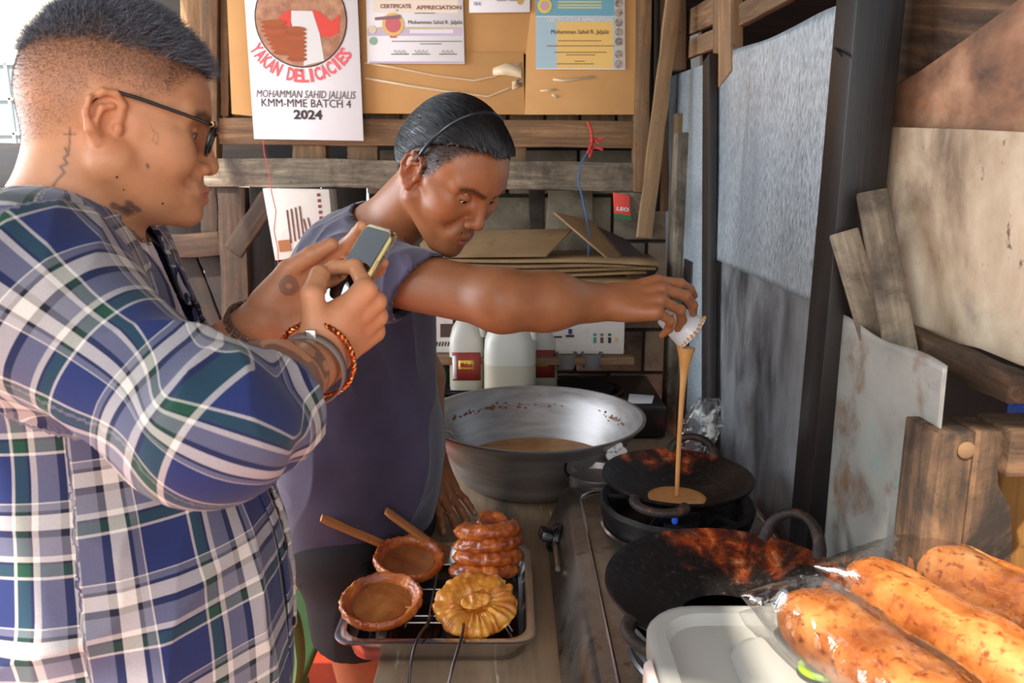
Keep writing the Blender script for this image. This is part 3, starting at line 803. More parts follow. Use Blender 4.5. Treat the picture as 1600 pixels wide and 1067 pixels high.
for (bx0, by0) in burners:
    rg = MB().lathe([(0.118, 0.0), (0.132, 0.0), (0.138, 0.004), (0.134, 0.007), (0.122, 0.005), (0.118, 0.0)], 48, (bx0, by0, SZ))
    build('drip_ring', rg, MAT['steel'], stove)
    dp = MB().lathe([(0.0, 0.001), (0.09, 0.001), (0.119, 0.003)], 40, (bx0, by0, SZ))
    build('drip_pan', dp, MAT['black_iron'], stove)
    bn = MB().lathe([(0.0, 0.0), (0.05, 0.0), (0.052, 0.012), (0.045, 0.02), (0.02, 0.024), (0, 0.024)], 32, (bx0, by0, SZ + 0.002))
    bo = build('burner', bn, MAT['black_iron'], stove)
    gr = MB().lathe([(0.106, 0.006), (0.128, 0.006), (0.136, 0.022), (0.142, 0.048), (0.136, 0.056), (0.126, 0.05), (0.112, 0.03), (0.106, 0.006)], 56, (bx0, by0, SZ), jit=lambda w, i: 0.006 * math.sin(w * 14))
    for k in range(5):
        a = 2 * math.pi * k / 5 + 0.4
        c, s_ = math.cos(a), math.sin(a)
        gr.tube([(bx0 + 0.13 * c, by0 + 0.13 * s_, SZ + 0.045), (bx0 + 0.09 * c, by0 + 0.09 * s_, SZ + 0.05), (bx0 + 0.075 * c, by0 + 0.075 * s_, SZ + 0.03)], 0.006, 6)
        gr.tube([(bx0 + 0.124 * c, by0 + 0.124 * s_, SZ + 0.002), (bx0 + 0.124 * c, by0 + 0.124 * s_, SZ + 0.02)], 0.007, 6)
    build('grate', gr, MAT['black_iron'], stove)
flame = plain('blue gas flame', (40, 90, 255), 0.5); fb = flame.node_tree.nodes['Principled BSDF']
fb.inputs['Emission Color'].default_value = (0.05, 0.2, 1, 1); fb.inputs['Emission Strength'].default_value = 0.12
bx0, by0 = burners[0]
fm = MB()
for k in (10,):
    a = 2 * math.pi * k / 14; fm.lathe([(0.0045, 0), (0.006, 0.006), (0.003, 0.016), (0, 0.022)], 8, (bx0 + 0.056 * math.cos(a), by0 + 0.056 * math.sin(a), SZ + 0.030))
build('flame', fm, flame, stove)
# knobs on the sloped left side
def knob(px, py, s=1.0, rot=0.0):
    nrm = Vector((-0.93, 0, 0.36)).normalized()
    P0 = at_x(px, py, SX0 - 0.02)
    M = P0.to_track_quat if False else None
    z = nrm; y = Vector((0, 1, 0)); x = y.cross(z)
    Mx = Matrix((x, y, z)).transposed().to_4x4(); Mx.translation = Vector((SX0 - 0.018, P0.y, ZT + 0.056))
    Mx = Mx @ Matrix.Rotation(rot, 4, 'Z')
    mb = MB().lathe([(0.0, 0.0), (0.029, 0.0), (0.029, 0.009), (0.024, 0.013), (0.023, 0.015), (0, 0.015)], 28)
    mb.box((0, 0, 0.022), (0.018, 0.052, 0.026))
    o = build('knob', mb, MAT['black_plastic'], stove, bevel=0.003, frame=Mx)
knob(845, 838, rot=0.4); knob(868, 900, rot=0.2); knob(842, 1015, rot=0.7)
rod = MB().tube([(SX0 - 0.024, 1.30, ZT + 0.062), (SX0 - 0.024, 1.40, ZT + 0.062)], 0.005, 8)
build('gas_rod', rod, MAT['steel'], stove)

# ---- woks
def make_wok(label, c, R, depth, rot, mat, hz):
    t = thing('wok', label, 'wok', (c[0], c[1], c[2]), (0, 0, 0))
    prof_in = []; nR = 16
    for i in range(nR + 1):
        u = i / nR; r = 0.30 * R + 0.70 * R * u if u > 0 else 0.30 * R
        z = depth * (max(0, (r / R - 0.30) / 0.70)) ** 1.45
        prof_in.append((r, z + 0.004))
    prof = [(0.0, 0.003), (0.15 * R, 0.0035)] + prof_in + [(R * 1.012, depth + 0.0045), (R * 1.015, depth + 0.001)] + [(r * 1.0, z - 0.0065) for r, z in reversed(prof_in)] + [(0, -0.003)]
    build('bowl', MB().lathe(prof, 72), mat, t, local=True)
    for s in (0, 1):
        a = rot + math.pi * s
        ca, sa = math.cos(a), math.sin(a)
        base = Vector((R * ca, R * sa, depth - 0.002)); tn = Vector((-sa, ca, 0)); out = Vector((ca, sa, 0))
        pts = []
        for k in range(13):
            w = math.pi * k / 12
            pts.append(base + tn * (0.043 * math.cos(w)) + out * (0.030 * math.sin(w) * (1.0 if s else 0.55)) + Vector((0, 0, (hz if s == 0 else -0.004) * math.sin(w))) - out * 0.004)
        rs = [0.0105 - 0.003 * math.sin(math.pi * k / 12) for k in range(13)]
        mb = MB().tube(pts, rs, 10)
        build('handle', mb, MAT['handle_iron'], t, local=True)
    return t
MAT['handle_iron'] = speckled('crusted iron handle', [(0.3, (22, 18, 18)), (0.55, (58, 46, 42)), (0.7, (120, 66, 34))], 40, rough=0.55, metal=0.3, bmp=0.6, bscale=140)
wm1 = wok_mat('wok iron rear', (-0.1, 1.0, 0.6), 0.05, 0.17)
wm2 = wok_mat('wok iron front', (0.4, 0.88, 0.6), 0.055, 0.185)
wok_b = make_wok('smaller black wok receiving batter on the rear burner', (0.303, 1.385, 0.957), 0.135, 0.046, math.radians(66), wm1, 0.032)
wok_f = make_wok('large black wok with orange burnt crust on the front burner', (0.296, 0.985, 0.944), 0.168, 0.060, math.radians(44), wm2, 0.050)
oil = MB().lathe([(0, 0.0), (0.068, 0.0)], 40, (0.296, 0.985, 0.9525))
tag(build('oil_pool', oil, MAT['oil_dark']), 'shallow dark oil left in the bottom of the large front wok', 'oil')
batter_m = speckled('batter', [(0.3, (196, 134, 72)), (0.7, (222, 164, 100))], 20, rough=0.25, bmp=0.0)
bt = thing('batter', 'tan batter poured from the cup into the rear wok', 'batter', (0.303, 1.385, 0.965))
build('puddle', MB().lathe([(0.0, 0.003), (0.045, 0.003), (0.052, 0.002), (0.054, 0.0)], 40, (0.303, 1.380, 0.9625), jit=lambda w, i: 0.02 * math.sin(3 * w + 1)), batter_m, bt)
top = at_y(1072, 543, 1.392); bot = Vector((0.303, 1.380, 0.967))
pts = []; rs = []
for i in range(25):
    u = i / 24; p = top.lerp(bot, u); p.x = top.x + (bot.x - top.x) * (1 - (1 - u) ** 2.2)
    pts.append(p); rs.append(0.0120 * (1 - u) ** 8 + 0.0048 - 0.0006 * u)
build('stream', MB().tube(pts, rs, 14), batter_m, bt)

# ---- aluminium basin with batter
BC = Vector((0.055, 1.90, ZT + 0.002)); BR = 0.272
basin = thing('basin', 'wide aluminium basin with brown batter at its bottom', 'basin', BC)
prof = [(0.0, 0.0), (0.165, 0.0), (0.185, 0.006), (0.205, 0.03), (0.238, 0.118), (0.245, 0.124), (0.266, 0.150), (0.273, 0.156), (0.274, 0.160), (0.266, 0.160), (0.258, 0.152), (0.236, 0.126), (0.202, 0.034), (0.182, 0.0095), (0.160, 0.004), (0.0, 0.004)]
build('shell', MB().lathe(prof, 96), MAT['alu'], basin, local=True)
crust = MB()
random.seed(5)
def crust_patch(a, z, w, h):
    r = 0.202 + (z - 0.034) / 0.092 * 0.034 - 0.0012
    vs = [(( r + dz * 0.37) * math.cos(a + da), (r + dz * 0.37) * math.sin(a + da), z + dz) for da, dz in [(w * math.cos(t) * random.uniform(.6, 1.2), h * math.sin(t) * random.uniform(.6, 1.2)) for t in np.linspace(0, 2 * math.pi, 9)[:-1]]]
    crust.add(vs, [tuple(range(8))])
for i in range(70):
    a = random.choice([random.gauss(2.2, 0.35), random.gauss(0.45, 0.14), random.uniform(1.2, 2.9)]); crust_patch(a, random.gauss(0.117, 0.004), random.uniform(.008, .035), random.uniform(.001, .004))
stuff(build('dried_crust', crust, plain('dried brown crust', (120, 78, 46), 0.8), basin, local=True))
build('batter_pool', MB().lathe([(0.0, 0.034), (0.15, 0.034), (0.202, 0.0335)], 64, jit=lambda w, i: 0.03 * math.sin(2 * w + 0.5) - 0.03 if i == 2 else 0), speckled('thin brown batter', [(0.3, (150, 104, 58)), (0.7, (184, 136, 84))], 16, rough=0.2, bmp=0.0), basin, local=True)
sp = thing('ladle', 'steel ladle handle resting on the left rim of the basin', 'ladle', BC + Vector((-0.2, -0.16, 0.16)))
build('handle', MB().tube([BC + Vector(p) for p in [(-0.245, -0.16, 0.178), (-0.20, -0.145, 0.165), (-0.13, -0.13, 0.07), (-0.09, -0.115, 0.035)]], [0.005, 0.006, 0.006, 0.005], 8), MAT['steel'], sp)
build('scoop', MB().lathe([(0.0, 0.002), (0.03, 0.008), (0.036, 0.018), (0.0365, 0.018), (0.031, 0.006), (0.0, 0.0)], 24, BC + Vector((-0.07, -0.10, 0.010))), MAT['steel'], sp)

# ---- small pot with bail handle behind the rear wok
PC = Vector((0.185, 1.650, ZT + 0.001))
pot = thing('pot', 'small steel pot with a wire bail between basin and rear wok', 'pot', PC)
build('shell', MB().lathe([(0.0, 0.0), (0.052, 0.0), (0.057, 0.01), (0.061, 0.102), (0.067, 0.106), (0.067, 0.109), (0.059, 0.107), (0.055, 0.094), (0.0, 0.092)], 48), MAT['alu'], pot, local=True)
pts = [PC + Vector((0.069 * math.cos(a), 0.069 * math.sin(a), 0.110 + 0.022 * max(0, math.sin(a - 0.1)))) for a in np.linspace(math.radians(205), math.radians(25), 22)]
build('bail', MB().tube(pts, 0.003, 8), MAT['black_iron'], pot)
fl = MB()
for k in range(5):
    a = 2 * math.pi * k / 5; fl.lathe([(0.0, -0.006), (0.010, -0.006), (0.0125, 0), (0.010, 0.006), (0, 0.006)], 14, (0.0135 * math.cos(a), 0.0135 * math.sin(a), 0))
gp = PC + Vector((0.048, 0.052, 0.134))
build('grip', fl, MAT['white_plastic'], pot, frame=Matrix.Translation(gp) @ Matrix.Rotation(math.radians(70), 4, 'X'))

# ---- second, blackened stove against the back wall
bs = thing('old_stove', 'blackened second stove behind the basin with round burner wells', 'stove', (0.08, 2.38, ZT))
build('body', MB().box((0.08, 2.36, ZT + 0.052), (0.72, 0.36, 0.096)), speckled('black stove enamel', [(0.3, (22, 20, 20)), (0.7, (52, 46, 44))], 10, rough=0.3, bmp=0.1), bs, bevel=0.01, seg=3)
for x in (-0.14, 0.215):
    build('well_ring', MB().lathe([(0.105, 0.0), (0.118, 0.0), (0.122, 0.006), (0.116, 0.010), (0.108, 0.006), (0.105, 0)], 48, (x, 2.34, ZT + 0.1)), MAT['handle_iron'], bs)
    g = MB()
    for k in range(-3, 4): g.box((x, 2.34 + k * 0.026, ZT + 0.112), (0.19 - 0.012 * abs(k) ** 1.5, 0.007, 0.007))
    build('grill_bars', g, MAT['black_iron'], bs)
o = sheet('paper_scrap', [Vector((0.33, 2.20, ZT + 0.102)), Vector((0.40, 2.20, ZT + 0.102)), Vector((0.42, 2.28, ZT + 0.102)), Vector((0.35, 2.30, ZT + 0.102))], 0.001, MAT['paper'])
tag(o, 'white paper scrap lying on the corner of the old stove', 'paper')

# ---- jugs
jug_m = plain('milky jug plastic', (206, 204, 192), 0.35, Transmission_Weight=0.25)
jug_l = plain('jug plastic with liquid', (186, 178, 158), 0.3, Transmission_Weight=0.2)
def jug(label, px, pybase, Yc, w, d, h, lab):
    base = at_y(px, pybase, Yc); zb = ZT + 0.1012
    t = thing('jug', label, 'jug', (base.x, Yc, zb), group='plastic jugs on the old stove')
    def ring(z, sx, sy, p=4.0, n=36, ox=0):
        out = []
        for k in range(n):
            a = 2 * math.pi * k / n; c, s_ = math.cos(a), math.sin(a)
            out.append((ox + sx * math.copysign(abs(c) ** (2 / p), c), sy * math.copysign(abs(s_) ** (2 / p), s_), z))
        return out
    W, D = w / 2, d / 2
    R = [ring(0, W * .86, D * .86), ring(0.004, W * .95, D * .95), ring(0.02, W, D), ring(0.5 * h, W, D), ring(0.62 * h, W * .97, D * .97), ring(0.72 * h, W * .84, D * .86, 3), ring(0.82 * h, W * .55, D * .6, 2.4), ring(0.90 * h, W * .26, D * .30, 2), ring(0.93 * h, 0.02, 0.02, 2), ring(h, 0.02, 0.02, 2)]
    build('body', MB().loft(R), jug_m, t, local=True)
    build('liquid_band', MB().loft([ring(0.004, W * .956, D * .956), ring(0.02, W * 1.004, D * 1.004), ring(0.40 * h, W * 1.004, D * 1.004)], caps=False), jug_l, t, local=True)
    build('cap', MB().lathe([(0.0, 0.0), (0.024, 0.0), (0.024, 0.018), (0.0, 0.018)], 24, (0, 0, h - 0.006)), MAT['white_plastic'], t, local=True)
    build('handle', MB().tube([(0.012, -D * 0.2, 0.93 * h), (W * .5, -D * .5, 0.95 * h), (W * .86, -D * .55, 0.82 * h), (W * .92, -D * .55, 0.64 * h)], [0.011, 0.013, 0.013, 0.012], 10), jug_m, t, local=True)
    if lab:
        build('label_band', MB().grid(lambda u, v: (-W * 0.80 + 1.6 * W * u, -D - 0.0012, 0.045 * 1 + 0.085 * v), 4, 2), plain('red jug label', (132, 44, 38), 0.5), t, local=True, solid=0.0006)
        lb = t.children[-1]
        build('print', MB().grid(lambda u, v: (-W * 0.45 + 0.85 * W * u, -D - 0.0022, 0.080 + 0.026 * v), 4, 1), plain('yellow jug print', (206, 178, 60), 0.5), t, local=True, solid=0.0004)
        lettering('Malasa', 0.02, Matrix.Translation((base.x, Yc - D - 0.003, zb + 0.092)) @ Matrix.Rotation(math.pi / 2, 4, 'X'), plain('red jug letters', (150, 30, 30), 0.5), t, fit=W * 0.7, bold=True)
        build('print', MB().grid(lambda u, v: (-W * 0.78 + 0.22 * W * u, -D - 0.0022, 0.05 + 0.07 * v), 2, 2), MAT['white_plastic'], t, local=True, solid=0.0004)
    return t
jug('white translucent jug with a red label left of the plain jug', 731, 607, 2.34, 0.105, 0.105, 0.27, True)
jug('plain milky jug without any label standing in front of the two labelled ones', 797, 622, 2.24, 0.148, 0.13, 0.29, False)
jug('white jug mostly hidden behind the plain jug on its right side', 845, 602, 2.37, 0.10, 0.10, 0.26, True)
for i, (x, c) in enumerate(((885, (120, 116, 112)), (925, (112, 110, 110)))):
    A = at_y(x, 551, 2.31)
    o = build('hanging_cup', MB().lathe([(0.0, -0.045), (0.026, -0.045), (0.033, 0.0), (0.031, 0.0), (0.024, -0.042), (0, -0.042)], 20, A), plain('grey cup', c, 0.5))
    tag(o, ['grey plastic cup under the shelf nearer the jugs', 'grey plastic cup under the shelf farther from the jugs'][i], 'cup', 'cups under the shelf')
o = build('canister', MB().lathe([(0.0, 0.0), (0.05, 0.0), (0.05, 0.13), (0.046, 0.14), (0, 0.14)], 28, (at_y(682, 600, 2.36).x, 2.42, ZT + 0.101)), plain('dark green can', (30, 58, 44), 0.4))
tag(o, 'dark green canister behind the cook left of the jugs', 'canister')

# ---- clear plastic bag by the zinc wall
def clear_film(name, tint=(1, 1, 1, 1), gl=0.22):
    m, nt, b = new_mat(name); nt.nodes.remove(b)
    out = nt.nodes['Material Output']
    tr = nt.nodes.new('ShaderNodeBsdfTransparent'); tr.inputs['Color'].default_value = tint
    g = nt.nodes.new('ShaderNodeBsdfGlossy'); g.inputs['Roughness'].default_value = 0.07
    fr = nt.nodes.new('ShaderNodeLayerWeight'); fr.inputs['Blend'].default_value = 0.30
    v = coords(nt); nz = noise(nt, v, 26, 4, 0.55, 1.0)
    bp_ = N(nt, 'ShaderNodeBump', Strength=0.5, Distance=0.004); nt.links.new(nz, bp_.inputs['Height'])
    nt.links.new(bp_.outputs['Normal'], g.inputs['Normal']); nt.links.new(bp_.outputs['Normal'], fr.inputs['Normal'])
    ms = nt.nodes.new('ShaderNodeMixShader')
    ad = N(nt, 'ShaderNodeMath', operation='MULTIPLY_ADD'); ad.inputs[1].default_value = 0.8; ad.inputs[2].default_value = gl * 0.25
    nt.links.new(fr.outputs['Facing'], ad.inputs[0]); nt.links.new(ad.outputs[0], ms.inputs['Fac'])
    nt.links.new(tr.outputs[0], ms.inputs[1]); nt.links.new(g.outputs[0], ms.inputs[2]); nt.links.new(ms.outputs[0], out.inputs['Surface'])
    return m
MAT['film'] = clear_film('clear film')
mb = MB()
A0, B0 = at_y(1108, 622, 1.63), at_y(1082, 712, 1.60)
def bagfn(u, v):
    p = A0.lerp(B0, v); w = 0.020 + 0.022 * math.sin(v * 2.6)
    a = 2 * math.pi * u
    r = 1 + 0.35 * mnoise.noise(Vector((math.cos(a) * 2, math.sin(a) * 2, v * 5)))
    return (p.x + w * math.cos(a) * r, p.y + 0.4 * w * math.sin(a) * r, p.z)
mb.grid(bagfn, 28, 20)
tag(build('plastic_bag', mb, MAT['film'], smooth=True, solid=0.0006), 'small crumpled clear plastic bag hanging at the zinc wall behind the rear wok', 'bag')

# ---- tray with wire rack
tray = thing('tray', 'rectangular steel tray under the fried pastries', 'tray', (-0.08, 1.27, ZT + 0.001))
zr = ZT + 0.048
cs = [at_z(500, 1036, zr), at_z(826, 1030, zr), at_z(845, 858, zr), at_z(592, 866, zr)]
tx0, tx1 = -0.275, 0.035; ty0, ty1 = 1.095, 1.435
def rr2(x0, x1, y0, y1, r, z): return rrect(x0, x1, y0, y1, r, z, 6)
R = [rr2(tx0 + .035, tx1 - .03, ty0 + .03, ty1 - .03, .03, ZT + .001), rr2(tx0 + .022, tx1 - .018, ty0 + .02, ty1 - .02, .035, ZT + .006), rr2(tx0 + .012, tx1 - .010, ty0 + .012, ty1 - .012, .035, zr - .003), rr2(tx0, tx1, ty0, ty1, .03, zr - .004), rr2(tx0 - .001, tx1 + .001, ty0 - .001, ty1 + .001, .03, zr - 0.001),
     rr2(tx0 + .002, tx1 - .002, ty0 + .002, ty1 - .002, .03, zr), rr2(tx0 + .014, tx1 - .012, ty0 + .014, ty1 - .014, .034, zr - .001), rr2(tx0 + .024, tx1 - .020, ty0 + .022, ty1 - .022, .034, ZT + .009), rr2(tx0 + .037, tx1 - .032, ty0 + .032, ty1 - .032, .03, ZT + .004)]
build('pan', MB().loft(R), MAT['steel'], tray, ang=60)
build('oil_film', MB().add([(x, y, z) for x, y, z in rr2(tx0 + .028, tx1 - .024, ty0 + .026, ty1 - .026, .033, ZT + .012)], [tuple(range(28))]), MAT['oil_dark'], tray)
rack = thing('wire_rack', 'chrome wire rack standing in the tray with a looped wire handle', 'rack', (-0.1, 1.27, ZT + 0.012))
zk = ZT + 0.040
wire = plain('chrome wire', (170, 164, 160), 0.3, 0.9)
for y in (1.165, 1.185, 1.27, 1.36):
    build('cross_wire', MB().tube([(tx0 + .045, y, ZT + .013), (tx0 + .05, y, zk), (tx1 - .05, y, zk), (tx1 - .035, y, ZT + .013)], 0.0022, 8), wire, rack)
for x in (tx0 + .065, tx0 + .105, tx0 + .14, tx1 - .09, tx1 - .06):
    build('long_wire', MB().tube([(x, 1.15, zk + .002), (x, 1.39, zk + .002)], 0.0018, 8), wire, rack)
hp = [(-0.120, 1.27, zk + .004), (-0.128, 1.17, zk + .010), (-0.142, 1.085, zk + .022), (-0.148, 1.045, zk + .004), (-0.146, 1.020, zk - .03), (-0.12, 1.015, zk - .05), (-0.098, 1.025, zk - .03), (-0.085, 1.05, zk + .006), (-0.075, 1.10, zk + .024), (-0.078, 1.17, zk + .010), (-0.082, 1.25, zk + .004)]
def smooth_path(P, n=6):
    P = [Vector(p) for p in P]; out = []
    for i in range(len(P) - 1):
        p0 = P[max(i - 1, 0)]; p1 = P[i]; p2 = P[i + 1]; p3 = P[min(i + 2, len(P) - 1)]
        for k in range(n):
            t = k / n
            out.append(0.5 * ((2 * p1) + (p2 - p0) * t + (2 * p0 - 5 * p1 + 4 * p2 - p3) * t * t + (3 * p1 - p0 - 3 * p2 + p3) * t ** 3))
    out.append(P[-1]); return out
build('handle_loop', MB().tube(smooth_path(hp), 0.0024, 8), plain('dark wire', (88, 76, 76), 0.35, 0.8), rack)

# ---- pastries
past_dark = speckled('fried crust', [(0.30, (96, 38, 12)), (0.48, (164, 76, 26)), (0.62, (198, 108, 40)), (0.75, (224, 150, 70))], 26, rough=0.36, bmp=0.7, bscale=150, fine=(60, (232, 170, 90), 0.66, 0.75), coat=0.35, bdist=0.0018)
past_gold = speckled('golden crust', [(0.30, (150, 78, 20)), (0.48, (206, 126, 42)), (0.62, (232, 166, 70)), (0.75, (246, 204, 120))], 22, rough=0.34, bmp=0.6, bscale=130, coat=0.35, bdist=0.0018)
past_syrup = speckled('syrupy centre', [(0.3, (104, 52, 22)), (0.55, (150, 84, 38)), (0.75, (176, 112, 58))], 14, rough=0.16, bmp=0.35, bscale=160, coat=0.6, bdist=0.001)
def noisy_lathe(prof, n, amp, freq, seed, ecc=1.0, sub=4, ruffle=0, rfreq=22, crease=0.0, fine=0.0007):
    P = [Vector((r, 0, z)) for r, z in prof]
    Q = [(p.x, p.z) for p in smooth_path(P, sub)]
    mb = MB().lathe(Q, n, sx=1, sy=ecc)
    vs = []
    rm = max(r for r, z in prof)
    for x, y, z in mb.v:
        p = Vector((x, y, z)); r = math.hypot(x, y); a = math.atan2(y, x)
        d = amp * (mnoise.noise(p * freq + Vector((seed, 0, 0))) + 0.55 * mnoise.noise(p * freq * 2.3 + Vector((seed, 7, 0)))) + fine * mnoise.noise(p * 420)
        if crease and z > 0.008 and a < 0.5 and a > -3.3:
            d += crease * (abs(mnoise.noise(Vector((a * 5.5 + seed, r * 9, 0)))) - 0.2) * min(1, r / (0.4 * rm))
        rf = ruffle * math.sin(rfreq * a + 3 * mnoise.noise(p * 30)) * min(1, r / rm) ** 2
        k = 1 + (d + rf) / max(rm, 1e-4) * min(1.0, r / (0.3 * rm))
        vs.append((x * k, y * k, z + d * 0.8))
    mb.v = vs
    return mb
def dish_pastry(label, c, R, rot, seed):
    t = thing('dished_pastry', label, 'pastry', c, rot)
    prof = [(0, 0.003), (0.45 * R, 0.002), (0.75 * R, 0.004), (0.93 * R, 0.012), (1.0 * R, 0.021), (1.0 * R, 0.028), (0.95 * R, 0.031), (0.88 * R, 0.028), (0.80 * R, 0.021), (0.55 * R, 0.017), (0.25 * R, 0.0165), (0, 0.0165)]
    build('rim', noisy_lathe(prof, 96, 0.0028, 90, seed, 0.92, ruffle=0.0010, rfreq=34), past_dark, t, local=True, ang=80)
    build('syrup_centre', noisy_lathe([(0, 0.0185), (0.3 * R, 0.0185), (0.55 * R, 0.0186), (0.73 * R, 0.0198)], 64, 0.0006, 90, seed, 0.92), past_syrup, t, local=True, ang=80)
    return t
zc = ZT + 0.0435
pa = at_z(597, 950, zc + 0.012); pb = at_z(637, 888, zc + 0.014)
dish_pastry('dished round pastry with a wet syrupy centre at the front left of the rack', (pa.x, pa.y, zc + 0.006), 0.066, (math.radians(12), math.radians(-3), 0.3), 3)
dish_pastry('dished round pastry behind the front one under the wooden sticks', (pb.x, pb.y, zc + 0.012), 0.066, (math.radians(10), math.radians(-2), 1.1), 9)
def disc_pastry(label, c, R, rot, seed, m, H=0.026, group='stacked round pastries'):
    o = build('fried_pastry', noisy_lathe([(0, 0), (0.5 * R, 0.0), (0.85 * R, 0.002), (R, 0.010), (R, H - 0.008), (0.88 * R, H), (0.6 * R, H + 0.001), (0.3 * R, H - 0.004), (0, H - 0.006)], 96, 0.0042, 70, seed, 0.95, ruffle=0.0008, rfreq=30), m,
              frame=Matrix.LocRotScale(Vector(c), __import__('mathutils').Euler(rot).to_quaternion(), None), ang=80)
    return tag(o, label, 'pastry', group)
st = [(757, 928, 'lowest pastry of the leaning stack just behind the folded golden one'), (763, 900, 'second pastry from the bottom of the leaning stack on the rack'), (764, 878, 'third pastry from the bottom of the leaning stack on the rack'), (764, 855, 'topmost whole pastry of the leaning stack near the sticks')]
p0 = at_z(760, 922, zc + 0.012)
for i, (px, py, lb) in enumerate(st):
    p = at_y(px, py, p0.y + 0.040 + 0.011 * i); zi = zc + 0.013 + 0.0195 * i
    disc_pastry(lb, (p.x, p.y, zi), 0.061 - 0.001 * i, (math.radians(-20), math.radians(-4 + 3 * (i % 2)), 0.08 * (i - 1)), 20 + i, past_dark)
pt = at_y(770, 838, p0.y + 0.10); pt.z = zc + 0.013 + 0.0195 * 4 - 0.004
o = disc_pastry('broken crisp pastry piece lying on top of the leaning stack', (pt.x, pt.y, pt.z - 0.006), 0.030, (math.radians(14), 0.1, 0), 31, past_dark, 0.016, None)
pg = at_z(742, 968, zc)
gold = thing('folded_pastry', 'golden ruffled pastry leaning face up at the front of the stack', 'pastry', (pg.x, pg.y + 0.010, zc + 0.012), (math.radians(22), math.radians(-3), 0.2))
R = 0.066
build('crust', noisy_lathe([(0, 0), (0.5 * R, -0.002), (0.9 * R, 0.002), (R, 0.010), (0.97 * R, 0.018), (0.8 * R, 0.024), (0.5 * R, 0.025), (0.34 * R, 0.020), (0.12 * R, 0.015), (0, 0.015)], 110, 0.0050, 55, 41, 0.92, ruffle=0.0006, rfreq=23, crease=0.016), past_gold, gold, local=True, ang=80)
build('fold', noisy_lathe([(0, 0.016), (0.2 * R, 0.016), (0.36 * R, 0.022), (0.32 * R, 0.028), (0.15 * R, 0.029), (0, 0.027)], 64, 0.007, 60, 47, 0.7), past_gold, gold, local=True, ang=80)
# wooden sticks
stick_m = wood('warm stick wood', (150, 84, 36), (208, 140, 76), rough=0.5, grain=40)
for a, b, lb in (((502, 809, 1.33, 0), (640, 868, 1.38, zc), 'longer wooden spatula stick pointing at the plaid shirt'), ((603, 798, 1.345, 0), (700, 868, 1.385, zc), 'shorter wooden spatula stick rising beside the cook hand')):
    A = at_y(a[0], a[1], a[2]); B = at_y(b[0], b[1], b[2])
    M, L = frame_of(A, B, (0.3, 1, 0.2))
    rings = []
    for i in range(15):
        u = i / 14; w = 0.0105 if u < 0.75 else 0.0105 + 0.012 * (u - 0.75) / 0.25; th = 0.004
        if u < 0.06: w *= 0.75 + 4 * u
        rings.append([(L * u, w * math.cos(q), th * math.sin(q)) for q in np.linspace(0, 2 * math.pi, 13)[:-1]])
    tag(build('wooden_stick', MB().loft(rings), stick_m, frame=M, ang=80), lb, 'spatula', 'wooden sticks on the tray')

# ---- milky storage box at the front, bread bags on its lid
ZL = 1.050
cbx = thing('storage_box', 'translucent plastic storage box with a clip lid at the front', 'box', (0.33, 0.70, ZT))
x0, x1, y0, y1 = 0.150, 0.60, 0.50, 0.862
pp = plain('milky polypropylene', (214, 214, 208), 0.30, Transmission_Weight=0.55, IOR=1.15)
pp.node_tree.nodes['Principled BSDF'].inputs['Transmission Weight'].default_value = 0.45
body = [rrect(x0 + .03, x1 - .03, y0 + .03, y1 - .03, .05, ZT + .002), rrect(x0 + .022, x1 - .022, y0 + .022, y1 - .022, .055, ZT + .02), rrect(x0 + .010, x1 - .010, y0 + .010, y1 - .010, .06, ZL - .03), rrect(x0 + .013, x1 - .013, y0 + .013, y1 - .013, .058, ZL - .03), rrect(x0 + .026, x1 - .026, y0 + .026, y1 - .026, .052, ZT + .022), rrect(x0 + .034, x1 - .034, y0 + .034, y1 - .034, .05, ZT + .006)]
build('tub', MB().loft(body), pp, cbx, ang=60)
r_ = .062
lid = [rrect(x0 + .002, x1 - .002, y0 + .002, y1 - .002, r_, ZL - .034), rrect(x0, x1, y0, y1, r_, ZL - .03), rrect(x0, x1, y0, y1, r_, ZL - .006), rrect(x0 + .004, x1 - .004, y0 + .004, y1 - .004, r_ - .003, ZL - .001), rrect(x0 + .010, x1 - .010, y0 + .010, y1 - .010, r_ - .006, ZL), rrect(x0 + .020, x1 - .020, y0 + .020, y1 - .020, r_ - .013, ZL - .001), rrect(x0 + .025, x1 - .025, y0 + .025, y1 - .025, r_ - .016, ZL - .014), rrect(x0 + .086, x1 - .086, y0 + .086, y1 - .060, .03, ZL - .014), rrect(x0 + .092, x1 - .092, y0 + .092, y1 - .066, .028, ZL - .003), rrect(x0 + .098, x1 - .098, y0 + .098, y1 - .072, .026, ZL - .002), rrect(x0 + .13, x1 - .13, y0 + .13, y1 - .13, .02, ZL - .002)]
build('lid', MB().loft(lid), pp, cbx, ang=50)
lt = MB().loft([[(x0 - .012, y, z) for y, z in ((0.70, ZL - .05), (0.755, ZL - .05), (0.755, ZL - .006), (0.70, ZL - .006))], [(x0 - .002, y, z) for y, z in ((0.695, ZL - .055), (0.76, ZL - .055), (0.76, ZL - .002), (0.695, ZL - .002))]])
build('clip', lt, plain('pale pink clip', (240, 222, 216), 0.4), cbx, bevel=0.004, seg=3)
gl = MB().tube([at_z(1283, 1050, ZL + .006) + Vector((0.020 * math.cos(a), 0.016 * math.sin(a), 0.004)) for a in np.linspace(0.6, 5.4, 22)], 0.0035, 10)
tag(build('green_band', gl, plain('lime green plastic', (150, 200, 50), 0.35)), 'lime green plastic loop lying on the box lid under the bread bag', 'band')

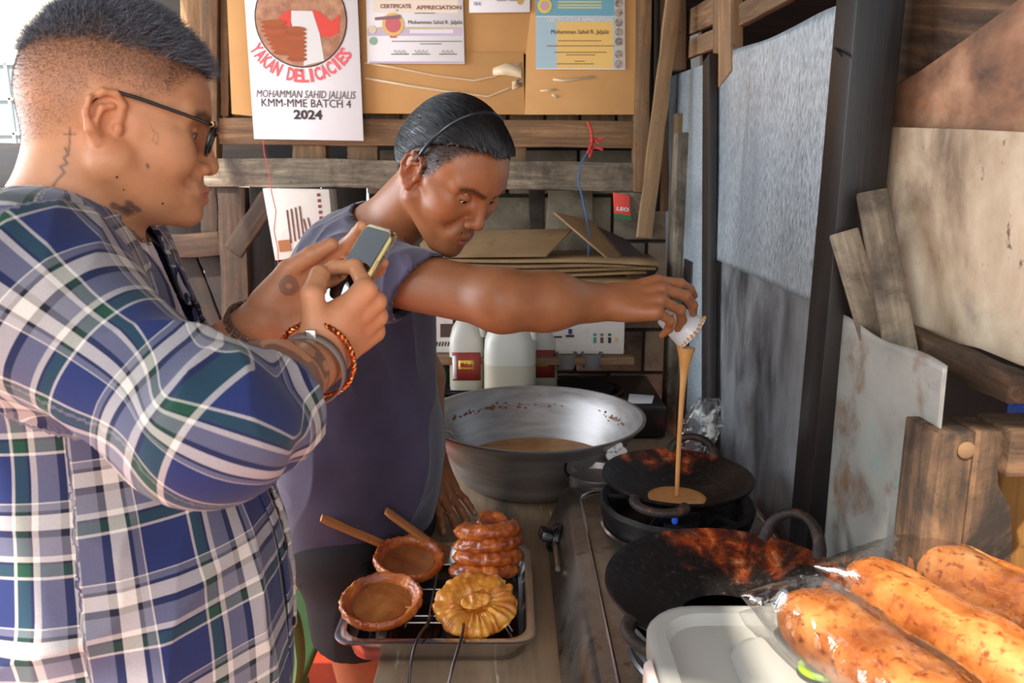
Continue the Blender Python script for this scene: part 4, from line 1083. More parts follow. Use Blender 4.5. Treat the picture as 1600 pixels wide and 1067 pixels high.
bread_m = speckled('toasted bread', [(0.30, (146, 72, 26)), (0.46, (198, 116, 52)), (0.62, (224, 152, 84)), (0.78, (240, 196, 136))], 16, rough=0.6, bmp=0.5, bscale=110, fine=[(95, (140, 62, 22), 0.54, 0.66), (40, (150, 76, 30), 0.60, 0.72)], bdist=0.002)
def loaf(name, label, A, B, w, h, seed, group):
    A, B = Vector(A), Vector(B); M, L = frame_of(A, B, Vector((-(B - A).y, (B - A).x, 0)))
    rings = []; n = 30; m = 26
    for i in range(m + 1):
        u = i / m; e = max(0.0, 1 - abs(2 * u - 1) ** 5) ** 0.5
        e = max(e, 0.02)
        rg = []
        for k in range(n):
            a = 2 * math.pi * k / n; c, s_ = math.cos(a), math.sin(a)
            p = Vector((L * u, w / 2 * e * math.copysign(abs(c) ** 0.85, c), h / 2 * e * math.copysign(abs(s_) ** 0.8, s_)))
            d = 0.004 * mnoise.noise(p * 22 + Vector((seed, 0, 0))) + 0.0012 * mnoise.noise(p * 90)
            rg.append(p * 1.0 + Vector((0, c * d, s_ * d)))
        rings.append(rg)
    o = build(name, MB().loft(rings), bread_m, frame=M, ang=80)
    return tag(o, label, 'bread', group)
def on_lid(px, py, dz): return at_z(px, py, ZL + dz)
h = 0.066; zz = h / 2 + 0.004
a1, b1 = on_lid(1232, 938, zz), on_lid(1520, 1150, zz)
a2, b2 = on_lid(1330, 893, zz + .004), on_lid(1660, 1090, zz + .004)
a3, b3 = on_lid(1425, 862, zz + .006), on_lid(1700, 985, zz + .006)
loaf('bread_loaf', 'long brown speckled loaf in the bag nearest the box corner', a1, b1, 0.082, h, 1, 'bread loaves in clear bags')
loaf('bread_loaf', 'middle long toasted loaf sharing the second clear bag', a2, b2, 0.078, h, 5, 'bread loaves in clear bags')
loaf('bread_loaf', 'rear long toasted loaf against the charred end post', a3, b3, 0.074, h * 0.95, 8, 'bread loaves in clear bags')
film2 = clear_film('bread bag film', gl=0.3)
def bag(label, A, B, halfw, hh, seed, ext=0.03, side=None):
    A, B = Vector(A), Vector(B); M, L = frame_of(A, B, Vector((-(B - A).y, (B - A).x, 0)))
    mb = MB(); rings = []; n = 64; m = 60
    for i in range(m + 1):
        u = i / m; x = -ext + (L + 2 * ext) * u
        d_end = min(x + ext, L + ext - x)
        e = min(1.0, max(0.0, d_end) / (ext + 0.035)); hz = hh * (0.05 + 0.95 * math.sin(e * math.pi / 2) ** 0.8); wy = halfw * (0.93 + 0.07 * e)
        rg = []
        for k in range(n):
            a = 2 * math.pi * k / n; c, s_ = math.cos(a), math.sin(a)
            p = Vector((x, wy * math.copysign(abs(c) ** 0.7, c), hz * math.copysign(abs(s_) ** 0.9, s_)))
            q = p * 1.0
            w = mnoise.noise(Vector((p.x * 16 + seed, p.y * 40, p.z * 30))) * 0.0045 + abs(mnoise.noise(Vector((p.x * 45 + 9 * p.y * 10, p.y * 55, seed)))) * 0.0035
            rg.append(q + Vector((w * 0.6, c * w, s_ * w)))
        rings.append(rg)
    mb.loft(rings)
    o = build('bread_bag', mb, film2, frame=M, ang=80)
    return tag(o, label, 'bag', 'clear bags of bread')
bag('clear glossy plastic bag around the loaf nearest the box corner', a1, b1, 0.046, 0.038, 2)
bag('clear glossy plastic bag around two loaves in front of the charred post', (a2 + a3) / 2, (b2 + b3) / 2, 0.088, 0.040, 6)

# ---- leaning planks, tarp and board on the right
for pts, lb in (([(1318, 362, 1.06), (1372, 545, 1.0)], 'shorter grey slab of wood tucked behind the rusty sheet'), ([(1362, 300, 1.05), (1410, 560, 0.99)], 'longer grey slab of wood tucked behind the rusty sheet')):
    A = at_x(pts[0][0], pts[0][1], 0.497 + pts[0][2] * 0); B = at_x(pts[1][0] , pts[1][1], 0.512); A.y = min(A.y, 1.145); A = at_y(pts[0][0], pts[0][1], A.y); M, L = frame_of(A, B, (0.75, -0.3, 0))
    mb = MB().loft([[(L * u, y, z) for y, z in ((-0.020, -0.008), (0.020, -0.008), (0.020, 0.008), (-0.020, 0.008))] for u in (0, 0.5, 1)])
    tag(build('grey_slab', mb, MAT['wood_grey'], frame=M, bevel=0.003), lb, 'plank', 'grey slabs beside the dark post')
o = sheet('leaning_board', [at_v(x, y, (0.62, 1.0), (0.74, 0.86)) for x, y in [(1566, 660), (1582, 650), (1680, 900), (1590, 960), (1548, 900)]], 0.012, wood('yellow board', (140, 96, 44), (196, 150, 84)), bevel=0.001)
tag(o, 'yellowish board leaning behind the charred end post', 'board')
mb = MB()
tA, tB = at_y(1576, 600, 1.02), at_y(1680, 760, 0.98)
def tarp(u, v):
    x = tA.x + (tB.x - tA.x) * u; z = tA.z + (tB.z - tA.z) * v
    return (x, 1.02 + 0.02 * mnoise.noise(Vector((u * 5, v * 6, 1))) - 0.02 * u, z)
mb.grid(tarp, 24, 24)
tag(build('blue_cloth', mb, plain('blue cloth', (36, 62, 128), 0.7), solid=0.002), 'dark blue crumpled cloth at the right edge behind the end post', 'cloth')

# ---- green plastic armchair between the two men
gm = plain('green plastic', (112, 148, 92), 0.4)
ch = thing('plastic_chair', 'green plastic armchair half hidden behind the plaid shirt', 'chair', (-0.69, 1.80, 0))
cxx, cyy = -0.69, 1.80
build('seat', MB().box((cxx, cyy, 0.42), (0.44, 0.42, 0.025)), gm, ch, bevel=0.01, seg=3)
for sx in (-1, 1):
    for sy in (-1, 1):
        build('leg', MB().loft([[(cxx + sx * 0.235 + dx, cyy + sy * 0.225 + dy, 0) for dx, dy in ((-.018, -.018), (.018, -.018), (.018, .018), (-.018, .018))], [(cxx + sx * 0.20 + dx, cyy + sy * 0.19 + dy, 0.42) for dx, dy in ((-.026, -.026), (.026, -.026), (.026, .026), (-.026, .026))]]), gm, ch, bevel=0.006)
for sy in (-1, 1):
    pts = smooth_path([(cxx + 0.205, cyy + sy * 0.20, 0.42), (cxx + 0.225, cyy + sy * 0.225, 0.52), (cxx + 0.21, cyy + sy * 0.24, 0.63), (cxx + 0.13, cyy + sy * 0.245, 0.665), (cxx - 0.08, cyy + sy * 0.245, 0.67), (cxx - 0.22, cyy + sy * 0.23, 0.70)])
    rings = []
    for i, p in enumerate(pts):
        t = (pts[min(i + 1, len(pts) - 1)] - pts[max(i - 1, 0)]).normalized(); s_ = Vector((0, 1, 0)); n_ = t.cross(s_).normalized()
        rings.append([p + s_ * (0.028 * math.cos(a)) + n_ * (0.010 * math.sin(a)) for a in np.linspace(0, 2 * math.pi, 11)[:-1]])
    build('armrest', MB().loft(rings), gm, ch, ang=70)
rings = []
bk = MB()
for k in range(5):
    y = cyy - 0.17 + 0.085 * k
    board('back_slat', (cxx - 0.19, y, 0.43), (cxx - 0.25, y, 0.80), (0, 1, 0), 0.05, 0.01, gm, ch)
board('top_rail', (cxx - 0.252, cyy - 0.22, 0.82), (cxx - 0.252, cyy + 0.22, 0.82), (0, 0, 1), 0.07, 0.016, gm, ch, bevel=0.006)

# ================================================================== bodies and clothes: smooth implicit surfaces meshed in numpy
F32 = np.float32
def A3(p): return np.array(p, dtype=F32)
def vnoise(P, seed=0):
    """smooth value noise in [-1, 1] at points P (n, 3)"""
    P = np.asarray(P, dtype=np.float64); I = np.floor(P).astype(np.int64); f = P - I; f = f * f * (3 - 2 * f)
    def hsh(i, j, k):
        h = (i * 374761393 + j * 668265263 + k * 2147483647 + seed * 1274126177) & 0xFFFFFFFF
        h = ((h ^ (h >> 13)) * 1274126177) & 0xFFFFFFFF
        h = h ^ (h >> 16)
        return (h & 0xFFFF) / 32767.5 - 1
    out = 0
    for a in (0, 1):
        for b in (0, 1):
            for c in (0, 1):
                w = (f[:, 0] if a else 1 - f[:, 0]) * (f[:, 1] if b else 1 - f[:, 1]) * (f[:, 2] if c else 1 - f[:, 2])
                out = out + w * hsh(I[:, 0] + a, I[:, 1] + b, I[:, 2] + c)
    return out

class SDF:
    def __init__(s): s.ops = []; s.grow = 0.0
    def op(s, f, k, mode): s.ops.append((f, k, mode)); return s
    def rc(s, a, b, ra, rb, k=0.01, mode='u', flat=None):
        """tapered capsule; FLAT = (direction, factor) squashes its section"""
        a, b = A3(a), A3(b); ba = b - a; L2 = float(ba @ ba) + 1e-12; ra += s.grow; rb += s.grow
        if flat is not None:
            n = A3(flat[0]); n = n - ba * float(n @ ba) / L2; n = n / np.linalg.norm(n); q = F32(1 / flat[1] - 1)
        def f(P):
            p = P - a; t = np.clip((p @ ba) / L2, 0, 1)
            w = p - t[..., None] * ba
            if flat is not None:
                w = w + (w @ n)[..., None] * (n * q)
                return (np.sqrt((w * w).sum(-1)) - (ra + (rb - ra) * t)) * (flat[1] if flat[1] < 1 else 1)
            return np.sqrt((w * w).sum(-1)) - (ra + (rb - ra) * t)
        return s.op(f, k, mode)
    def ell(s, c, r, R=None, k=0.01, mode='u'):
        c = A3(c); r = A3(r) + F32(s.grow); R = np.eye(3, dtype=F32) if R is None else np.asarray(R, dtype=F32)   # R: columns are the ellipsoid's axes
        def f(P):
            q = (P - c) @ R
            u = q / r; v = u / r
            k0 = np.sqrt((u * u).sum(-1)) + 1e-9; k1 = np.sqrt((v * v).sum(-1)) + 1e-9
            return np.where(k0 < 0.5, (k0 - 1) * float(r.min()), k0 * (k0 - 1) / k1)
        return s.op(f, k, mode)
    @staticmethod
    def comb(d, e, k, mode):
        if mode == 'u':
            h = np.clip(0.5 + 0.5 * (d - e) / k, 0, 1); return d + (e - d) * h - k * h * (1 - h)
        if mode == 's':
            h = np.clip(0.5 - 0.5 * (d + e) / k, 0, 1); return d + (-e - d) * h + k * h * (1 - h)
        h = np.clip(0.5 - 0.5 * (d - e) / k, 0, 1); return d + (e - d) * h + k * h * (1 - h)
    def __call__(s, P):
        P = np.asarray(P, dtype=F32); d = np.full(P.shape[:-1], 10.0, dtype=F32)
        for f, k, m in s.ops: d = s.comb(d, f(P), k, m)
        return d
    def mesh(s, h, lo, hi, keep=None, post=None, pad=0.0):
        """surface nets on the blocks near the surface; returns (verts, quads)"""
        B = 16; lo = np.array(lo, dtype=np.float64); hi = np.array(hi, dtype=np.float64)
        nb = np.ceil((hi - lo) / (B * h)).astype(int)
        g = np.stack(np.meshgrid(*[np.arange(n) for n in nb], indexing='ij'), -1).reshape(-1, 3)
        ctr = (lo + (g + 0.5) * B * h).astype(F32); R = B * h * 0.867
        if keep is not None:
            m = keep(ctr); g, ctr = g[m], ctr[m]
        d = np.full(len(ctr), 10.0, dtype=F32); rel = []
        for f, k, m in s.ops:
            e = f(ctr); rel.append(e < R * 1.25 + k + 0.012 + pad); d = s.comb(d, e, k, m)
        act = np.abs(d) < R * 1.3 + 0.012 + pad
        g, ctr = g[act], ctr[act]; rel = [r[act] for r in rel]
        ii = np.stack(np.meshgrid(*[np.arange(B + 1)] * 3, indexing='ij'), -1).reshape(-1, 3)
        off = (ii * h).astype(F32)
        n = len(g); base = (lo + g * B * h).astype(F32)
        V = np.full((n, (B + 1) ** 3), 10.0, dtype=F32)
        CH = 64
        for c0 in range(0, n, CH):
            P = base[c0:c0 + CH, None, :] + off[None]
            W = V[c0:c0 + CH]
            for (f, k, m), r in zip(s.ops, rel):
                q = np.nonzero(r[c0:c0 + CH])[0]
                if len(q): W[q] = s.comb(W[q], f(P[q]), k, m)
            if post is not None: W[:] = post(P, W)
        V = V.reshape(n, B + 1, B + 1, B + 1)
        # cells
        ins = V < 0
        cnt = np.zeros((n, B, B, B), dtype=np.int8); acc = np.zeros((n, B, B, B, 3), dtype=F32); num = np.zeros((n, B, B, B), dtype=F32)
        for a in (0, 1):
            for b in (0, 1):
                for c in (0, 1): cnt += ins[:, a:a + B, b:b + B, c:c + B]
        cross = (cnt > 0) & (cnt < 8)
        cb = np.stack(np.nonzero(cross), -1)
        bi, ci, cj, ck = cb.T
        corner = {}
        for a in (0, 1):
            for b in (0, 1):
                for c in (0, 1): corner[(a, b, c)] = V[bi, ci + a, cj + b, ck + c]
        acc = np.zeros((len(cb), 3)); num = np.zeros(len(cb))
        for ax in range(3):
            for u in (0, 1):
                for v in (0, 1):
                    p0 = [u, v]; p0.insert(ax, 0); p1 = list(p0); p1[ax] = 1
                    va, vb = corner[tuple(p0)], corner[tuple(p1)]
                    mk = (va < 0) != (vb < 0); t = np.where(mk, va / np.where(mk, va - vb, 1), 0)
                    pt = np.array(p0, dtype=float)[None] + t[:, None] * np.eye(3)[ax][None]
                    acc += pt * mk[:, None]; num += mk
        gc = g[bi] * B + np.stack([ci, cj, ck], -1)
        verts = lo + (gc + acc / num[:, None]) * h
        D = nb * B + 2
        key = (gc[:, 0] * D[1] + gc[:, 1]) * D[2] + gc[:, 2]
        od = np.argsort(key); skey = key[od]
        def find(G):
            kk = (G[:, 0] * D[1] + G[:, 1]) * D[2] + G[:, 2]
            p = np.searchsorted(skey, kk); p = np.clip(p, 0, len(skey) - 1)
            return np.where((skey[p] == kk) & (G >= 0).all(1), od[p], -1)
        quads = []
        for ax in range(3):
            sl0 = [slice(None)] + [slice(0, B)] * 3; sl1 = list(sl0); sl1[ax + 1] = slice(1, B + 1)
            a, b = ins[tuple(sl0)], ins[tuple(sl1)]
            e = np.stack(np.nonzero(a != b), -1)
            G = g[e[:, 0]] * B + e[:, 1:]
            sign = a[e[:, 0], e[:, 1], e[:, 2], e[:, 3]]
            u, v = np.eye(3, dtype=int)[(ax + 1) % 3], np.eye(3, dtype=int)[(ax + 2) % 3]
            q = np.stack([find(G - u - v), find(G - v), find(G), find(G - u)], -1)
            ok = (q >= 0).all(1); q = q[ok]; sg = sign[ok]
            q[~sg] = q[~sg][:, ::-1]
            quads.append(q)
        return verts, np.concatenate(quads)

def vnormals(v, q):
    n = np.zeros_like(v)
    fn = np.cross(v[q[:, 2]] - v[q[:, 0]], v[q[:, 3]] - v[q[:, 1]])
    for i in range(4): np.add.at(n, q[:, i], fn)
    return n / (np.linalg.norm(n, axis=1)[:, None] + 1e-12)
def relax(v, q, it=1, lam=0.5):
    """light Laplacian smoothing over the quads' edges"""
    e = np.concatenate([q[:, [0, 1]], q[:, [1, 2]], q[:, [2, 3]], q[:, [3, 0]]]); e = np.concatenate([e, e[:, ::-1]])
    c = np.bincount(e[:, 0], minlength=len(v)).astype(float)[:, None] + 1e-9
    for _ in range(it):
        s = np.stack([np.bincount(e[:, 0], weights=v[e[:, 1], k], minlength=len(v)) for k in range(3)], -1)
        v = v + lam * (s / c - v)
    return v
def np_obj(name, v, q, mat, parent=None, col=None, uv=None, extra=None):
    me = bpy.data.meshes.new(name)
    loc = np.array(world_of(parent).translation) if parent else np.zeros(3)
    v = np.asarray(v) - loc
    me.vertices.add(len(v)); me.vertices.foreach_set('co', v.astype(np.float32).ravel())
    nl = q.size; k = q.shape[1]
    me.loops.add(nl); me.loops.foreach_set('vertex_index', q.astype(np.int32).ravel())
    me.polygons.add(len(q)); me.polygons.foreach_set('loop_start', np.arange(0, nl, k, dtype=np.int32))
    me.update(calc_edges=True); me.validate()
    me.shade_smooth()
    if col is not None:
        a = me.color_attributes.new('Col', 'FLOAT_COLOR', 'POINT')
        a.data.foreach_set('color', np.concatenate([col, np.ones((len(col), 1))], 1).astype(np.float32).ravel())
    if uv is not None:
        l = me.uv_layers.new(name='UVMap'); l.data.foreach_set('uv', uv[q.ravel()].astype(np.float32).ravel())
    for kx, arr in (extra or {}).items():
        a = me.attributes.new(kx, 'FLOAT', 'POINT'); a.data.foreach_set('value', arr.astype(np.float32))
    for m in (mat if isinstance(mat, (list, tuple)) else [mat]): me.materials.append(m)
    o = bpy.data.objects.new(name, me); COL.objects.link(o)
    if parent: o.parent = parent
    return o

def lin3(c): return np.array(lin(c)[:3])
class Head:
    """head frame: origin between the ear canals, x to the face, y to the person's left, z up"""
    def __init__(s, o, yaw, pitch, roll=0.0, scale=1.0):
        ca, sa, cp, sp_ = math.cos(yaw), math.sin(yaw), math.cos(pitch), math.sin(pitch)
        f = np.array([cp * ca, cp * sa, -sp_]); l = np.array([-sa, ca, 0.0]); u = np.cross(f, l)
        cr, sr = math.cos(roll), math.sin(roll)
        l, u = l * cr + u * sr, u * cr - l * sr
        s.R = np.stack([f, l, u], 1); s.o = np.array(o, dtype=float); s.s = scale; s.fz = 1.0; s.fx = 0.0; s.lip = 0.0
    def w(s, p): return s.o + s.s * (s.R @ np.array(p, dtype=float))
    def loc(s, P): return ((np.asarray(P, dtype=float) - s.o) @ s.R) / s.s
    def matrix(s):
        M = Matrix([list(r) for r in s.R]).to_4x4(); M.translation = Vector(s.o); return M

def face_warp(p, H):
    x, y, z = p
    if z < -0.02 and abs(y) < 0.07: return (x + H.fx * (-0.02 - z), y, -0.02 + (z + 0.02) * H.fz)
    return p
def add_head(S, H, chub=0.0, lids=1.0, crown=0.0):
    k = H.s
    def E(c, r, kk=0.012, mode='u', R=None):
        c = face_warp(c, H); S.ell(H.w(c), np.array(r) * k, H.R if R is None else H.R @ R, kk, mode)
    def C(a, b, ra, rb, kk=0.01, mode='u', flat=None):
        a, b = face_warp(a, H), face_warp(b, H); S.rc(H.w(a), H.w(b), ra * k, rb * k, kk, mode, None if flat is None else (H.R @ np.array(flat[0]), flat[1]))
    E((-0.004, 0, 0.040 + crown * 0.5), (0.094, 0.076, 0.088 + crown * 0.5))
    E((-0.034, 0, 0.022), (0.062, 0.068, 0.062), 0.03)
    E((0.042, 0, 0.040), (0.054, 0.062, 0.056), 0.03)
    E((0.040, 0, -0.022), (0.050, 0.056 + chub * 0.5, 0.066), 0.03)
    E((0.052, 0, -0.054), (0.038, 0.036 + chub * 0.4, 0.040), 0.02)
    for s in (-1, 1):
        C((0.008, s * (0.056 + chub * 0.6), -0.040), (0.066, s * 0.020, -0.088), 0.018 + chub * 0.6, 0.017, 0.02)
        E((0.058, s * (0.040 + chub * 0.4), -0.016), (0.028 + chub * 0.5, 0.024, 0.026), 0.018)
        C((0.030, s * 0.062, 0.006), (0.070, s * 0.048, 0.002), 0.010, 0.012, 0.018)
        C((0.0885, s * 0.014, 0.0365), (0.074, s * 0.050, 0.036), 0.0095, 0.009, 0.014)
    E((0.082 + chub * 0.5, 0, -0.089), (0.019, 0.022, 0.018), 0.018)
    E((0.086, 0, -0.055), (0.016, 0.030, 0.020), 0.018)
    # sockets, lids
    for s in (-1, 1):
        E((0.094, s * 0.033, 0.018), (0.013, 0.019, 0.012), 0.014, 's')
        E((0.0755, s * 0.0325, 0.0165), (0.0148, 0.0155, 0.0142), 0.004)
    # nose
    C((0.091, 0, 0.026), (0.109, 0, -0.014), 0.0072, 0.0092, 0.012)
    E((0.1100, 0, -0.018), (0.0098, 0.0108, 0.0092), 0.008)
    for s in (-1, 1):
        E((0.1005, s * 0.0140, -0.0225), (0.0105, 0.0080, 0.0080), 0.006)
        E((0.1065, s * 0.0066, -0.0300), (0.0055, 0.0034, 0.0050), 0.003, 's')
        C((0.094, s * 0.025, -0.024), (0.088, s * 0.034, -0.046), 0.002, 0.002, 0.014, 's')
    # lips
    lp = H.lip
    for s in (-1, 1):
        C((0.0905 + lp, s * 0.021, -0.0575), (0.1010 + lp, s * 0.004, -0.0520), 0.0036, 0.0052, 0.006)
        C((0.0895 + lp, s * 0.020, -0.0600), (0.0990 + lp, s * 0.002, -0.0660), 0.0036, 0.0060, 0.006)
    C((0.088 + lp, -0.024, -0.0590), (0.109 + lp, 0, -0.0590), 0.0010, 0.0012 + lp * 0.12, 0.0035, 's')
    C((0.088 + lp, 0.024, -0.0590), (0.109 + lp, 0, -0.0590), 0.0010, 0.0012 + lp * 0.12, 0.0035, 's')
    E((0.077, 0, -0.078), (0.011, 0.016, 0.008), 0.008)
    # eye slit
    for s in (-1, 1):
        E((0.091, s * 0.0325, 0.0165 - 0.0035 * lids), (0.0080, 0.0135, 0.0026 + 0.0022 * (1.3 - lids)), 0.0016, 's')
        C((0.085, s * 0.018, 0.0255), (0.082, s * 0.046, 0.0255), 0.0010, 0.0010, 0.004, 's')
    # ears
    for s in (-1, 1):
        def P(x, z, y): return (x * 0.88 - 0.001, s * (0.0745 + (y - 0.0765) * 0.95), z * 0.86 + 0.002)
        E(P(-0.006, 0.004, 0.0765), (0.0185, 0.0060, 0.031), 0.006)
        hel = [P(0.012, 0.010, 0.0765), P(0.013, 0.026, 0.079), P(0.004, 0.037, 0.083), P(-0.010, 0.036, 0.087), P(-0.021, 0.024, 0.091), P(-0.0235, 0.006, 0.091), P(-0.017, -0.012, 0.087), P(-0.006, -0.026, 0.082), P(0.003, -0.031, 0.079)]
        for i in range(len(hel) - 1):
            r0 = 0.0040 if i < 6 else 0.0058
            C(hel[i], hel[i + 1], r0, r0 if i < 5 else 0.0060, 0.003)
        E(P(0.002, -0.025, 0.080), (0.008, 0.0045, 0.010), 0.005)
        ah = [P(0.002, 0.022, 0.0835), P(-0.009, 0.016, 0.0865), P(-0.012, 0.000, 0.086), P(-0.006, -0.013, 0.083)]
        for i in range(3): C(ah[i], ah[i + 1], 0.0032, 0.0032, 0.004)
        E(P(0.002, -0.002, 0.0865), (0.0085, 0.008, 0.0125), 0.004, 's')
        E(P(-0.016, 0.016, 0.0925), (0.0035, 0.004, 0.014), 0.004, 's')
        E(P(0.012, -0.004, 0.0795), (0.0045, 0.004, 0.0065), 0.004)

class Hand:
    """wrist, finger direction f, back-of-hand normal d; SIDE +1 right hand, -1 left hand"""
    def __init__(s, wrist, f, d, side, scale=1.0):
        s.o = np.array(wrist, dtype=float); f = np.array(f, dtype=float); f /= np.linalg.norm(f)
        d = np.array(d, dtype=float); d = d - f * (d @ f); d /= np.linalg.norm(d)
        s.f, s.d, s.r = f, d, side * np.cross(d, f); s.s = scale; s.side = side; s.tips = {}; s.nails = []
    def w(s, x, r, d): return s.o + s.s * (s.f * x + s.r * r + s.d * d)
    def build(s, S, curls, thumb, spread=(0.10, 0.02, -0.07, -0.17)):
        k = s.s
        def C(a, b, ra, rb, kk=0.01, flat=None, mode='u'): S.rc(a, b, ra * k, rb * k, kk, mode, flat)
        fl = (s.d, 0.62)
        C(s.w(-0.045, 0, 0), s.w(0.012, 0, 0), 0.029, 0.030, 0.015, (s.d, 0.74))
        mcp = [(0.093, 0.029, 0.004), (0.096, 0.008, 0.006), (0.090, -0.014, 0.004), (0.080, -0.034, 0.0)]
        for (x, r, d), (bx, br) in zip(mcp, ((0.010, 0.014), (0.008, 0.004), (0.008, -0.006), (0.010, -0.015))):
            C(s.w(bx, br, 0), s.w(x - 0.004, r, d - 0.005), 0.0165, 0.0128, 0.012)
        S.ell(s.w(0.045, -0.024, -0.008), np.array([0.036, 0.015, 0.014]) * k, np.stack([s.f, s.r, s.d], 1), 0.012)
        S.ell(s.w(0.038, 0.022, -0.010), np.array([0.034, 0.018, 0.016]) * k, np.stack([s.f, s.r, s.d], 1), 0.012)
        lens = [(0.044, 0.026, 0.021), (0.049, 0.030, 0.022), (0.045, 0.028, 0.022), (0.035, 0.021, 0.019)]
        rad = [(0.0102, 0.0092, 0.0084, 0.0070), (0.0104, 0.0094, 0.0086, 0.0070), (0.0098, 0.0089, 0.0081, 0.0066), (0.0088, 0.0078, 0.0071, 0.0058)]
        for i in range(4):
            p = s.w(*mcp[i]); sp_ = spread[i]; fd = s.f * math.cos(sp_) + s.r * math.sin(sp_); th = 0
            C(s.w(mcp[i][0] - 0.02, mcp[i][1] * 0.9, mcp[i][2] - 0.003), p, 0.0115, 0.0112, 0.007)
            for j in range(3):
                th += curls[i][j]; dr = fd * math.cos(th) - s.d * math.sin(th)
                q = p + dr * lens[i][j] * k
                C(p, q, rad[i][j], rad[i][j + 1], 0.0028)
                if j < 2: S.ell(q, np.array([1, 1, 1]) * rad[i][j + 1] * 1.05 * k, None, 0.002)
                if j == 2:
                    nn = fd * math.sin(th) + s.d * math.cos(th)
                    s.nails.append((q - dr * 0.004 * k + nn * rad[i][3] * 0.95 * k, rad[i][3] * 0.95 * k, dr, nn)); s.tips[i] = q
                p = q
        # thumb: three directions in (f, r, d)
        p = s.w(0.016, 0.022, -0.006)
        for j, (L, ra, rb) in enumerate(((0.046, 0.0155, 0.0130), (0.034, 0.0122, 0.0108), (0.027, 0.0108, 0.0082))):
            t = np.array(thumb[j], dtype=float); t /= np.linalg.norm(t); dr = s.f * t[0] + s.r * t[1] + s.d * t[2]
            q = p + dr * L * k
            C(p, q, ra, rb, 0.010 if j == 0 else 0.003)
            if j == 2: s.tips['t'] = q; s.tdir = dr
            p = q

def skin_mat(name, rough=0.42):
    m, nt, b = new_mat(name)
    a = nt.nodes.new('ShaderNodeVertexColor'); a.layer_name = 'Col'
    v = coords(nt, rand=False)
    n = noise(nt, v, 220, 4, 0.6); n2 = noise(nt, v, 30, 4, 0.6)
    k = ramp(nt, n2, [(0.35, (0.90, 0.88, 0.86, 1)), (0.65, (1.06, 1.05, 1.04, 1))])
    c = mixc(nt, 1.0, a.outputs['Color'], k, 'MULTIPLY')
    nt.links.new(c, b.inputs['Base Color']); b.inputs['Roughness'].default_value = rough
    b.inputs['Subsurface Weight'].default_value = 0.12; b.inputs['Subsurface Radius'].default_value = (0.008, 0.003, 0.0015); b.inputs['Subsurface Scale'].default_value = 1.0
    b.inputs['Specular IOR Level'].default_value = 0.4
    bump(nt, b, n, 0.12, 0.0006)
    return m
def paint(col, P, c, w):
    w = np.clip(w, 0, 1)[:, None]; return col * (1 - w) + np.asarray(c) * w
def soft(d, r, s): return np.clip((r + s - d) / (2 * s), 0, 1)
def segd(P, a, b):
    a, b = np.array(a), np.array(b); ba = b - a
    t = np.clip(((P - a) @ ba) / (ba @ ba), 0, 1); return np.linalg.norm(P - a - t[:, None] * ba, axis=1)
def inpoly(x, z, poly):
    ins = np.zeros(len(x), dtype=bool); n = len(poly)
    for i in range(n):
        x1, y1 = poly[i]; x2, y2 = poly[(i + 1) % n]
        c = ((y1 > z) != (y2 > z)) & (x < (x2 - x1) * (z - y1) / (y2 - y1 + 1e-12) + x1); ins ^= c
    return ins
def polydist(x, z, poly):
    d = np.full(len(x), 9.0); n = len(poly); P = np.stack([x, z], 1)
    for i in range(n): d = np.minimum(d, segd(P, poly[i], poly[(i + 1) % n]))
    return np.where(inpoly(x, z, poly), -d, d)
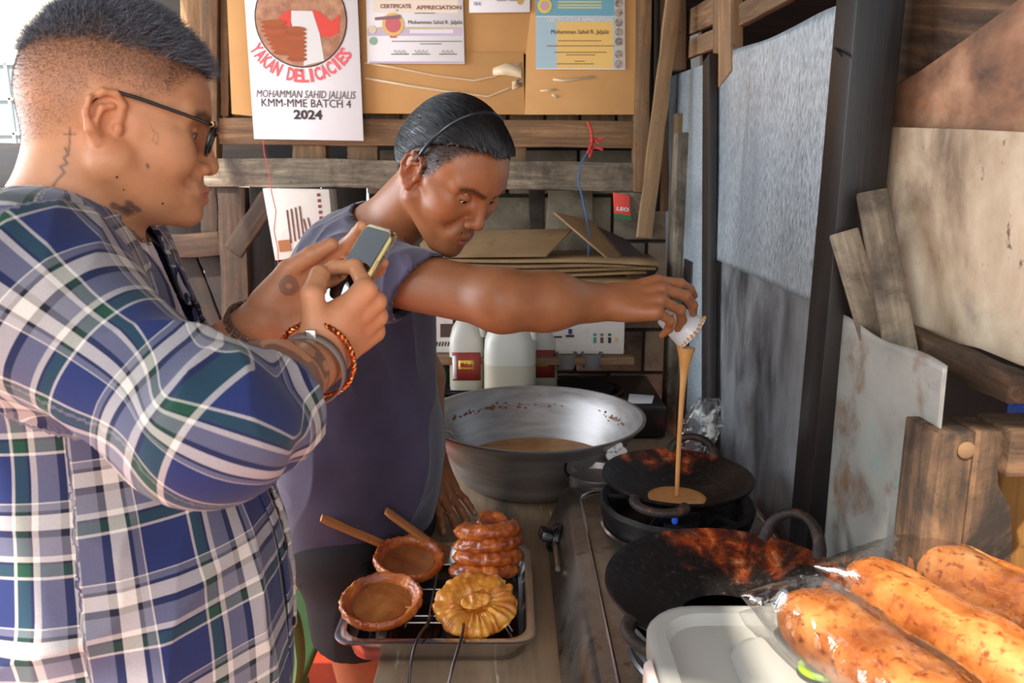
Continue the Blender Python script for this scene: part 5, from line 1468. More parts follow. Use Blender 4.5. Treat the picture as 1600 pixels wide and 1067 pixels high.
def paint_face(col, H, L, skin, lip, brow, stubble=0.0):
    """L: local head coordinates of the vertices"""
    L = L.copy(); m = (L[:, 2] < -0.02) & (np.abs(L[:, 1]) < 0.07)
    zz = np.where(m, -0.02 + (L[:, 2] + 0.02) / H.fz, L[:, 2]); L[:, 0] = np.where(m, L[:, 0] - H.fx * (-0.02 - zz), L[:, 0]); L[:, 2] = zz
    near = (np.linalg.norm(L, axis=1) < 0.16); L[:, 0] -= H.lip * ((L[:, 2] < -0.045) & (L[:, 2] > -0.075))
    for s in (-1, 1):
        col = paint(col, L, lip, 0.75 * soft(np.minimum(segd(L, (0.0905, s * .019, -.0575), (0.106, s * .003, -.0535)), segd(L, (0.0895, s * .018, -.0595), (0.104, s * .002, -.0655))), 0.0065, 0.002) * near)
        Ly = L[:, 1:3]; b = np.minimum(segd(Ly, (s * 0.013, 0.0335), (s * 0.036, 0.0400)), segd(Ly, (s * 0.036, 0.0400), (s * 0.053, 0.0360)))
        col = paint(col, L, brow, 0.95 * soft(b, 0.0048, 0.0026) * (0.75 + 0.4 * vnoise(L * np.array([300, 900, 900]))) * near * (L[:, 0] > 0.05))
        e = segd(L, (0.089, s * 0.021, 0.0155), (0.086, s * 0.045, 0.0150))
        col = paint(col, L, brow * 0.6, 0.75 * soft(e, 0.0022, 0.0014) * near)
        col = paint(col, L, skin * np.array([1.0, 0.70, 0.62]), 0.35 * soft(np.linalg.norm(L - np.array([0.0, s * 0.084, 0.0]), axis=1), 0.030, 0.01))
        col = paint(col, L, skin * np.array([0.62, 0.45, 0.38]), 0.6 * soft(np.linalg.norm(L - np.array([0.108, s * 0.0068, -0.031]), axis=1), 0.004, 0.002))
        col = paint(col, L, skin * np.array([1.02, 0.84, 0.76]), 0.4 * soft(np.linalg.norm(L - np.array([0.062, s * 0.045, -0.016]), axis=1), 0.018, 0.014))
    col = paint(col, L, skin * np.array([1.0, 0.80, 0.72]), 0.45 * soft(np.linalg.norm(L - np.array([0.113, 0, -0.018]), axis=1), 0.012, 0.008))
    col = paint(col, L, lip * 0.35, 0.8 * soft(np.minimum(segd(L, (0.088, -.024, -.0585), (0.108, 0, -.0585)), segd(L, (0.088, .024, -.0585), (0.108, 0, -.0585))), 0.0014, 0.0009))
    if stubble:
        w = soft(segd(L, (0.098, -0.014, -0.045), (0.098, 0.014, -0.045)), 0.008, 0.004) + soft(np.linalg.norm(L - np.array([0.086, 0, -0.092]), axis=1), 0.018, 0.010) * 0.9
        col = paint(col, L, brow * 1.2, stubble * w * (0.65 + 0.5 * vnoise(L * 1100)))
    return col
def tri_strands(name, roots, paths, w, mat, parent, col=None):
    """thin three-sided tapered strands; paths: (k, n, 3) points"""
    k, n, _ = paths.shape
    t = paths[1] - paths[0]; t /= np.linalg.norm(t, axis=1)[:, None] + 1e-9
    ref = RNG.normal(size=t.shape); a = np.cross(t, ref); a /= np.linalg.norm(a, axis=1)[:, None] + 1e-9; b = np.cross(t, a)
    vs = []
    for i in range(k):
        r = w * (1 - 0.85 * i / (k - 1))
        for j in range(3):
            an = 2 * math.pi * j / 3; vs.append(paths[i] + (a * math.cos(an) + b * math.sin(an)) * r)
    V = np.stack(vs, 1).reshape(-1, 3); base = (np.arange(n) * 3 * k)[:, None]; q = []
    for i in range(k - 1):
        for j in range(3):
            l = (j + 1) % 3; q.append(base + np.array([[i * 3 + j, i * 3 + l, (i + 1) * 3 + l, (i + 1) * 3 + j]]))
    Q = np.concatenate(q)
    C = None if col is None else np.repeat(col, 3 * k, axis=0)
    return np_obj(name, V, Q, mat, parent, col=C)
def project(S, P, it=2, lift=0.0):
    e = 0.0015
    for _ in range(it):
        d = S(P)[:, None]; g = np.stack([S(P + np.eye(3)[i] * e) - S(P - np.eye(3)[i] * e) for i in range(3)], -1)
        g /= np.linalg.norm(g, axis=1)[:, None] + 1e-9
        P = P - g * (d - lift)
    return P, g
def vcol_mat(name, rough=0.5, bumpn=None, sheen=0.0, spec=0.5):
    m, nt, b = new_mat(name)
    a = nt.nodes.new('ShaderNodeVertexColor'); a.layer_name = 'Col'
    nt.links.new(a.outputs['Color'], b.inputs['Base Color']); b.inputs['Roughness'].default_value = rough
    b.inputs['Sheen Weight'].default_value = sheen; b.inputs['Specular IOR Level'].default_value = spec
    return m
def sample_mesh(v, q, wgt, n):
    """random points on quads, WGT per vertex"""
    fa = np.linalg.norm(np.cross(v[q[:, 2]] - v[q[:, 0]], v[q[:, 3]] - v[q[:, 1]]), axis=1) * wgt[q].mean(1)
    p = np.cumsum(fa); idx = np.searchsorted(p, RNG.random(n) * p[-1]); idx = np.clip(idx, 0, len(q) - 1)
    a, b = RNG.random((2, n, 1)); Q = q[idx]
    return (v[Q[:, 0]] * (1 - a) + v[Q[:, 1]] * a) * (1 - b) + (v[Q[:, 3]] * (1 - a) + v[Q[:, 2]] * a) * b
def two_res(S, hf, hc, lo, hi, fine):
    """fine mesh inside the FINE balls, coarse elsewhere; the overlap lies under clothes"""
    c = np.array([f[:3] for f in fine]); r = np.array([f[3] for f in fine])
    dist = lambda P: (np.linalg.norm(P[:, None] - c[None], axis=2) - r[None]).min(1)
    v1, q1 = S.mesh(hf, lo, hi, keep=lambda P: dist(P) < 0)
    if hc is None: return v1, q1
    v2, q2 = S.mesh(hc, lo, hi, keep=lambda P: dist(P) > -0.10)
    return np.concatenate([v1, v2]), np.concatenate([q1, q2 + len(v1)])

# ================================================================== the cook (purple T-shirt, pouring)
def V3(p): return np.array(p, dtype=float)
cook = thing('person', 'man in a faded purple T-shirt and black shorts pouring batter over the stove', 'person', (-0.30, 1.53, 0))
SK2 = lin3((158, 100, 66))
H2 = Head((-0.112, 1.392, 1.543), math.radians(-42), math.radians(38), math.radians(-3), 0.985)
f2 = V3((0.97, -0.24, 0)); f2 /= np.linalg.norm(f2); l2 = V3((-f2[1], f2[0], 0)); RT2 = np.stack([f2, l2, V3((0, 0, 1))], 1)
sh_r = V3((-0.262, 1.405, 1.378)); el_r = V3(at_y(785, 470, 1.255)); wr_r = V3(at_y(946, 472, 1.335))
sh_l = V3((-0.285, 1.70, 1.405)); el_l = V3(at_y(664, 590, 1.745)); wr_l = V3(at_y(676, 715, 1.695))
neck0, neck1 = V3((-0.250, 1.490, 1.425)), H2.w((-0.022, 0, -0.035))
def torso2(S):
    S.ell((-0.300, 1.540, 1.265), (0.132, 0.178, 0.205), RT2, 0.03)
    S.ell((-0.300, 1.535, 1.05), (0.138, 0.165, 0.22), RT2, 0.06)
    S.ell((-0.315, 1.535, 0.85), (0.128, 0.168, 0.16), RT2, 0.05)
    S.rc(sh_r, sh_l, 0.054, 0.054, 0.06)
    S.rc(neck0, sh_r * 0.75 + neck0 * 0.25, 0.050, 0.045, 0.04); S.rc(neck0, sh_l * 0.75 + neck0 * 0.25, 0.050, 0.045, 0.04)
B2 = SDF(); torso2(B2)
B2.rc(neck0, neck1, 0.060, 0.054, 0.03)
B2.rc(sh_r, el_r, 0.053, 0.045, 0.03); B2.rc(el_r, el_r * 0.55 + wr_r * 0.45, 0.047, 0.044, 0.03); B2.rc(el_r * 0.6 + wr_r * 0.4, wr_r, 0.044, 0.030, 0.03)
B2.rc(sh_l, el_l, 0.052, 0.042, 0.03); B2.rc(el_l, wr_l, 0.042, 0.029, 0.02)
hips = [V3((-0.290, 1.535, 0)) + RT2 @ V3((0, s * 0.088, 0.80)) for s in (-1, 1)]
for hp_ in hips:
    kn_ = hp_ + V3((0.03, 0, -0.34)); an_ = hp_ + V3((-0.01, 0, -0.73))
    B2.rc(hp_, kn_, 0.088, 0.058, 0.03); B2.rc(kn_, an_, 0.058, 0.036, 0.02); B2.ell(kn_ * 0.6 + an_ * 0.4 + V3((-0.02, 0, 0)), (0.048, 0.048, 0.11), None, 0.03)
    B2.rc(an_ + V3((-0.02, 0, -0.02)), an_ + V3((0.15, -0.02, -0.05)), 0.035, 0.024, 0.02)
add_head(B2, H2, 0.004, 1.15)
hr2 = Hand(wr_r, (0.975, -0.02, 0.13), (-0.16, -0.62, 0.78), 1, 1.0)
hr2.build(B2, [(0.42, 0.40, 0.30), (0.55, 0.55, 0.35), (0.72, 0.70, 0.45), (0.85, 0.80, 0.5)], [(0.55, 0.35, -0.8), (0.8, -0.05, -0.6), (0.9, -0.25, -0.35)], spread=(0.10, 0.03, -0.05, -0.12))
hl2 = Hand(wr_l, (0.30, -0.50, -0.80), (0.55, -0.62, 0.55), -1, 0.98)
hl2.build(B2, [(-0.42, 0.20, 0.12), (-0.38, 0.18, 0.12), (-0.40, 0.22, 0.12), (-0.42, 0.25, 0.12)], [(0.60, 0.65, -0.45), (0.90, 0.35, -0.2), (0.95, 0.15, -0.1)], spread=(0.20, 0.04, -0.12, -0.28))
fine2 = [tuple(H2.o + V3((0, 0, 0))) + (0.22,), tuple(neck0) + (0.16,)] + [tuple(sh_r + (el_r - sh_r) * t) + (0.11,) for t in (0.3, 0.6, 1.0)] + [tuple(el_r + (wr_r - el_r) * t) + (0.10,) for t in (0.33, 0.66, 1.0)] + [tuple(hr2.w(0.07, 0, 0)) + (0.15,), tuple(hl2.w(0.06, 0, 0)) + (0.16,)] + [tuple(el_l + (wr_l - el_l) * t) + (0.10,) for t in (0.2, 0.6)]
v, q = two_res(B2, 0.0018, 0.006, (-0.62, 1.10, -0.02), (0.42, 2.0, 1.75), fine2)
L = H2.loc(v)
col = np.tile(SK2, (len(v), 1))
col = paint(col, v, SK2 * 1.08, 0.5 * (0.5 + 0.5 * vnoise(v * 18)))
col = paint_face(col, H2, L, SK2, lin3((150, 78, 62)), lin3((26, 18, 15)), 0.55)
hair_poly2 = [(0.086, 0.104), (0.066, 0.096), (0.050, 0.074), (0.036, 0.040), (0.022, 0.008), (0.012, 0.012), (0.008, 0.036), (-0.022, 0.036), (-0.034, 0.008), (-0.040, -0.022), (-0.09, -0.045), (-0.16, 0.0), (-0.12, 0.16), (0.06, 0.16)]
hd = polydist(L[:, 0], L[:, 2], hair_poly2)
hd = np.where(np.linalg.norm(L, axis=1) < 0.17, hd, 9)
col = paint(col, v, lin3((24, 19, 18)), 0.9 * soft(hd + 0.004 * vnoise(L * 260), 0.0, 0.006))
for hnd in (hr2, hl2):
    for c, r, dr, nn in hnd.nails: col = paint(col, v, lin3((206, 150, 122)), 0.7 * soft(np.linalg.norm(v - c, axis=1), r * 0.75, r * 0.25))
    c = hnd.tips['t']; col = paint(col, v, lin3((206, 150, 122)), 0.6 * soft(np.linalg.norm(v - (c + hnd.r * 0.005 + hnd.d * 0.006), axis=1), 0.006, 0.002))
skin2 = skin_mat('tan skin', 0.40)
np_obj('body', v, q, skin2, cook, col=col)
eye_w = plain('eye white', (226, 214, 204), 0.2); iris = plain('dark iris', (34, 20, 14), 0.12)
def eyes(H, parent):
    for s in (-1, 1):
        e = MB().lathe([(0.0125 * H.s * math.sin(a), -0.0125 * H.s * math.cos(a)) for a in np.linspace(0, math.pi, 14)], 20)
        d = V3((0.94, 0, -0.34)); d /= np.linalg.norm(d)
        wd = H.R @ d; c = H.w((0.0765, s * 0.0325, 0.0160))
        M = Vector(wd).to_track_quat('Z', 'Y').to_matrix().to_4x4(); M.translation = Vector(c)
        o = build('eye', e, eye_w, parent, frame=M)
        i_ = MB().lathe([(0.0, 0.01275 * H.s), (0.003 * H.s, 0.0125 * H.s), (0.0058 * H.s, 0.0113 * H.s), (0.0058 * H.s, 0.010 * H.s)], 20)
        build('iris', i_, iris, o, local=True)
eyes(H2, cook)

# hair: slicked back
HS = SDF(); k_ = H2.s
HS.ell(H2.w((-0.006, 0, 0.044)), V3((0.101, 0.082, 0.095)) * k_, H2.R, 0.02)
HS.ell(H2.w((0.040, 0, 0.066)), V3((0.058, 0.062, 0.050)) * k_, H2.R, 0.03)
HS.ell(H2.w((-0.055, 0, 0.010)), V3((0.052, 0.064, 0.056)) * k_, H2.R, 0.03)
def hair_cut(poly, thick=0.0, nar=None):
    def post(P, W):
        sh = P.shape; L = H2.loc(P.reshape(-1, 3))
        d = polydist(L[:, 0] + 0.003 * np.sin(L[:, 1] * 700), L[:, 2] + 0.004 * vnoise(L * 180), poly)
        g = 0.0016 * np.sin(L[:, 1] * 900 + 5 * np.sin(L[:, 0] * 40)) + 0.0012 * vnoise(np.stack([L[:, 0] * 30, L[:, 1] * 260, L[:, 2] * 60], 1))
        return np.maximum(W, (d * k_).reshape(sh[:2])).astype(F32) - g.reshape(sh[:2]).astype(F32)
    return post
top_poly2 = [(0.100, 0.094), (0.086, 0.103), (0.060, 0.099), (0.034, 0.086), (0.006, 0.066), (-0.014, 0.046), (-0.034, 0.018), (-0.046, -0.016), (-0.092, -0.030), (-0.17, 0.0), (-0.13, 0.17), (0.05, 0.17), (0.105, 0.125)]
hv, hq = HS.mesh(0.0022, H2.o - 0.19, H2.o + 0.19, post=hair_cut(top_poly2))
hv = relax(hv, hq, 1, 0.4)
hair2 = vcol_mat('black hair', 0.34, spec=0.6)
LH = H2.loc(hv)
hc = np.tile(lin3((20, 18, 20)), (len(hv), 1)) * (0.8 + 0.5 * vnoise(np.stack([LH[:, 0] * 40, LH[:, 1] * 420, LH[:, 2] * 90], 1)))[:, None]
ho = np_obj('hair', hv, hq, hair2, cook, col=np.clip(hc, 0.002, 1)); ho['label'] = 'black hair combed back from the forehead'
# long strands following the comb direction, short stubble on the sides
pts0 = sample_mesh(hv, hq, (LH[:, 2] > 0.0).astype(float), 5200)
P, g = project(HS, pts0, 2, 0.0005); path = [P]
for i in range(5):
    back = H2.R @ V3((-1.0, 0, -0.25)); t = back[None] - g * (g @ back)[:, None]; t /= np.linalg.norm(t, axis=1)[:, None] + 1e-9
    P = P + t * 0.007; P, g = project(HS, P, 1, 0.0012 + 0.0006 * RNG.random((len(P), 1))); path.append(P)
path = np.stack(path)
okp = polydist(*H2.loc(path[-1])[:, [0, 2]].T, top_poly2) < 0.004
okp &= polydist(*H2.loc(path[0])[:, [0, 2]].T, top_poly2) < 0.002
path = path[:, okp]
sc = np.tile(lin3((24, 22, 25)), (path.shape[1], 1)) * (0.6 + 0.9 * RNG.random((path.shape[1], 1)))
so = tri_strands('hair_strands', None, path, 0.00055, hair2, cook, sc); stuff(so)
wside = ((hd < 0.002)).astype(float)
ps = sample_mesh(v, q, wside, 9000); P, g = project(B2, ps, 1, 0.0)
dn = H2.R @ V3((-0.55, 0, -0.75)); t = g * 0.7 + dn[None] + RNG.normal(size=P.shape) * 0.25; t /= np.linalg.norm(t, axis=1)[:, None]
ln = 0.0045 + 0.004 * RNG.random((len(P), 1))
so = tri_strands('side_hair', None, np.stack([P - g * 0.0005, P + t * ln]), 0.00028, vcol_mat('short black hair', 0.8, spec=0.1), cook, np.tile(lin3((20, 16, 15)), (len(P), 1))); stuff(so)
# headband: a thin dark hoop over the crown
hb = []
for a in np.linspace(math.radians(-12), math.radians(192), 60):
    d = H2.R @ V3((0.14 * math.sin(a), -math.cos(a), math.sin(a))); p = H2.w((-0.002, 0, 0.032)) + d * 0.07
    hb.append(p)
hb = np.array(hb); hb, g = project(HS, hb, 6, 0.002)
build('headband', MB().tube([Vector(p) for p in hb], 0.0028, 8), plain('grey headband', (70, 72, 80), 0.2, 0.6), cook)

# T-shirt
TS = SDF(); TS.grow = 0.010; torso2(TS)
TS.ell((-0.300, 1.535, 0.98), (0.140, 0.168, 0.20), RT2, 0.06)
sl_r = sh_r + (el_r - sh_r) * 0.50; sl_l = sh_l + (el_l - sh_l) * 0.62
TS.grow = 0.0
TS.rc(sh_r + V3((-0.02, 0.03, -0.004)), sl_r + V3((0, 0, -0.006)), 0.070, 0.060, 0.035); TS.rc(sh_l, sl_l, 0.072, 0.070, 0.04)
def plane(P, c, n): n = V3(n) / np.linalg.norm(n); return ((P - V3(c)) @ n).astype(F32)
ndir = neck1 - neck0; ndir /= np.linalg.norm(ndir)
# neckline runs along the base of the neck; sleeve hems square to the upper arms
neck_hole = SDF(); neck_hole.rc(neck0 + ndir * 0.016, neck1 + ndir * 0.06, 0.068, 0.110, 0.01)
def post2(P, W):
    inner = -(W + 0.006)
    zc_ = 0.848 + 0.02 * (P[..., 0] + 0.3)
    d = np.maximum(W, zc_.astype(F32) - P[..., 2])
    ar = (sl_r - sh_r) / np.linalg.norm(sl_r - sh_r); al = (sl_l - sh_l) / np.linalg.norm(sl_l - sh_l)
    d = np.maximum(d, np.where(np.linalg.norm(P - sl_r, axis=-1) < 0.115, plane(P, sl_r - ar * 0.02, ar * 0.8 + V3((0.05, 0.0, -0.55))), -1))
    d = np.maximum(d, np.where(np.linalg.norm(P - sl_l, axis=-1) < 0.16, plane(P, sl_l - al * 0.01, al), -1))
    d = np.maximum(d, -neck_hole(P))
    return np.maximum(d, inner).astype(F32)
tv, tq = TS.mesh(0.0034, (-0.62, 1.16, 0.80), (0.20, 1.95, 1.60), post=post2)
tv = relax(tv, tq, 2, 0.5)
def folds(v, q, specs, S):
    """cloth folds: ridged noise stretched along a direction inside soft balls (centre, radius, along, frequency, depth, seed)"""
    n = vnormals(v, q); d = np.zeros(len(v)); e = 0.002
    g = np.stack([S(v + np.eye(3)[i] * e) - S(v - np.eye(3)[i] * e) for i in range(3)], -1)
    n = np.where((n * g).sum(1)[:, None] < 0, -n, n)
    for c, r, al, fr, amp, seed in specs:
        al = V3(al); al /= np.linalg.norm(al); w = soft(np.linalg.norm(v - V3(c), axis=1), r * 0.65, r * 0.35)
        m = w > 0
        if not m.any(): continue
        p = v[m] - V3(c); t = p @ al; X = p - t[:, None] * al * 0.80
        X = X + 0.02 * np.stack([vnoise(p * 9, seed + 5), vnoise(p * 9, seed + 6), vnoise(p * 9, seed + 7)], 1)
        r1 = 1 - 2 * np.abs(vnoise(X * fr, seed)) ** 0.8
        d[m] += amp * w[m] * r1
    return v + n * d[:, None]
tv = folds(tv, tq, [((-0.30, 1.40, 1.10), 0.45, (0.25, 0, 1), 12, 0.0070, 1), (sh_r + V3((-0.03, 0.02, 0.03)), 0.16, (0.6, -0.1, -0.35), 30, 0.0060, 2), ((-0.22, 1.36, 1.28), 0.18, (0.45, 0, -1), 17, 0.0080, 3),
                    (sl_r, 0.13, (-0.5, 0.6, 0.5), 20, 0.0045, 4), ((-0.30, 1.40, 0.95), 0.20, (1, 0, 0.25), 16, 0.0050, 8)], TS)
m_ts, nt, b = new_mat('faded purple cotton')
vv = coords(nt); n1 = noise(nt, vv, 6, 6, 0.6); n2 = noise(nt, vv, 700, 3, 0.5)
sepz = nt.nodes.new('ShaderNodeSeparateXYZ'); nt.links.new(vv, sepz.inputs[0])
c = ramp(nt, n1, [(0.3, (50, 42, 60)), (0.7, (72, 63, 90))])
nt.links.new(c, b.inputs['Base Color']); b.inputs['Roughness'].default_value = 0.85; b.inputs['Sheen Weight'].default_value = 0.25
bump(nt, b, n2, 0.15, 0.0006)
np_obj('t_shirt', tv, tq, m_ts, cook)
# stitched hem lines at sleeve and bottom
ring = []
ar = (sl_r - sh_r) / np.linalg.norm(sl_r - sh_r); a1_ = np.cross(ar, V3((0, 0, 1))); a1_ /= np.linalg.norm(a1_); a2_ = np.cross(ar, a1_)

# shorts
SS = SDF(); SS.grow = 0.014
SS.ell((-0.315, 1.535, 0.84), (0.130, 0.170, 0.13), RT2, 0.03)
for hp_ in hips: SS.rc(hp_ + V3((0, 0, 0.02)), hp_ + V3((0.02, 0, -0.26)), 0.088, 0.080, 0.03)
def post3(P, W): return np.maximum(np.maximum(W, 0.640 - P[..., 2]), np.maximum(P[..., 2] - 0.93, -(W + 0.007))).astype(F32)
sv, sq = SS.mesh(0.0045, (-0.60, 1.2, 0.52), (0.0, 1.9, 0.98), post=post3)
sv = folds(relax(sv, sq, 1), sq, [((-0.3, 1.45, 0.7), 0.4, (0.1, 0, 1), 12, 0.004, 11)], SS)
np_obj('shorts', sv, sq, speckled('black cloth', [(0.3, (18, 17, 18)), (0.7, (34, 31, 31))], 10, rough=0.9, bmp=0.1, bscale=300), cook)
for hp_ in hips:
    an_ = hp_ + V3((-0.01, 0, -0.73))
    sp2 = MB().loft([[(an_[0] - 0.05, an_[1] - 0.042, z), (an_[0] + 0.17, an_[1] - 0.062, z), (an_[0] + 0.19, an_[1] - 0.02, z), (an_[0] + 0.17, an_[1] + 0.03, z), (an_[0] - 0.05, an_[1] + 0.042, z)] for z in (0.0, 0.02)])
    build('slipper', sp2, MAT['black_plastic'], cook, bevel=0.004)

# cup in his hand
cup = thing('cup', 'small white plastic cup with batter on its lip held by the cook', 'cup', tuple(at_y(1062, 510, 1.405)))
CA, CB = Vector(at_y(1040, 488, 1.412)), Vector(at_y(1090, 528, 1.402))
ax = (CB - CA).normalized(); Lc = 0.060
M = ax.to_track_quat('Z', 'Y').to_matrix().to_4x4(); M.translation = CA
prof = [(0.0, 0.0), (0.022, 0.0), (0.024, 0.003), (0.0335, Lc - 0.003), (0.0365, Lc - 0.001), (0.0365, Lc + 0.001), (0.033, Lc + 0.001), (0.0225, 0.006), (0.0, 0.004)]
cupm = plain('translucent white cup', (232, 232, 236), 0.3, Transmission_Weight=0.2)
build('body', MB().lathe(prof, 40), cupm, cup, frame=M)
lipm = MB()
for i in range(26):
    a = 2 * math.pi * i / 26; rr_ = 0.0345 + 0.0012 * math.sin(5 * a)
    lipm.lathe([(0, -0.003 - 0.004 * abs(math.sin(2.3 * a))), (0.0035, -0.001), (0.0035, 0.001), (0, 0.003)], 8, (rr_ * math.cos(a), rr_ * math.sin(a), Lc - 0.001))
stuff(build('dried_batter', lipm, batter_m, cup, frame=M))
build('batter_inside', MB().lathe([(0, Lc - 0.012), (0.02, Lc - 0.012), (0.031, Lc - 0.010)], 32), batter_m, cup, frame=M)

# ================================================================== the man with the phone (plaid shirt)
guest = thing('person', 'man in glasses and a blue plaid flannel shirt filming with a phone', 'person', (-0.49, 0.90, 0))
SK1 = lin3((206, 146, 108))
H1 = Head((-0.449, 0.930, 1.597), math.radians(23), math.radians(14), 0.0, 0.965)
H1.fz, H1.fx, H1.lip = 0.82, 0.08, 0.006
f1 = V3((math.cos(math.radians(20)), math.sin(math.radians(20)), 0)); l1 = V3((-f1[1], f1[0], 0)); RT1 = np.stack([f1, l1, V3((0, 0, 1))], 1)
gsh_r = V3((-0.455, 0.735, 1.435)); gel_r = V3(at_y(326, 664, 0.675)); gwr_r = V3(at_y(494, 564, 0.865))
gsh_l = V3((-0.560, 1.085, 1.44)); gel_l = V3((-0.425, 1.075, 1.200)); gwr_l = V3(at_y(412, 506, 1.0))
gn0, gn1 = V3((-0.515, 0.915, 1.455)), H1.w((-0.020, 0, -0.030))
def torso1(S):
    S.ell((-0.520, 0.905, 1.30), (0.138, 0.180, 0.20), RT1, 0.03)
    S.ell((-0.490, 0.900, 1.07), (0.165, 0.178, 0.23), RT1, 0.06)
    S.ell((-0.505, 0.900, 0.86), (0.150, 0.180, 0.17), RT1, 0.05)
    S.rc(gsh_r, gsh_l, 0.062, 0.062, 0.06)
    S.rc(gn0, gsh_r * 0.7 + gn0 * 0.3, 0.058, 0.050, 0.05); S.rc(gn0, gsh_l * 0.7 + gn0 * 0.3, 0.058, 0.050, 0.05)
B1 = SDF(); torso1(B1)
B1.rc(gn0, gn1, 0.068, 0.062, 0.03)
B1.ell(H1.w((0.030, 0, -0.060)), V3((0.050, 0.052, 0.030)), H1.R, 0.03)
B1.rc(gsh_r, gel_r, 0.058, 0.048, 0.03); B1.rc(gel_r, gel_r * 0.5 + gwr_r * 0.5, 0.047, 0.043, 0.03); B1.rc(gel_r * 0.5 + gwr_r * 0.5, gwr_r, 0.043, 0.030, 0.03)
B1.rc(gsh_l, gel_l, 0.056, 0.046, 0.03); B1.rc(gel_l, gwr_l, 0.046, 0.030, 0.02)
ghips = [V3((-0.50, 0.90, 0)) + RT1 @ V3((0, s * 0.095, 0.80)) for s in (-1, 1)]
for hp_ in ghips:
    kn_ = hp_ + V3((0.02, 0, -0.34)); an_ = hp_ + V3((-0.01, 0, -0.72))
    B1.rc(hp_, kn_, 0.090, 0.062, 0.03); B1.rc(kn_, an_, 0.062, 0.038, 0.02); B1.rc(an_ + V3((-0.02, 0, -0.03)), an_ + V3((0.15, 0.05, -0.06)), 0.035, 0.022, 0.02)
add_head(B1, H1, 0.013, 1.2, 0.016)
hr1 = Hand(gwr_r, (0.62, 0.52, 0.58), (0.74, -0.58, -0.27), 1, 1.0)
hr1.build(B1, [(1.15, 0.9, 0.5), (1.2, 0.9, 0.5), (1.2, 0.95, 0.5), (1.2, 0.95, 0.5)], [(0.55, 0.72, -0.3), (0.75, -0.1, -0.55), (0.25, -0.6, -0.8)], spread=(0.06, 0.02, -0.04, -0.10))
hl1 = Hand(gwr_l, (0.84, 0.28, 0.46), (-0.2, 0.90, -0.35), -1, 1.06)
hl1.build(B1, [(0.38, 0.52, 0.36), (0.38, 0.52, 0.36), (0.38, 0.52, 0.36), (0.40, 0.55, 0.36)], [(0.90, 0.35, -0.25), (0.96, 0.0, -0.28), (1.0, -0.05, -0.15)], spread=(0.06, 0.02, -0.05, -0.12))
fine1 = [tuple(H1.o) + (0.23,), tuple(gn0 + V3((0, 0, 0.03))) + (0.15,), tuple(hr1.w(0.07, 0, 0)) + (0.16,), tuple(hl1.w(0.07, 0, 0)) + (0.17,)] + [tuple(gel_r + (gwr_r - gel_r) * t) + (0.09,) for t in (0.5, 0.8)] + [tuple(gel_l + (gwr_l - gel_l) * t) + (0.09,) for t in (0.45, 0.8)]
v, q = two_res(B1, 0.0017, 0.006, (-0.85, 0.55, -0.02), (0.0, 1.36, 1.85), fine1)
L = H1.loc(v)
col = np.tile(SK1, (len(v), 1))
col = paint(col, v, SK1 * np.array([1.04, 0.95, 0.90]), 0.6 * (0.5 + 0.5 * vnoise(v * 20)))
col = paint_face(col, H1, L, SK1, lin3((190, 112, 96)), lin3((60, 44, 36)), 0.10)
headm = np.linalg.norm(L, axis=1) < 0.19
hair_poly1 = [(0.100, 0.092), (0.076, 0.082), (0.062, 0.066), (0.055, 0.050), (0.030, 0.034), (0.016, 0.030), (0.012, 0.042), (-0.020, 0.042), (-0.030, 0.012), (-0.040, -0.018), (-0.09, -0.046), (-0.17, 0.0), (-0.13, 0.17), (0.06, 0.17)]
top_poly1 = [(0.110, 0.094), (0.078, 0.094), (0.030, 0.094), (-0.030, 0.092), (-0.070, 0.080), (-0.110, 0.060), (-0.13, 0.17), (0.06, 0.17), (0.12, 0.13)]
hd1 = np.where(headm, polydist(L[:, 0], L[:, 2], hair_poly1), 9)
ht1 = np.where(headm, polydist(L[:, 0], L[:, 2], top_poly1), 9)
fade = np.clip((L[:, 2] - 0.02) / 0.07, 0, 1)
col = paint(col, v, lin3((104, 78, 66)), (0.35 + 0.45 * fade) * soft(hd1, -0.006, 0.013) * (0.8 + 0.25 * vnoise(L * 400)))
col = paint(col, v, lin3((66, 62, 66)), 0.85 * soft(ht1, 0.0, 0.010))
# tattoos: script beside the ear, flower on the neck, small mark on the cheek, bands on forearms and hand
ink = lin3((62, 58, 66))
def tat(pts, r, s=0.75, H=H1):
    global col
    d = np.full(len(v), 9.0)
    for a, b in zip(pts[:-1], pts[1:]):
        d = np.minimum(d, segd(L[:, [0, 2]], a, b))
    col = paint(col, v, ink, s * soft(d, r, r * 0.7) * (L[:, 1] < 0) * headm)
tat([(-0.036, -0.012), (-0.034, -0.036)], 0.0009); tat([(-0.041, -0.020), (-0.030, -0.017)], 0.0008)
tat([(-0.038, -0.034), (-0.034, -0.040), (-0.038, -0.045), (-0.034, -0.050), (-0.040, -0.055), (-0.035, -0.060), (-0.041, -0.070), (-0.046, -0.084)], 0.0012)
tat([(0.040, 0.010), (0.046, 0.004), (0.044, -0.004), (0.050, -0.008), (0.049, 0.004), (0.043, 0.006)], 0.0007, 0.35)
tat([(0.0435, -0.032), (0.0445, -0.034)], 0.0016, 0.8)
nk = V3(at_y(172, 332, 0.845))
for i in range(7):
    a = i * 0.9; p = nk + V3((0.006 * math.cos(a) * (1 + i % 2), 0, 0.006 * math.sin(a) * (1 + i % 2) + 0.004 * (i - 3)))
    col = paint(col, v, ink, 0.7 * soft(np.linalg.norm((v - p)[:, [0, 2]], axis=1), 0.0042, 0.0014) * (v[:, 1] < 0.90) * (np.linalg.norm(v - nk, axis=1) < 0.05))
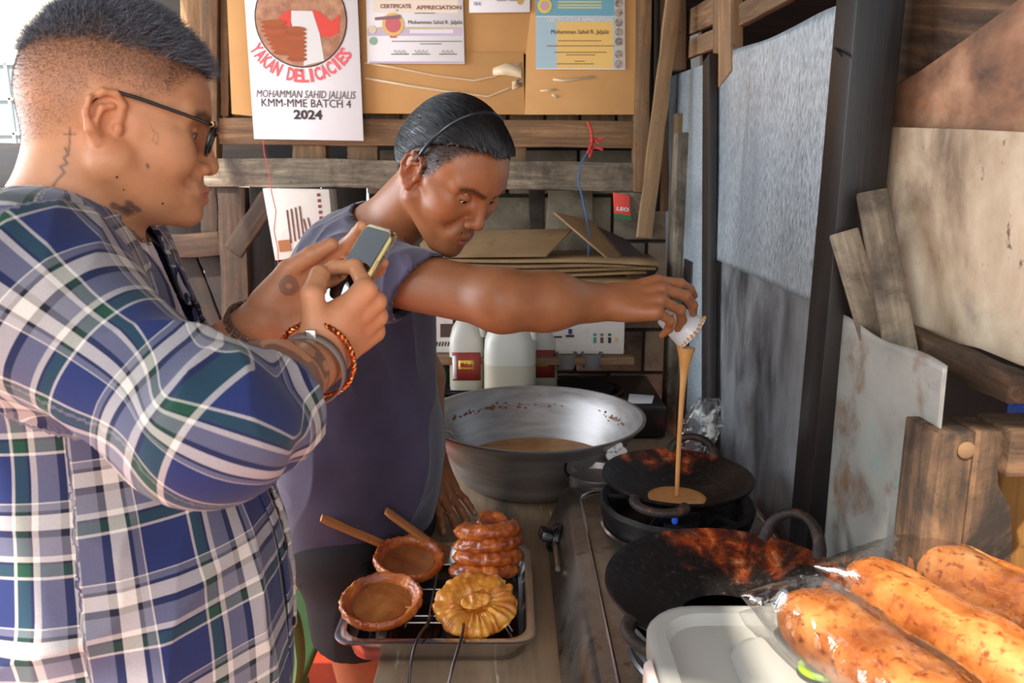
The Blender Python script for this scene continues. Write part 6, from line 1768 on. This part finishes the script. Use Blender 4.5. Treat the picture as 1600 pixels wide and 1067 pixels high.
for (e0, w0, sd) in ((gel_r, gwr_r, 3), (gel_l, gwr_l, 9)):
    t = ((v - e0) @ (w0 - e0)) / ((w0 - e0) @ (w0 - e0)); dd = np.linalg.norm(v - e0 - t[:, None] * (w0 - e0), axis=1)
    m_ = (t > 0.15) & (t < 0.82) & (dd < 0.07)
    pat = np.abs(vnoise(v * 48, sd)) < 0.16
    pat2 = vnoise(v * 40, sd + 2) > 0.35
    col = paint(col, v, ink * 1.1, 0.62 * (m_ & (pat | pat2)))
c = hl1.w(0.050, 0.018, -0.03)
rd = np.linalg.norm(v - c, axis=1)
col = paint(col, v, ink, 0.55 * ((rd < 0.016) & (np.abs(rd - 0.010) < 0.004)))
for hnd in (hr1, hl1):
    c = hnd.tips['t']; col = paint(col, v, lin3((232, 178, 150)), 0.6 * soft(np.linalg.norm(v - (c + hnd.d * 0.007), axis=1), 0.007, 0.002))
    kn_ = hnd.w(0.09, 0, 0.01)
    col = paint(col, v, SK1 * np.array([1.02, 0.82, 0.74]), 0.35 * soft(np.linalg.norm(v - kn_, axis=1), 0.05, 0.03))
np_obj('body', v, q, skin_mat('fair tan skin', 0.44), guest, col=col)
eyes(H1, guest)
# hair: buzzed fade with a longer greying top
hm = vcol_mat('greying hair', 0.55)
ps = sample_mesh(v, q, soft(ht1, 0.004, 0.006), 15000); P, g = project(B1, ps, 1)
t = g * 1.3 + (H1.R @ V3((0.75, 0, 0.15)))[None] * 0.7 + RNG.normal(size=P.shape) * 0.38; t /= np.linalg.norm(t, axis=1)[:, None]
lx = H1.loc(P)[:, [0]]
ln = (0.009 + 0.008 * RNG.random((len(P), 1))) * (0.75 + 0.6 * np.clip((lx + 0.02) / 0.1, 0, 1))
t2 = t + (H1.R @ V3((0.6, 0, -0.5)))[None] * 0.5 + RNG.normal(size=P.shape) * 0.2; t2 /= np.linalg.norm(t2, axis=1)[:, None]
cc = lin3((112, 116, 128))[None] * (0.30 + 1.9 * RNG.random((len(P), 1)) ** 1.8)
so = stuff(tri_strands('top_hair', None, np.stack([P - g * 0.0005, P + t * ln * 0.55, P + t * ln * 0.55 + t2 * ln * 0.5]), 0.00034, hm, guest, cc)); so['label'] = 'short greying hair brushed forward on top'
ps = sample_mesh(v, q, soft(hd1, -0.002, 0.006) * (0.45 + 0.55 * fade) * (ht1 > -0.006), 26000); P, g = project(B1, ps, 1)
t = g * 0.8 + (H1.R @ V3((-0.2, 0, -0.6)))[None] + RNG.normal(size=P.shape) * 0.25; t /= np.linalg.norm(t, axis=1)[:, None]
zz_ = np.clip((H1.loc(P)[:, [2]]) / 0.09, 0.1, 1)
cc = lin3((92, 74, 66))[None] * (0.5 + 0.8 * RNG.random((len(P), 1)))
stuff(tri_strands('side_hair', None, np.stack([P - g * 0.0004, P + t * (0.0016 + 0.0022 * zz_)]), 0.00013, hm, guest, cc))

# plaid shirt -----------------------------------------------------------------
PS = SDF(); PS.grow = 0.020; torso1(PS)
PS.ell((-0.480, 0.895, 0.98), (0.175, 0.195, 0.36), RT1, 0.06)
PS.grow = 0.0
cuff_r = V3(at_y(444, 636, 0.770)); cuff_l = gel_l + (gwr_l - gel_l) * 0.42
PS.rc(gsh_r + V3((0, 0.02, 0)), gel_r, 0.080, 0.061, 0.05); PS.rc(gel_r, cuff_r, 0.060, 0.046, 0.03)
PS.ell(gel_r + V3((0, -0.003, -0.006)), (0.064, 0.060, 0.060), None, 0.03)
cdir = (gwr_r - cuff_r) / np.linalg.norm(gwr_r - cuff_r); cdw = cdir; cdir = 0.45 * cdir + 0.75 * (cuff_r - gel_r) / np.linalg.norm(cuff_r - gel_r); cdir /= np.linalg.norm(cdir); cdl = (gwr_l - gel_l) / np.linalg.norm(gwr_l - gel_l)
for t0, t1_, r_c in ((-0.042, -0.020, 0.052), (-0.020, 0.0, 0.050)): PS.rc(cuff_r + cdir * t0, cuff_r + cdir * t1_, r_c, r_c - 0.003, 0.006)
PS.rc(gsh_l, gel_l, 0.080, 0.070, 0.05); PS.rc(gel_l, cuff_l, 0.070, 0.058, 0.03)
PS.rc(cuff_l - cdl * 0.04, cuff_l, 0.062, 0.062, 0.006)
neck_hole1 = SDF(); nd1 = (gn1 - gn0) / np.linalg.norm(gn1 - gn0)
neck_hole1.rc(gn0 + nd1 * 0.012, gn1 + nd1 * 0.06, 0.078, 0.105, 0.01)
neck_hole1.rc(gn0 + V3((0.05, 0.01, 0.02)), gn0 + V3((0.12, 0.04, -0.02)), 0.055, 0.05, 0.03)
fo = V3((-0.480, 0.895, 0))
fo_dir = V3((math.cos(math.radians(4)), math.sin(math.radians(4)), 0)); fo_n = V3((-fo_dir[1], fo_dir[0], 0))
def post4(P, W):
    inner = -(W + 0.006)
    fl_ = (P - fo) @ fo_n
    d = np.maximum(W, (0.80 + 0.185 * np.clip((fl_ - 0.02) / 0.03, 0, 1)).astype(F32) - P[..., 2])
    ax_r = np.linalg.norm(P - cuff_r, axis=-1) < 0.15; ax_l = np.linalg.norm(P - cuff_l, axis=-1) < 0.13
    d = np.maximum(d, np.where(ax_r & ((P - gel_r) @ cdir > 0.03), plane(P, cuff_r, cdir), -1))
    d = np.maximum(d, np.where(ax_l & ((P - gel_l) @ cdl > 0.03), plane(P, cuff_l, cdl), -1))
    d = np.maximum(d, -neck_hole1(P))
    # open front: a gap that widens to the collar
    p = P - fo; fx_ = p @ fo_dir; fy_ = p @ fo_n; z = P[..., 2]
    hw = 0.014 + 0.055 * np.clip((z - 1.12) / 0.30, 0, 1) ** 1.2
    wedge = np.maximum(np.abs(fy_ - 0.028) - hw, 0.06 - fx_)
    armz = (np.minimum(segd(P.reshape(-1, 3), gel_r, gwr_r), segd(P.reshape(-1, 3), gel_l, gwr_l)).reshape(z.shape) > 0.085)
    d = np.maximum(d, np.where(armz, -wedge, -1))
    return np.maximum(d, inner).astype(F32)
pv, pq = PS.mesh(0.0034, (-0.86, 0.52, 0.76), (-0.10, 1.30, 1.62), post=post4)
pv = relax(pv, pq, 2, 0.5)
def poly_uv(P, pts, ref):
    """distance along a bent limb and angle around it"""
    best = np.full(len(P), 9.0); us = np.zeros(len(P)); an = np.zeros(len(P)); acc = 0.0; ws = np.zeros(len(P)); uu = np.zeros(len(P)); aa = np.zeros((len(P), 2))
    for a, b in zip(pts[:-1], pts[1:]):
        ba = b - a; Ln = np.linalg.norm(ba); t = (P - a) @ ba / Ln; tc = np.clip(t, -0.12 if acc == 0 else 0, Ln + 0.05)
        w_ = P - a - t[:, None] * ba / Ln; d = np.linalg.norm(P - a - np.clip(t, 0, Ln)[:, None] * ba / Ln, axis=1)
        e1 = ref - ba * (ref @ ba) / Ln ** 2; e1 /= np.linalg.norm(e1); e2 = np.cross(ba / Ln, e1)
        wt = np.exp(-d / 0.012) + 1e-12
        uu += wt * (acc + tc); aa += wt[:, None] * np.stack([w_ @ e1, w_ @ e2], 1); ws += wt; acc += Ln
        best = np.minimum(best, d)
    return uu / ws, np.arctan2(aa[:, 1], aa[:, 0]), best
u_r, a_r, d_r = poly_uv(pv, [gsh_r, gel_r, gwr_r], V3((0.2, 0.9, 0.5)))
u_l, a_l, d_l = poly_uv(pv, [gsh_l, gel_l, gwr_l], V3((0.2, 0.9, 0.5)))
pc = pv - V3((-0.495, 0.90, 0)); th = np.arctan2(pc @ l1, pc @ f1)
tor_u = th * 0.185; tor_v = pv[:, 2] + 0.10 * (pc @ f1) * 0.35
backp = th < math.radians(-88)
tor_v = np.where(backp, tor_v + 0.035, tor_v); tor_u = np.where(backp, tor_u + 0.03, tor_u)
seam_r = ((pv - gsh_r) @ ((gel_r - gsh_r) / np.linalg.norm(gel_r - gsh_r))) ; seam_l = ((pv - gsh_l) @ ((gel_l - gsh_l) / np.linalg.norm(gel_l - gsh_l)))
on_r = (d_r < 0.105) & (seam_r > -0.012) & ((pv - V3((-0.49, 0.9, 0))) @ -l1 > 0.10) | ((d_r < 0.095) & (u_r > 0.20))
on_l = (d_l < 0.10) & (seam_l > 0.0) & ((pv - V3((-0.49, 0.9, 0))) @ l1 > 0.12) | ((d_l < 0.09) & (u_l > 0.2))
uv = np.stack([tor_u, tor_v], 1)
uv[on_r] = np.stack([a_r * 0.075 + 0.05, -u_r + 0.045], 1)[on_r]
uv[on_l] = np.stack([a_l * 0.072, -u_l + 0.02], 1)[on_l]
pv = folds(pv, pq, [(gel_r + V3((0.02, 0.03, 0.06)), 0.13, (-0.3, 0.6, -0.6), 20, 0.0110, 21), ((-0.40, 0.72, 1.36), 0.22, (0.6, 0.1, -0.55), 14, 0.0080, 22), (cuff_r - cdir * 0.05, 0.10, (0.2, 0.6, -0.75), 24, 0.0065, 23),
                    ((-0.48, 0.70, 1.12), 0.22, (0.8, -0.1, 0.5), 12, 0.0120, 24), ((-0.42, 0.75, 0.95), 0.28, (0.25, 0, 1), 10, 0.0110, 25), (gsh_r + V3((0.0, 0.0, 0.05)), 0.14, (0.3, -0.8, -0.3), 18, 0.0060, 27), ((-0.30, 0.95, 1.05), 0.22, (0.05, 0.1, 1), 13, 0.0080, 28)], PS)

def plaid_mat():
    m, nt, b = new_mat('blue plaid flannel')
    uvn = nt.nodes.new('ShaderNodeUVMap'); uvn.uv_map = 'UVMap'
    sp_ = nt.nodes.new('ShaderNodeSeparateXYZ')
    vv = coords(nt, rand=False); wob = noise(nt, vv, 14, 3, 0.5)
    nt.links.new(uvn.outputs['UV'], sp_.inputs[0])
    per = 0.116
    navy, dark, white, green, grey_ = (30, 46, 100), (20, 23, 44), (226, 218, 208), (22, 74, 56), (124, 124, 138)
    sett = [(0.00, navy), (0.38, white), (0.405, green), (0.50, dark), (0.52, white), (0.57, grey_), (0.72, dark), (0.78, white), (0.90, dark), (0.93, grey_), (0.985, white)]
    outs = []
    for ax in (0, 1):
        mm = N(nt, 'ShaderNodeMath', operation='MULTIPLY'); mm.inputs[1].default_value = 1 / per
        nt.links.new(sp_.outputs[ax], mm.inputs[0])
        fr = N(nt, 'ShaderNodeMath', operation='FRACT'); nt.links.new(mm.outputs[0], fr.inputs[0])
        r = nt.nodes.new('ShaderNodeValToRGB'); r.color_ramp.interpolation = 'CONSTANT'; el = r.color_ramp.elements
        while len(el) < len(sett): el.new(0.5)
        for e, (p, c_) in zip(el, sett): e.position = p; e.color = lin(c_)
        nt.links.new(fr.outputs[0], r.inputs['Fac']); outs.append(r.outputs['Color'])
    c = mixc(nt, 0.5, outs[0], outs[1])
    # fine twill shading of the crossing yarns
    ad = N(nt, 'ShaderNodeMath', operation='ADD'); nt.links.new(sp_.outputs[0], ad.inputs[0]); nt.links.new(sp_.outputs[1], ad.inputs[1])
    ml = N(nt, 'ShaderNodeMath', operation='MULTIPLY'); ml.inputs[1].default_value = 4200; nt.links.new(ad.outputs[0], ml.inputs[0])
    sn = N(nt, 'ShaderNodeMath', operation='SINE'); nt.links.new(ml.outputs[0], sn.inputs[0])
    mr = N(nt, 'ShaderNodeMapRange'); mr.inputs['From Min'].default_value = -1; mr.inputs['To Min'].default_value = 0.40; mr.inputs['To Max'].default_value = 0.60
    nt.links.new(sn.outputs[0], mr.inputs['Value'])
    c = mixc(nt, mr.outputs[0], outs[0], outs[1])
    nz = noise(nt, vv, 900, 3, 0.6)
    kf = ramp(nt, nz, [(0.3, (0.86, 0.86, 0.88, 1)), (0.7, (1.10, 1.10, 1.12, 1))])
    c = mixc(nt, 1.0, c, kf, 'MULTIPLY')
    nt.links.new(c, b.inputs['Base Color']); b.inputs['Roughness'].default_value = 0.9; b.inputs['Sheen Weight'].default_value = 0.12; b.inputs['Sheen Roughness'].default_value = 0.5
    bump(nt, b, nz, 0.25, 0.0008)
    return m
plaid = plaid_mat()
np_obj('plaid_shirt', pv, pq, plaid, guest, uv=uv)

def cloth_strip(name, rows, mat, parent, uvs, solid=0.003):
    """rows: list of point lists"""
    m_, n_ = len(rows), len(rows[0]); V = np.array([p for r in rows for p in r], dtype=float)
    Q = np.array([(i * n_ + j, i * n_ + j + 1, (i + 1) * n_ + j + 1, (i + 1) * n_ + j) for i in range(m_ - 1) for j in range(n_ - 1)])
    U = np.array([u for r in uvs for u in r], dtype=float)
    o = np_obj(name, V, Q, mat, parent, uv=U)
    s = o.modifiers.new('thickness', 'SOLIDIFY'); s.thickness = solid; s.offset = 0
    s = o.modifiers.new('smooth', 'SUBSURF'); s.levels = 1; s.render_levels = 1
    return o
# collar: stands around the neck and falls over the shirt shoulders
rows, uvs = [], []
e1 = V3((0.94, 0.34, 0)); e2 = V3((-0.34, 0.94, 0))
for j, (rad, dz, drop) in enumerate(((0.076, 0.010, 0), (0.079, 0.040, 0), (0.086, 0.046, 0), (0.096, 0.030, 0.25), (0.112, 0.010, 0.5), (0.126, -0.012, 0.8))):
    row, ur = [], []
    for i in range(49):
        a = math.radians(38 + 284 * i / 48)
        w = min(i, 48 - i) / 24
        frontness = max(0.0, 1 - w * 2.2)
        r_ = rad * (1 + 0.10 * frontness * (j > 2)) + 0.020 * frontness * drop
        p = gn0 + nd1 * 0.012 + (e1 * math.cos(a) + e2 * math.sin(a)) * r_
        p = p + V3((0, 0, 1)) * (dz - 0.050 * drop * (0.4 + 0.6 * frontness) + 0.010 * (1 - frontness) - 0.030 * frontness) 
        if j >= 3:
            P_, g_ = project(PS, p[None], 2, 0.007 + 0.0045 * (5 - j)); p = p * 0.25 + P_[0] * 0.75 if j > 3 else p * 0.6 + P_[0] * 0.4
        row.append(p); ur.append((a * 0.10, 0.0065 * j + 0.005))
    rows.append(row); uvs.append(ur)
co = cloth_strip('collar', rows, plaid, guest, uvs, 0.004)

# white tee under the open shirt
TW = SDF(); TW.grow = 0.006; torso1(TW)
nh = SDF(); nh.rc(gn0 + nd1 * 0.020, gn1 + nd1 * 0.06, 0.080, 0.10, 0.01)
def post5(P, W): return np.maximum(np.maximum(W, -nh(P)), np.maximum(0.84 - P[..., 2], -(W + 0.006))).astype(F32)
wv_, wq_ = TW.mesh(0.005, (-0.80, 0.62, 0.80), (-0.25, 1.22, 1.60), post=post5, keep=lambda P: (P - V3((-0.49, 0.9, 0))) @ f1 > -0.16)
np_obj('white_tee', relax(wv_, wq_, 2), wq_, plain('white cotton', (226, 218, 222), 0.85), guest)
# placket with buttons along the near front edge
rows, uvs = [], []
zs = np.linspace(1.30, 0.82, 26)
for k in (0, 1, 2):
    row, ur = [], []
    for z in zs:
        hw = 0.014 + 0.055 * max(0, min(1, (z - 1.12) / 0.30)) ** 1.2
        p = fo + fo_dir * 0.19 + fo_n * (0.028 - hw - 0.002 - 0.015 * k) + V3((0, 0, z))
        P_, g_ = project(PS, p[None], 4, 0.0035); row.append(P_[0]); ur.append((0.34 + 0.015 * k, z))
    rows.append(row); uvs.append(ur)
cloth_strip('placket', rows, plaid, guest, uvs, 0.003)
btn = plain('dark button', (30, 34, 48), 0.3)
for z in (1.20, 1.10, 1.00, 0.90):
    hw = 0.014 + 0.055 * max(0, min(1, (z - 1.12) / 0.30)) ** 1.2
    p = fo + fo_dir * 0.19 + fo_n * (0.028 - hw - 0.017) + V3((0, 0, z)); P_, g_ = project(PS, p[None], 4, 0.006)
    M = Vector(g_[0]).to_track_quat('Z', 'Y').to_matrix().to_4x4(); M.translation = Vector(P_[0])
    build('button', MB().lathe([(0, 0), (0.0055, 0), (0.0060, 0.0012), (0.0045, 0.0022), (0.003, 0.0016), (0, 0.0016)], 18), btn, guest, frame=M)
# trousers and shoes
TR_ = SDF(); TR_.grow = 0.014
TR_.ell((-0.505, 0.90, 0.84), (0.150, 0.180, 0.14), RT1, 0.03)
for hp_ in ghips: TR_.rc(hp_, hp_ + V3((0.02, 0, -0.36)), 0.094, 0.078, 0.03); TR_.rc(hp_ + V3((0.02, 0, -0.36)), hp_ + V3((-0.01, 0, -0.72)), 0.078, 0.064, 0.03)
xv, xq = TR_.mesh(0.008, (-0.80, 0.60, 0.02), (-0.15, 1.22, 1.0), post=lambda P, W: np.maximum(np.maximum(W, 0.055 - P[..., 2]), P[..., 2] - 0.95).astype(F32))
np_obj('trousers', relax(xv, xq, 1), xq, speckled('dark denim', [(0.3, (34, 40, 58)), (0.7, (54, 62, 84))], 20, rough=0.9, bmp=0.1, bscale=300), guest)
for hp_ in ghips:
    an_ = hp_ + V3((0.04, 0.02, -0.80))
    sh_ = MB().loft([[(an_[0] - 0.10 + dx * 1.0, an_[1] - w_, z), (an_[0] + 0.10, an_[1] - w_, z), (an_[0] + 0.16, an_[1], z), (an_[0] + 0.10, an_[1] + w_, z), (an_[0] - 0.10 + dx, an_[1] + w_, z)] for z, w_, dx in ((0.0, 0.045, 0), (0.04, 0.045, 0), (0.075, 0.035, 0.01))])
    build('shoe', sh_, MAT['black_plastic'], guest, bevel=0.01, seg=3)

# glasses ----------------------------------------------------------------------
gls = thing('glasses', 'black framed tinted glasses on the face of the man with the phone', 'glasses', tuple(H1.w((0.10, 0, 0.02))))
fr_m = plain('dark frame', (26, 24, 26), 0.2); gold_m = plain('gold trim', (196, 150, 84), 0.25, 1.0)
def lens_ring(s, sc, x0=0.1085):
    out = []
    for a in np.linspace(0, 2 * math.pi, 41)[:-1]:
        y = 0.0245 * sc * math.copysign(abs(math.cos(a)) ** 0.8, math.cos(a)); z = 0.0195 * sc * math.copysign(abs(math.sin(a)) ** 0.85, math.sin(a))
        xx = x0 - 0.12 * abs(y + s * 0.033) - 0.06 * (-z) * 0 + 0.10 * z
        out.append(Vector(H1.w((xx, s * 0.034 + y, 0.014 + z))))
    return out
tint = clear_film('tinted lens', (0.52, 0.40, 0.34, 1), 0.4)
for s in (-1, 1):
    ro = build('lens_frame', MB().tube(lens_ring(s, 1.0), 0.0021, 8, closed=True), fr_m, gls)
    build('lens', MB().add(lens_ring(s, 0.97) + [Vector(H1.w((0.1085 - 0.004, s * 0.034, 0.014)))], [(i, (i + 1) % 40, 40) for i in range(40)]), tint, gls)
    tp = [H1.w((0.1045, s * 0.059, 0.028)), H1.w((0.098, s * 0.069, 0.029)), H1.w((0.060, s * 0.077, 0.0325)), H1.w((0.012, s * 0.081, 0.036)), H1.w((-0.008, s * 0.081, 0.033)), H1.w((-0.024, s * 0.080, 0.014))]
    build('temple', MB().tube([Vector(p) for p in smooth_path(tp, 5)], 0.0021, 8), fr_m, gls)
    build('hinge', MB().tube([Vector(H1.w((0.1055, s * 0.0595, 0.029))), Vector(H1.w((0.101, s * 0.0675, 0.029)))], 0.0026, 8), gold_m, gls)
build('bridge', MB().tube([Vector(p) for p in smooth_path([H1.w((0.1085, -0.011, 0.020)), H1.w((0.1125, 0, 0.023)), H1.w((0.1085, 0.011, 0.020))], 5)], 0.002, 8), fr_m, gls)

# necklace ----------------------------------------------------------------------
silver = plain('silver', (200, 196, 190), 0.22, 1.0); copper = plain('copper', (206, 122, 74), 0.25, 1.0)
nl_ = thing('necklace', 'thin silver figaro chain around the neck above the plaid collar', 'necklace', tuple(gn0 + nd1 * 0.05))
cpts = []
for i in range(110):
    a = 2 * math.pi * i / 110
    p = gn0 + nd1 * (0.078 - 0.070 * max(0, math.cos(a)) ** 1.5) + (e1 * math.cos(a) + e2 * math.sin(a)) * 0.072
    cpts.append(p)
cpts, g = project(B1, np.array(cpts), 4, 0.0022)
mb = MB()
for i in range(0, 110):
    a, b_ = Vector(cpts[i]), Vector(cpts[(i + 1) % 110]); big = i % 9 in (0, 4)
    mb.tube([a, a.lerp(b_, 0.5), b_], [0.0010, 0.0026 if big else 0.0017, 0.0010], 6)
build('chain', mb, silver, nl_)

def wrist_ring(name, label, cat, c, axis, R, r, mat, wav=0.0, n=48, flat=1.0, squash=0.86, nrm=None):
    c = V3(c); axis = V3(axis) / np.linalg.norm(axis); n1_ = V3(nrm) - axis * (V3(nrm) @ axis); n1_ /= np.linalg.norm(n1_); n2_ = np.cross(axis, n1_)
    P = [Vector(c + (n1_ * math.cos(a) * squash + n2_ * math.sin(a)) * R) for a in np.linspace(0, 2 * math.pi, n + 1)[:-1]]
    return P, axis, n1_, n2_
# copper twisted bangle and grey band on the near wrist
cdir = cdw
P, ax_, na, nb_ = wrist_ring('', '', '', gwr_r + cdir * 0.002, cdir, 0.0385, 0, None, nrm=hr1.d)
bang = thing('bangle', 'twisted copper bangle on the wrist nearer the photographer', 'bracelet', tuple(gwr_r))
mb = MB()
for ph in (0, math.pi):
    pts = []
    for i in range(240):
        a = 2 * math.pi * i / 240; rad = (na * math.cos(a) * 0.92 + nb_ * math.sin(a)); tw = a * 26 + ph
        pts.append(Vector(gwr_r + cdir * (0.002 + 0.0018 * math.cos(tw)) + rad * (0.0455 + 0.0018 * math.sin(tw))))
    mb.tube(pts, 0.0020, 6, closed=True)
build('twist', mb, copper, bang)
band = thing('wrist_band', 'flat grey band with a silver clasp next to the copper bangle', 'bracelet', tuple(gwr_r - cdir * 0.02))
rings = []
for w_ in (-0.006, 0.006):
    rings.append([gwr_r + cdir * (-0.020 + w_) + (na * math.cos(a) * 0.92 + nb_ * math.sin(a)) * 0.0412 for a in np.linspace(0, 2 * math.pi, 49)[:-1]])
build('strap', MB().loft(rings, caps=False), plain('grey leather', (128, 118, 112), 0.6), band, solid=0.0022)
cpos = gwr_r - cdir * 0.020 + nb_ * -0.0415
build('clasp', MB().box(cpos, (0.012, 0.008, 0.014)), silver, band, bevel=0.002)
# steel chain watch band on the far wrist
wb = thing('watch', 'chunky dark steel link watch on the far wrist', 'watch', tuple(gwr_l))
P, axl, na, nb_ = wrist_ring('', '', '', gwr_l, cdl, 0.037, 0, None, nrm=hl1.d)
c0 = gwr_l - cdl * 0.004
dsteel = plain('dark steel', (186, 182, 178), 0.24, 1.0)
for i in range(22):
    a = 2 * math.pi * i / 22; rad = na * math.cos(a) * 0.98 + nb_ * math.sin(a); tg = -na * math.sin(a) * 0.84 + nb_ * math.cos(a)
    pj, gj = project(B1, (c0 + rad * 0.046)[None], 4, 0.0032); rad = (pj[0] - c0) / 0.0475; gj = gj[0] - cdl * (gj[0] @ cdl); tg = np.cross(cdl, gj); 
    M = Matrix([list(r) for r in np.stack([tg / np.linalg.norm(tg), cdl, np.cross(tg / np.linalg.norm(tg), cdl)], 1)]).to_4x4(); M.translation = Vector(c0 + rad * 0.0475)
    mb = MB()
    for w_ in (-0.0055, 0, 0.0055): mb.box((0, w_, 0), (0.0092, 0.0046, 0.004))
    build('link', mb, dsteel, wb, bevel=0.0009, frame=M)
# phone -------------------------------------------------------------------------
lv = V3((0.495, 0.28, 0.825)); lv /= np.linalg.norm(lv); sv_ = V3((0.57, -0.82, -0.07)); sv_ = sv_ - lv * (sv_ @ lv); sv_ /= np.linalg.norm(sv_); nv = np.cross(sv_, lv)
if nv[0] > 0: nv = -nv
top_mid = (V3(at_y(577, 354, 0.985)) + V3(at_y(617, 362, 0.925))) / 2
pc_ = top_mid - lv * 0.074
phone = thing('phone', 'smartphone in a clear case with a gold side held in both hands', 'phone', tuple(pc_))
M = Matrix([list(r) for r in np.stack([sv_, lv, np.cross(sv_, lv)], 1)]).to_4x4(); M.translation = Vector(pc_)
zsgn = 1.0 if np.cross(sv_, lv) @ nv > 0 else -1.0
def rslab(w, h, r, z0, z1): return MB().loft([rrect(-w / 2, w / 2, -h / 2, h / 2, r, z0, 6), rrect(-w / 2, w / 2, -h / 2, h / 2, r, z1, 6)])
build('frame', rslab(0.072, 0.148, 0.010, -0.0037, 0.0037), plain('gold metal', (214, 190, 120), 0.22, 1.0), phone, frame=M, bevel=0.0008)
build('screen', rslab(0.067, 0.143, 0.008, zsgn * 0.0036, zsgn * 0.0041), plain('black screen glass', (10, 10, 12), 0.03), phone, frame=M)
build('back_glass', rslab(0.069, 0.145, 0.009, -zsgn * 0.0036, -zsgn * 0.0041), plain('pale back glass', (226, 222, 214), 0.1), phone, frame=M)
build('clear_case', rslab(0.0755, 0.1515, 0.012, -zsgn * 0.0050, zsgn * 0.0030), clear_film('phone case film', gl=0.35), phone, frame=M, bevel=0.001)
build('side_button', MB().box((0.0368, 0.030, 0), (0.0015, 0.012, 0.003)), gold_m, phone, frame=M, bevel=0.0004)
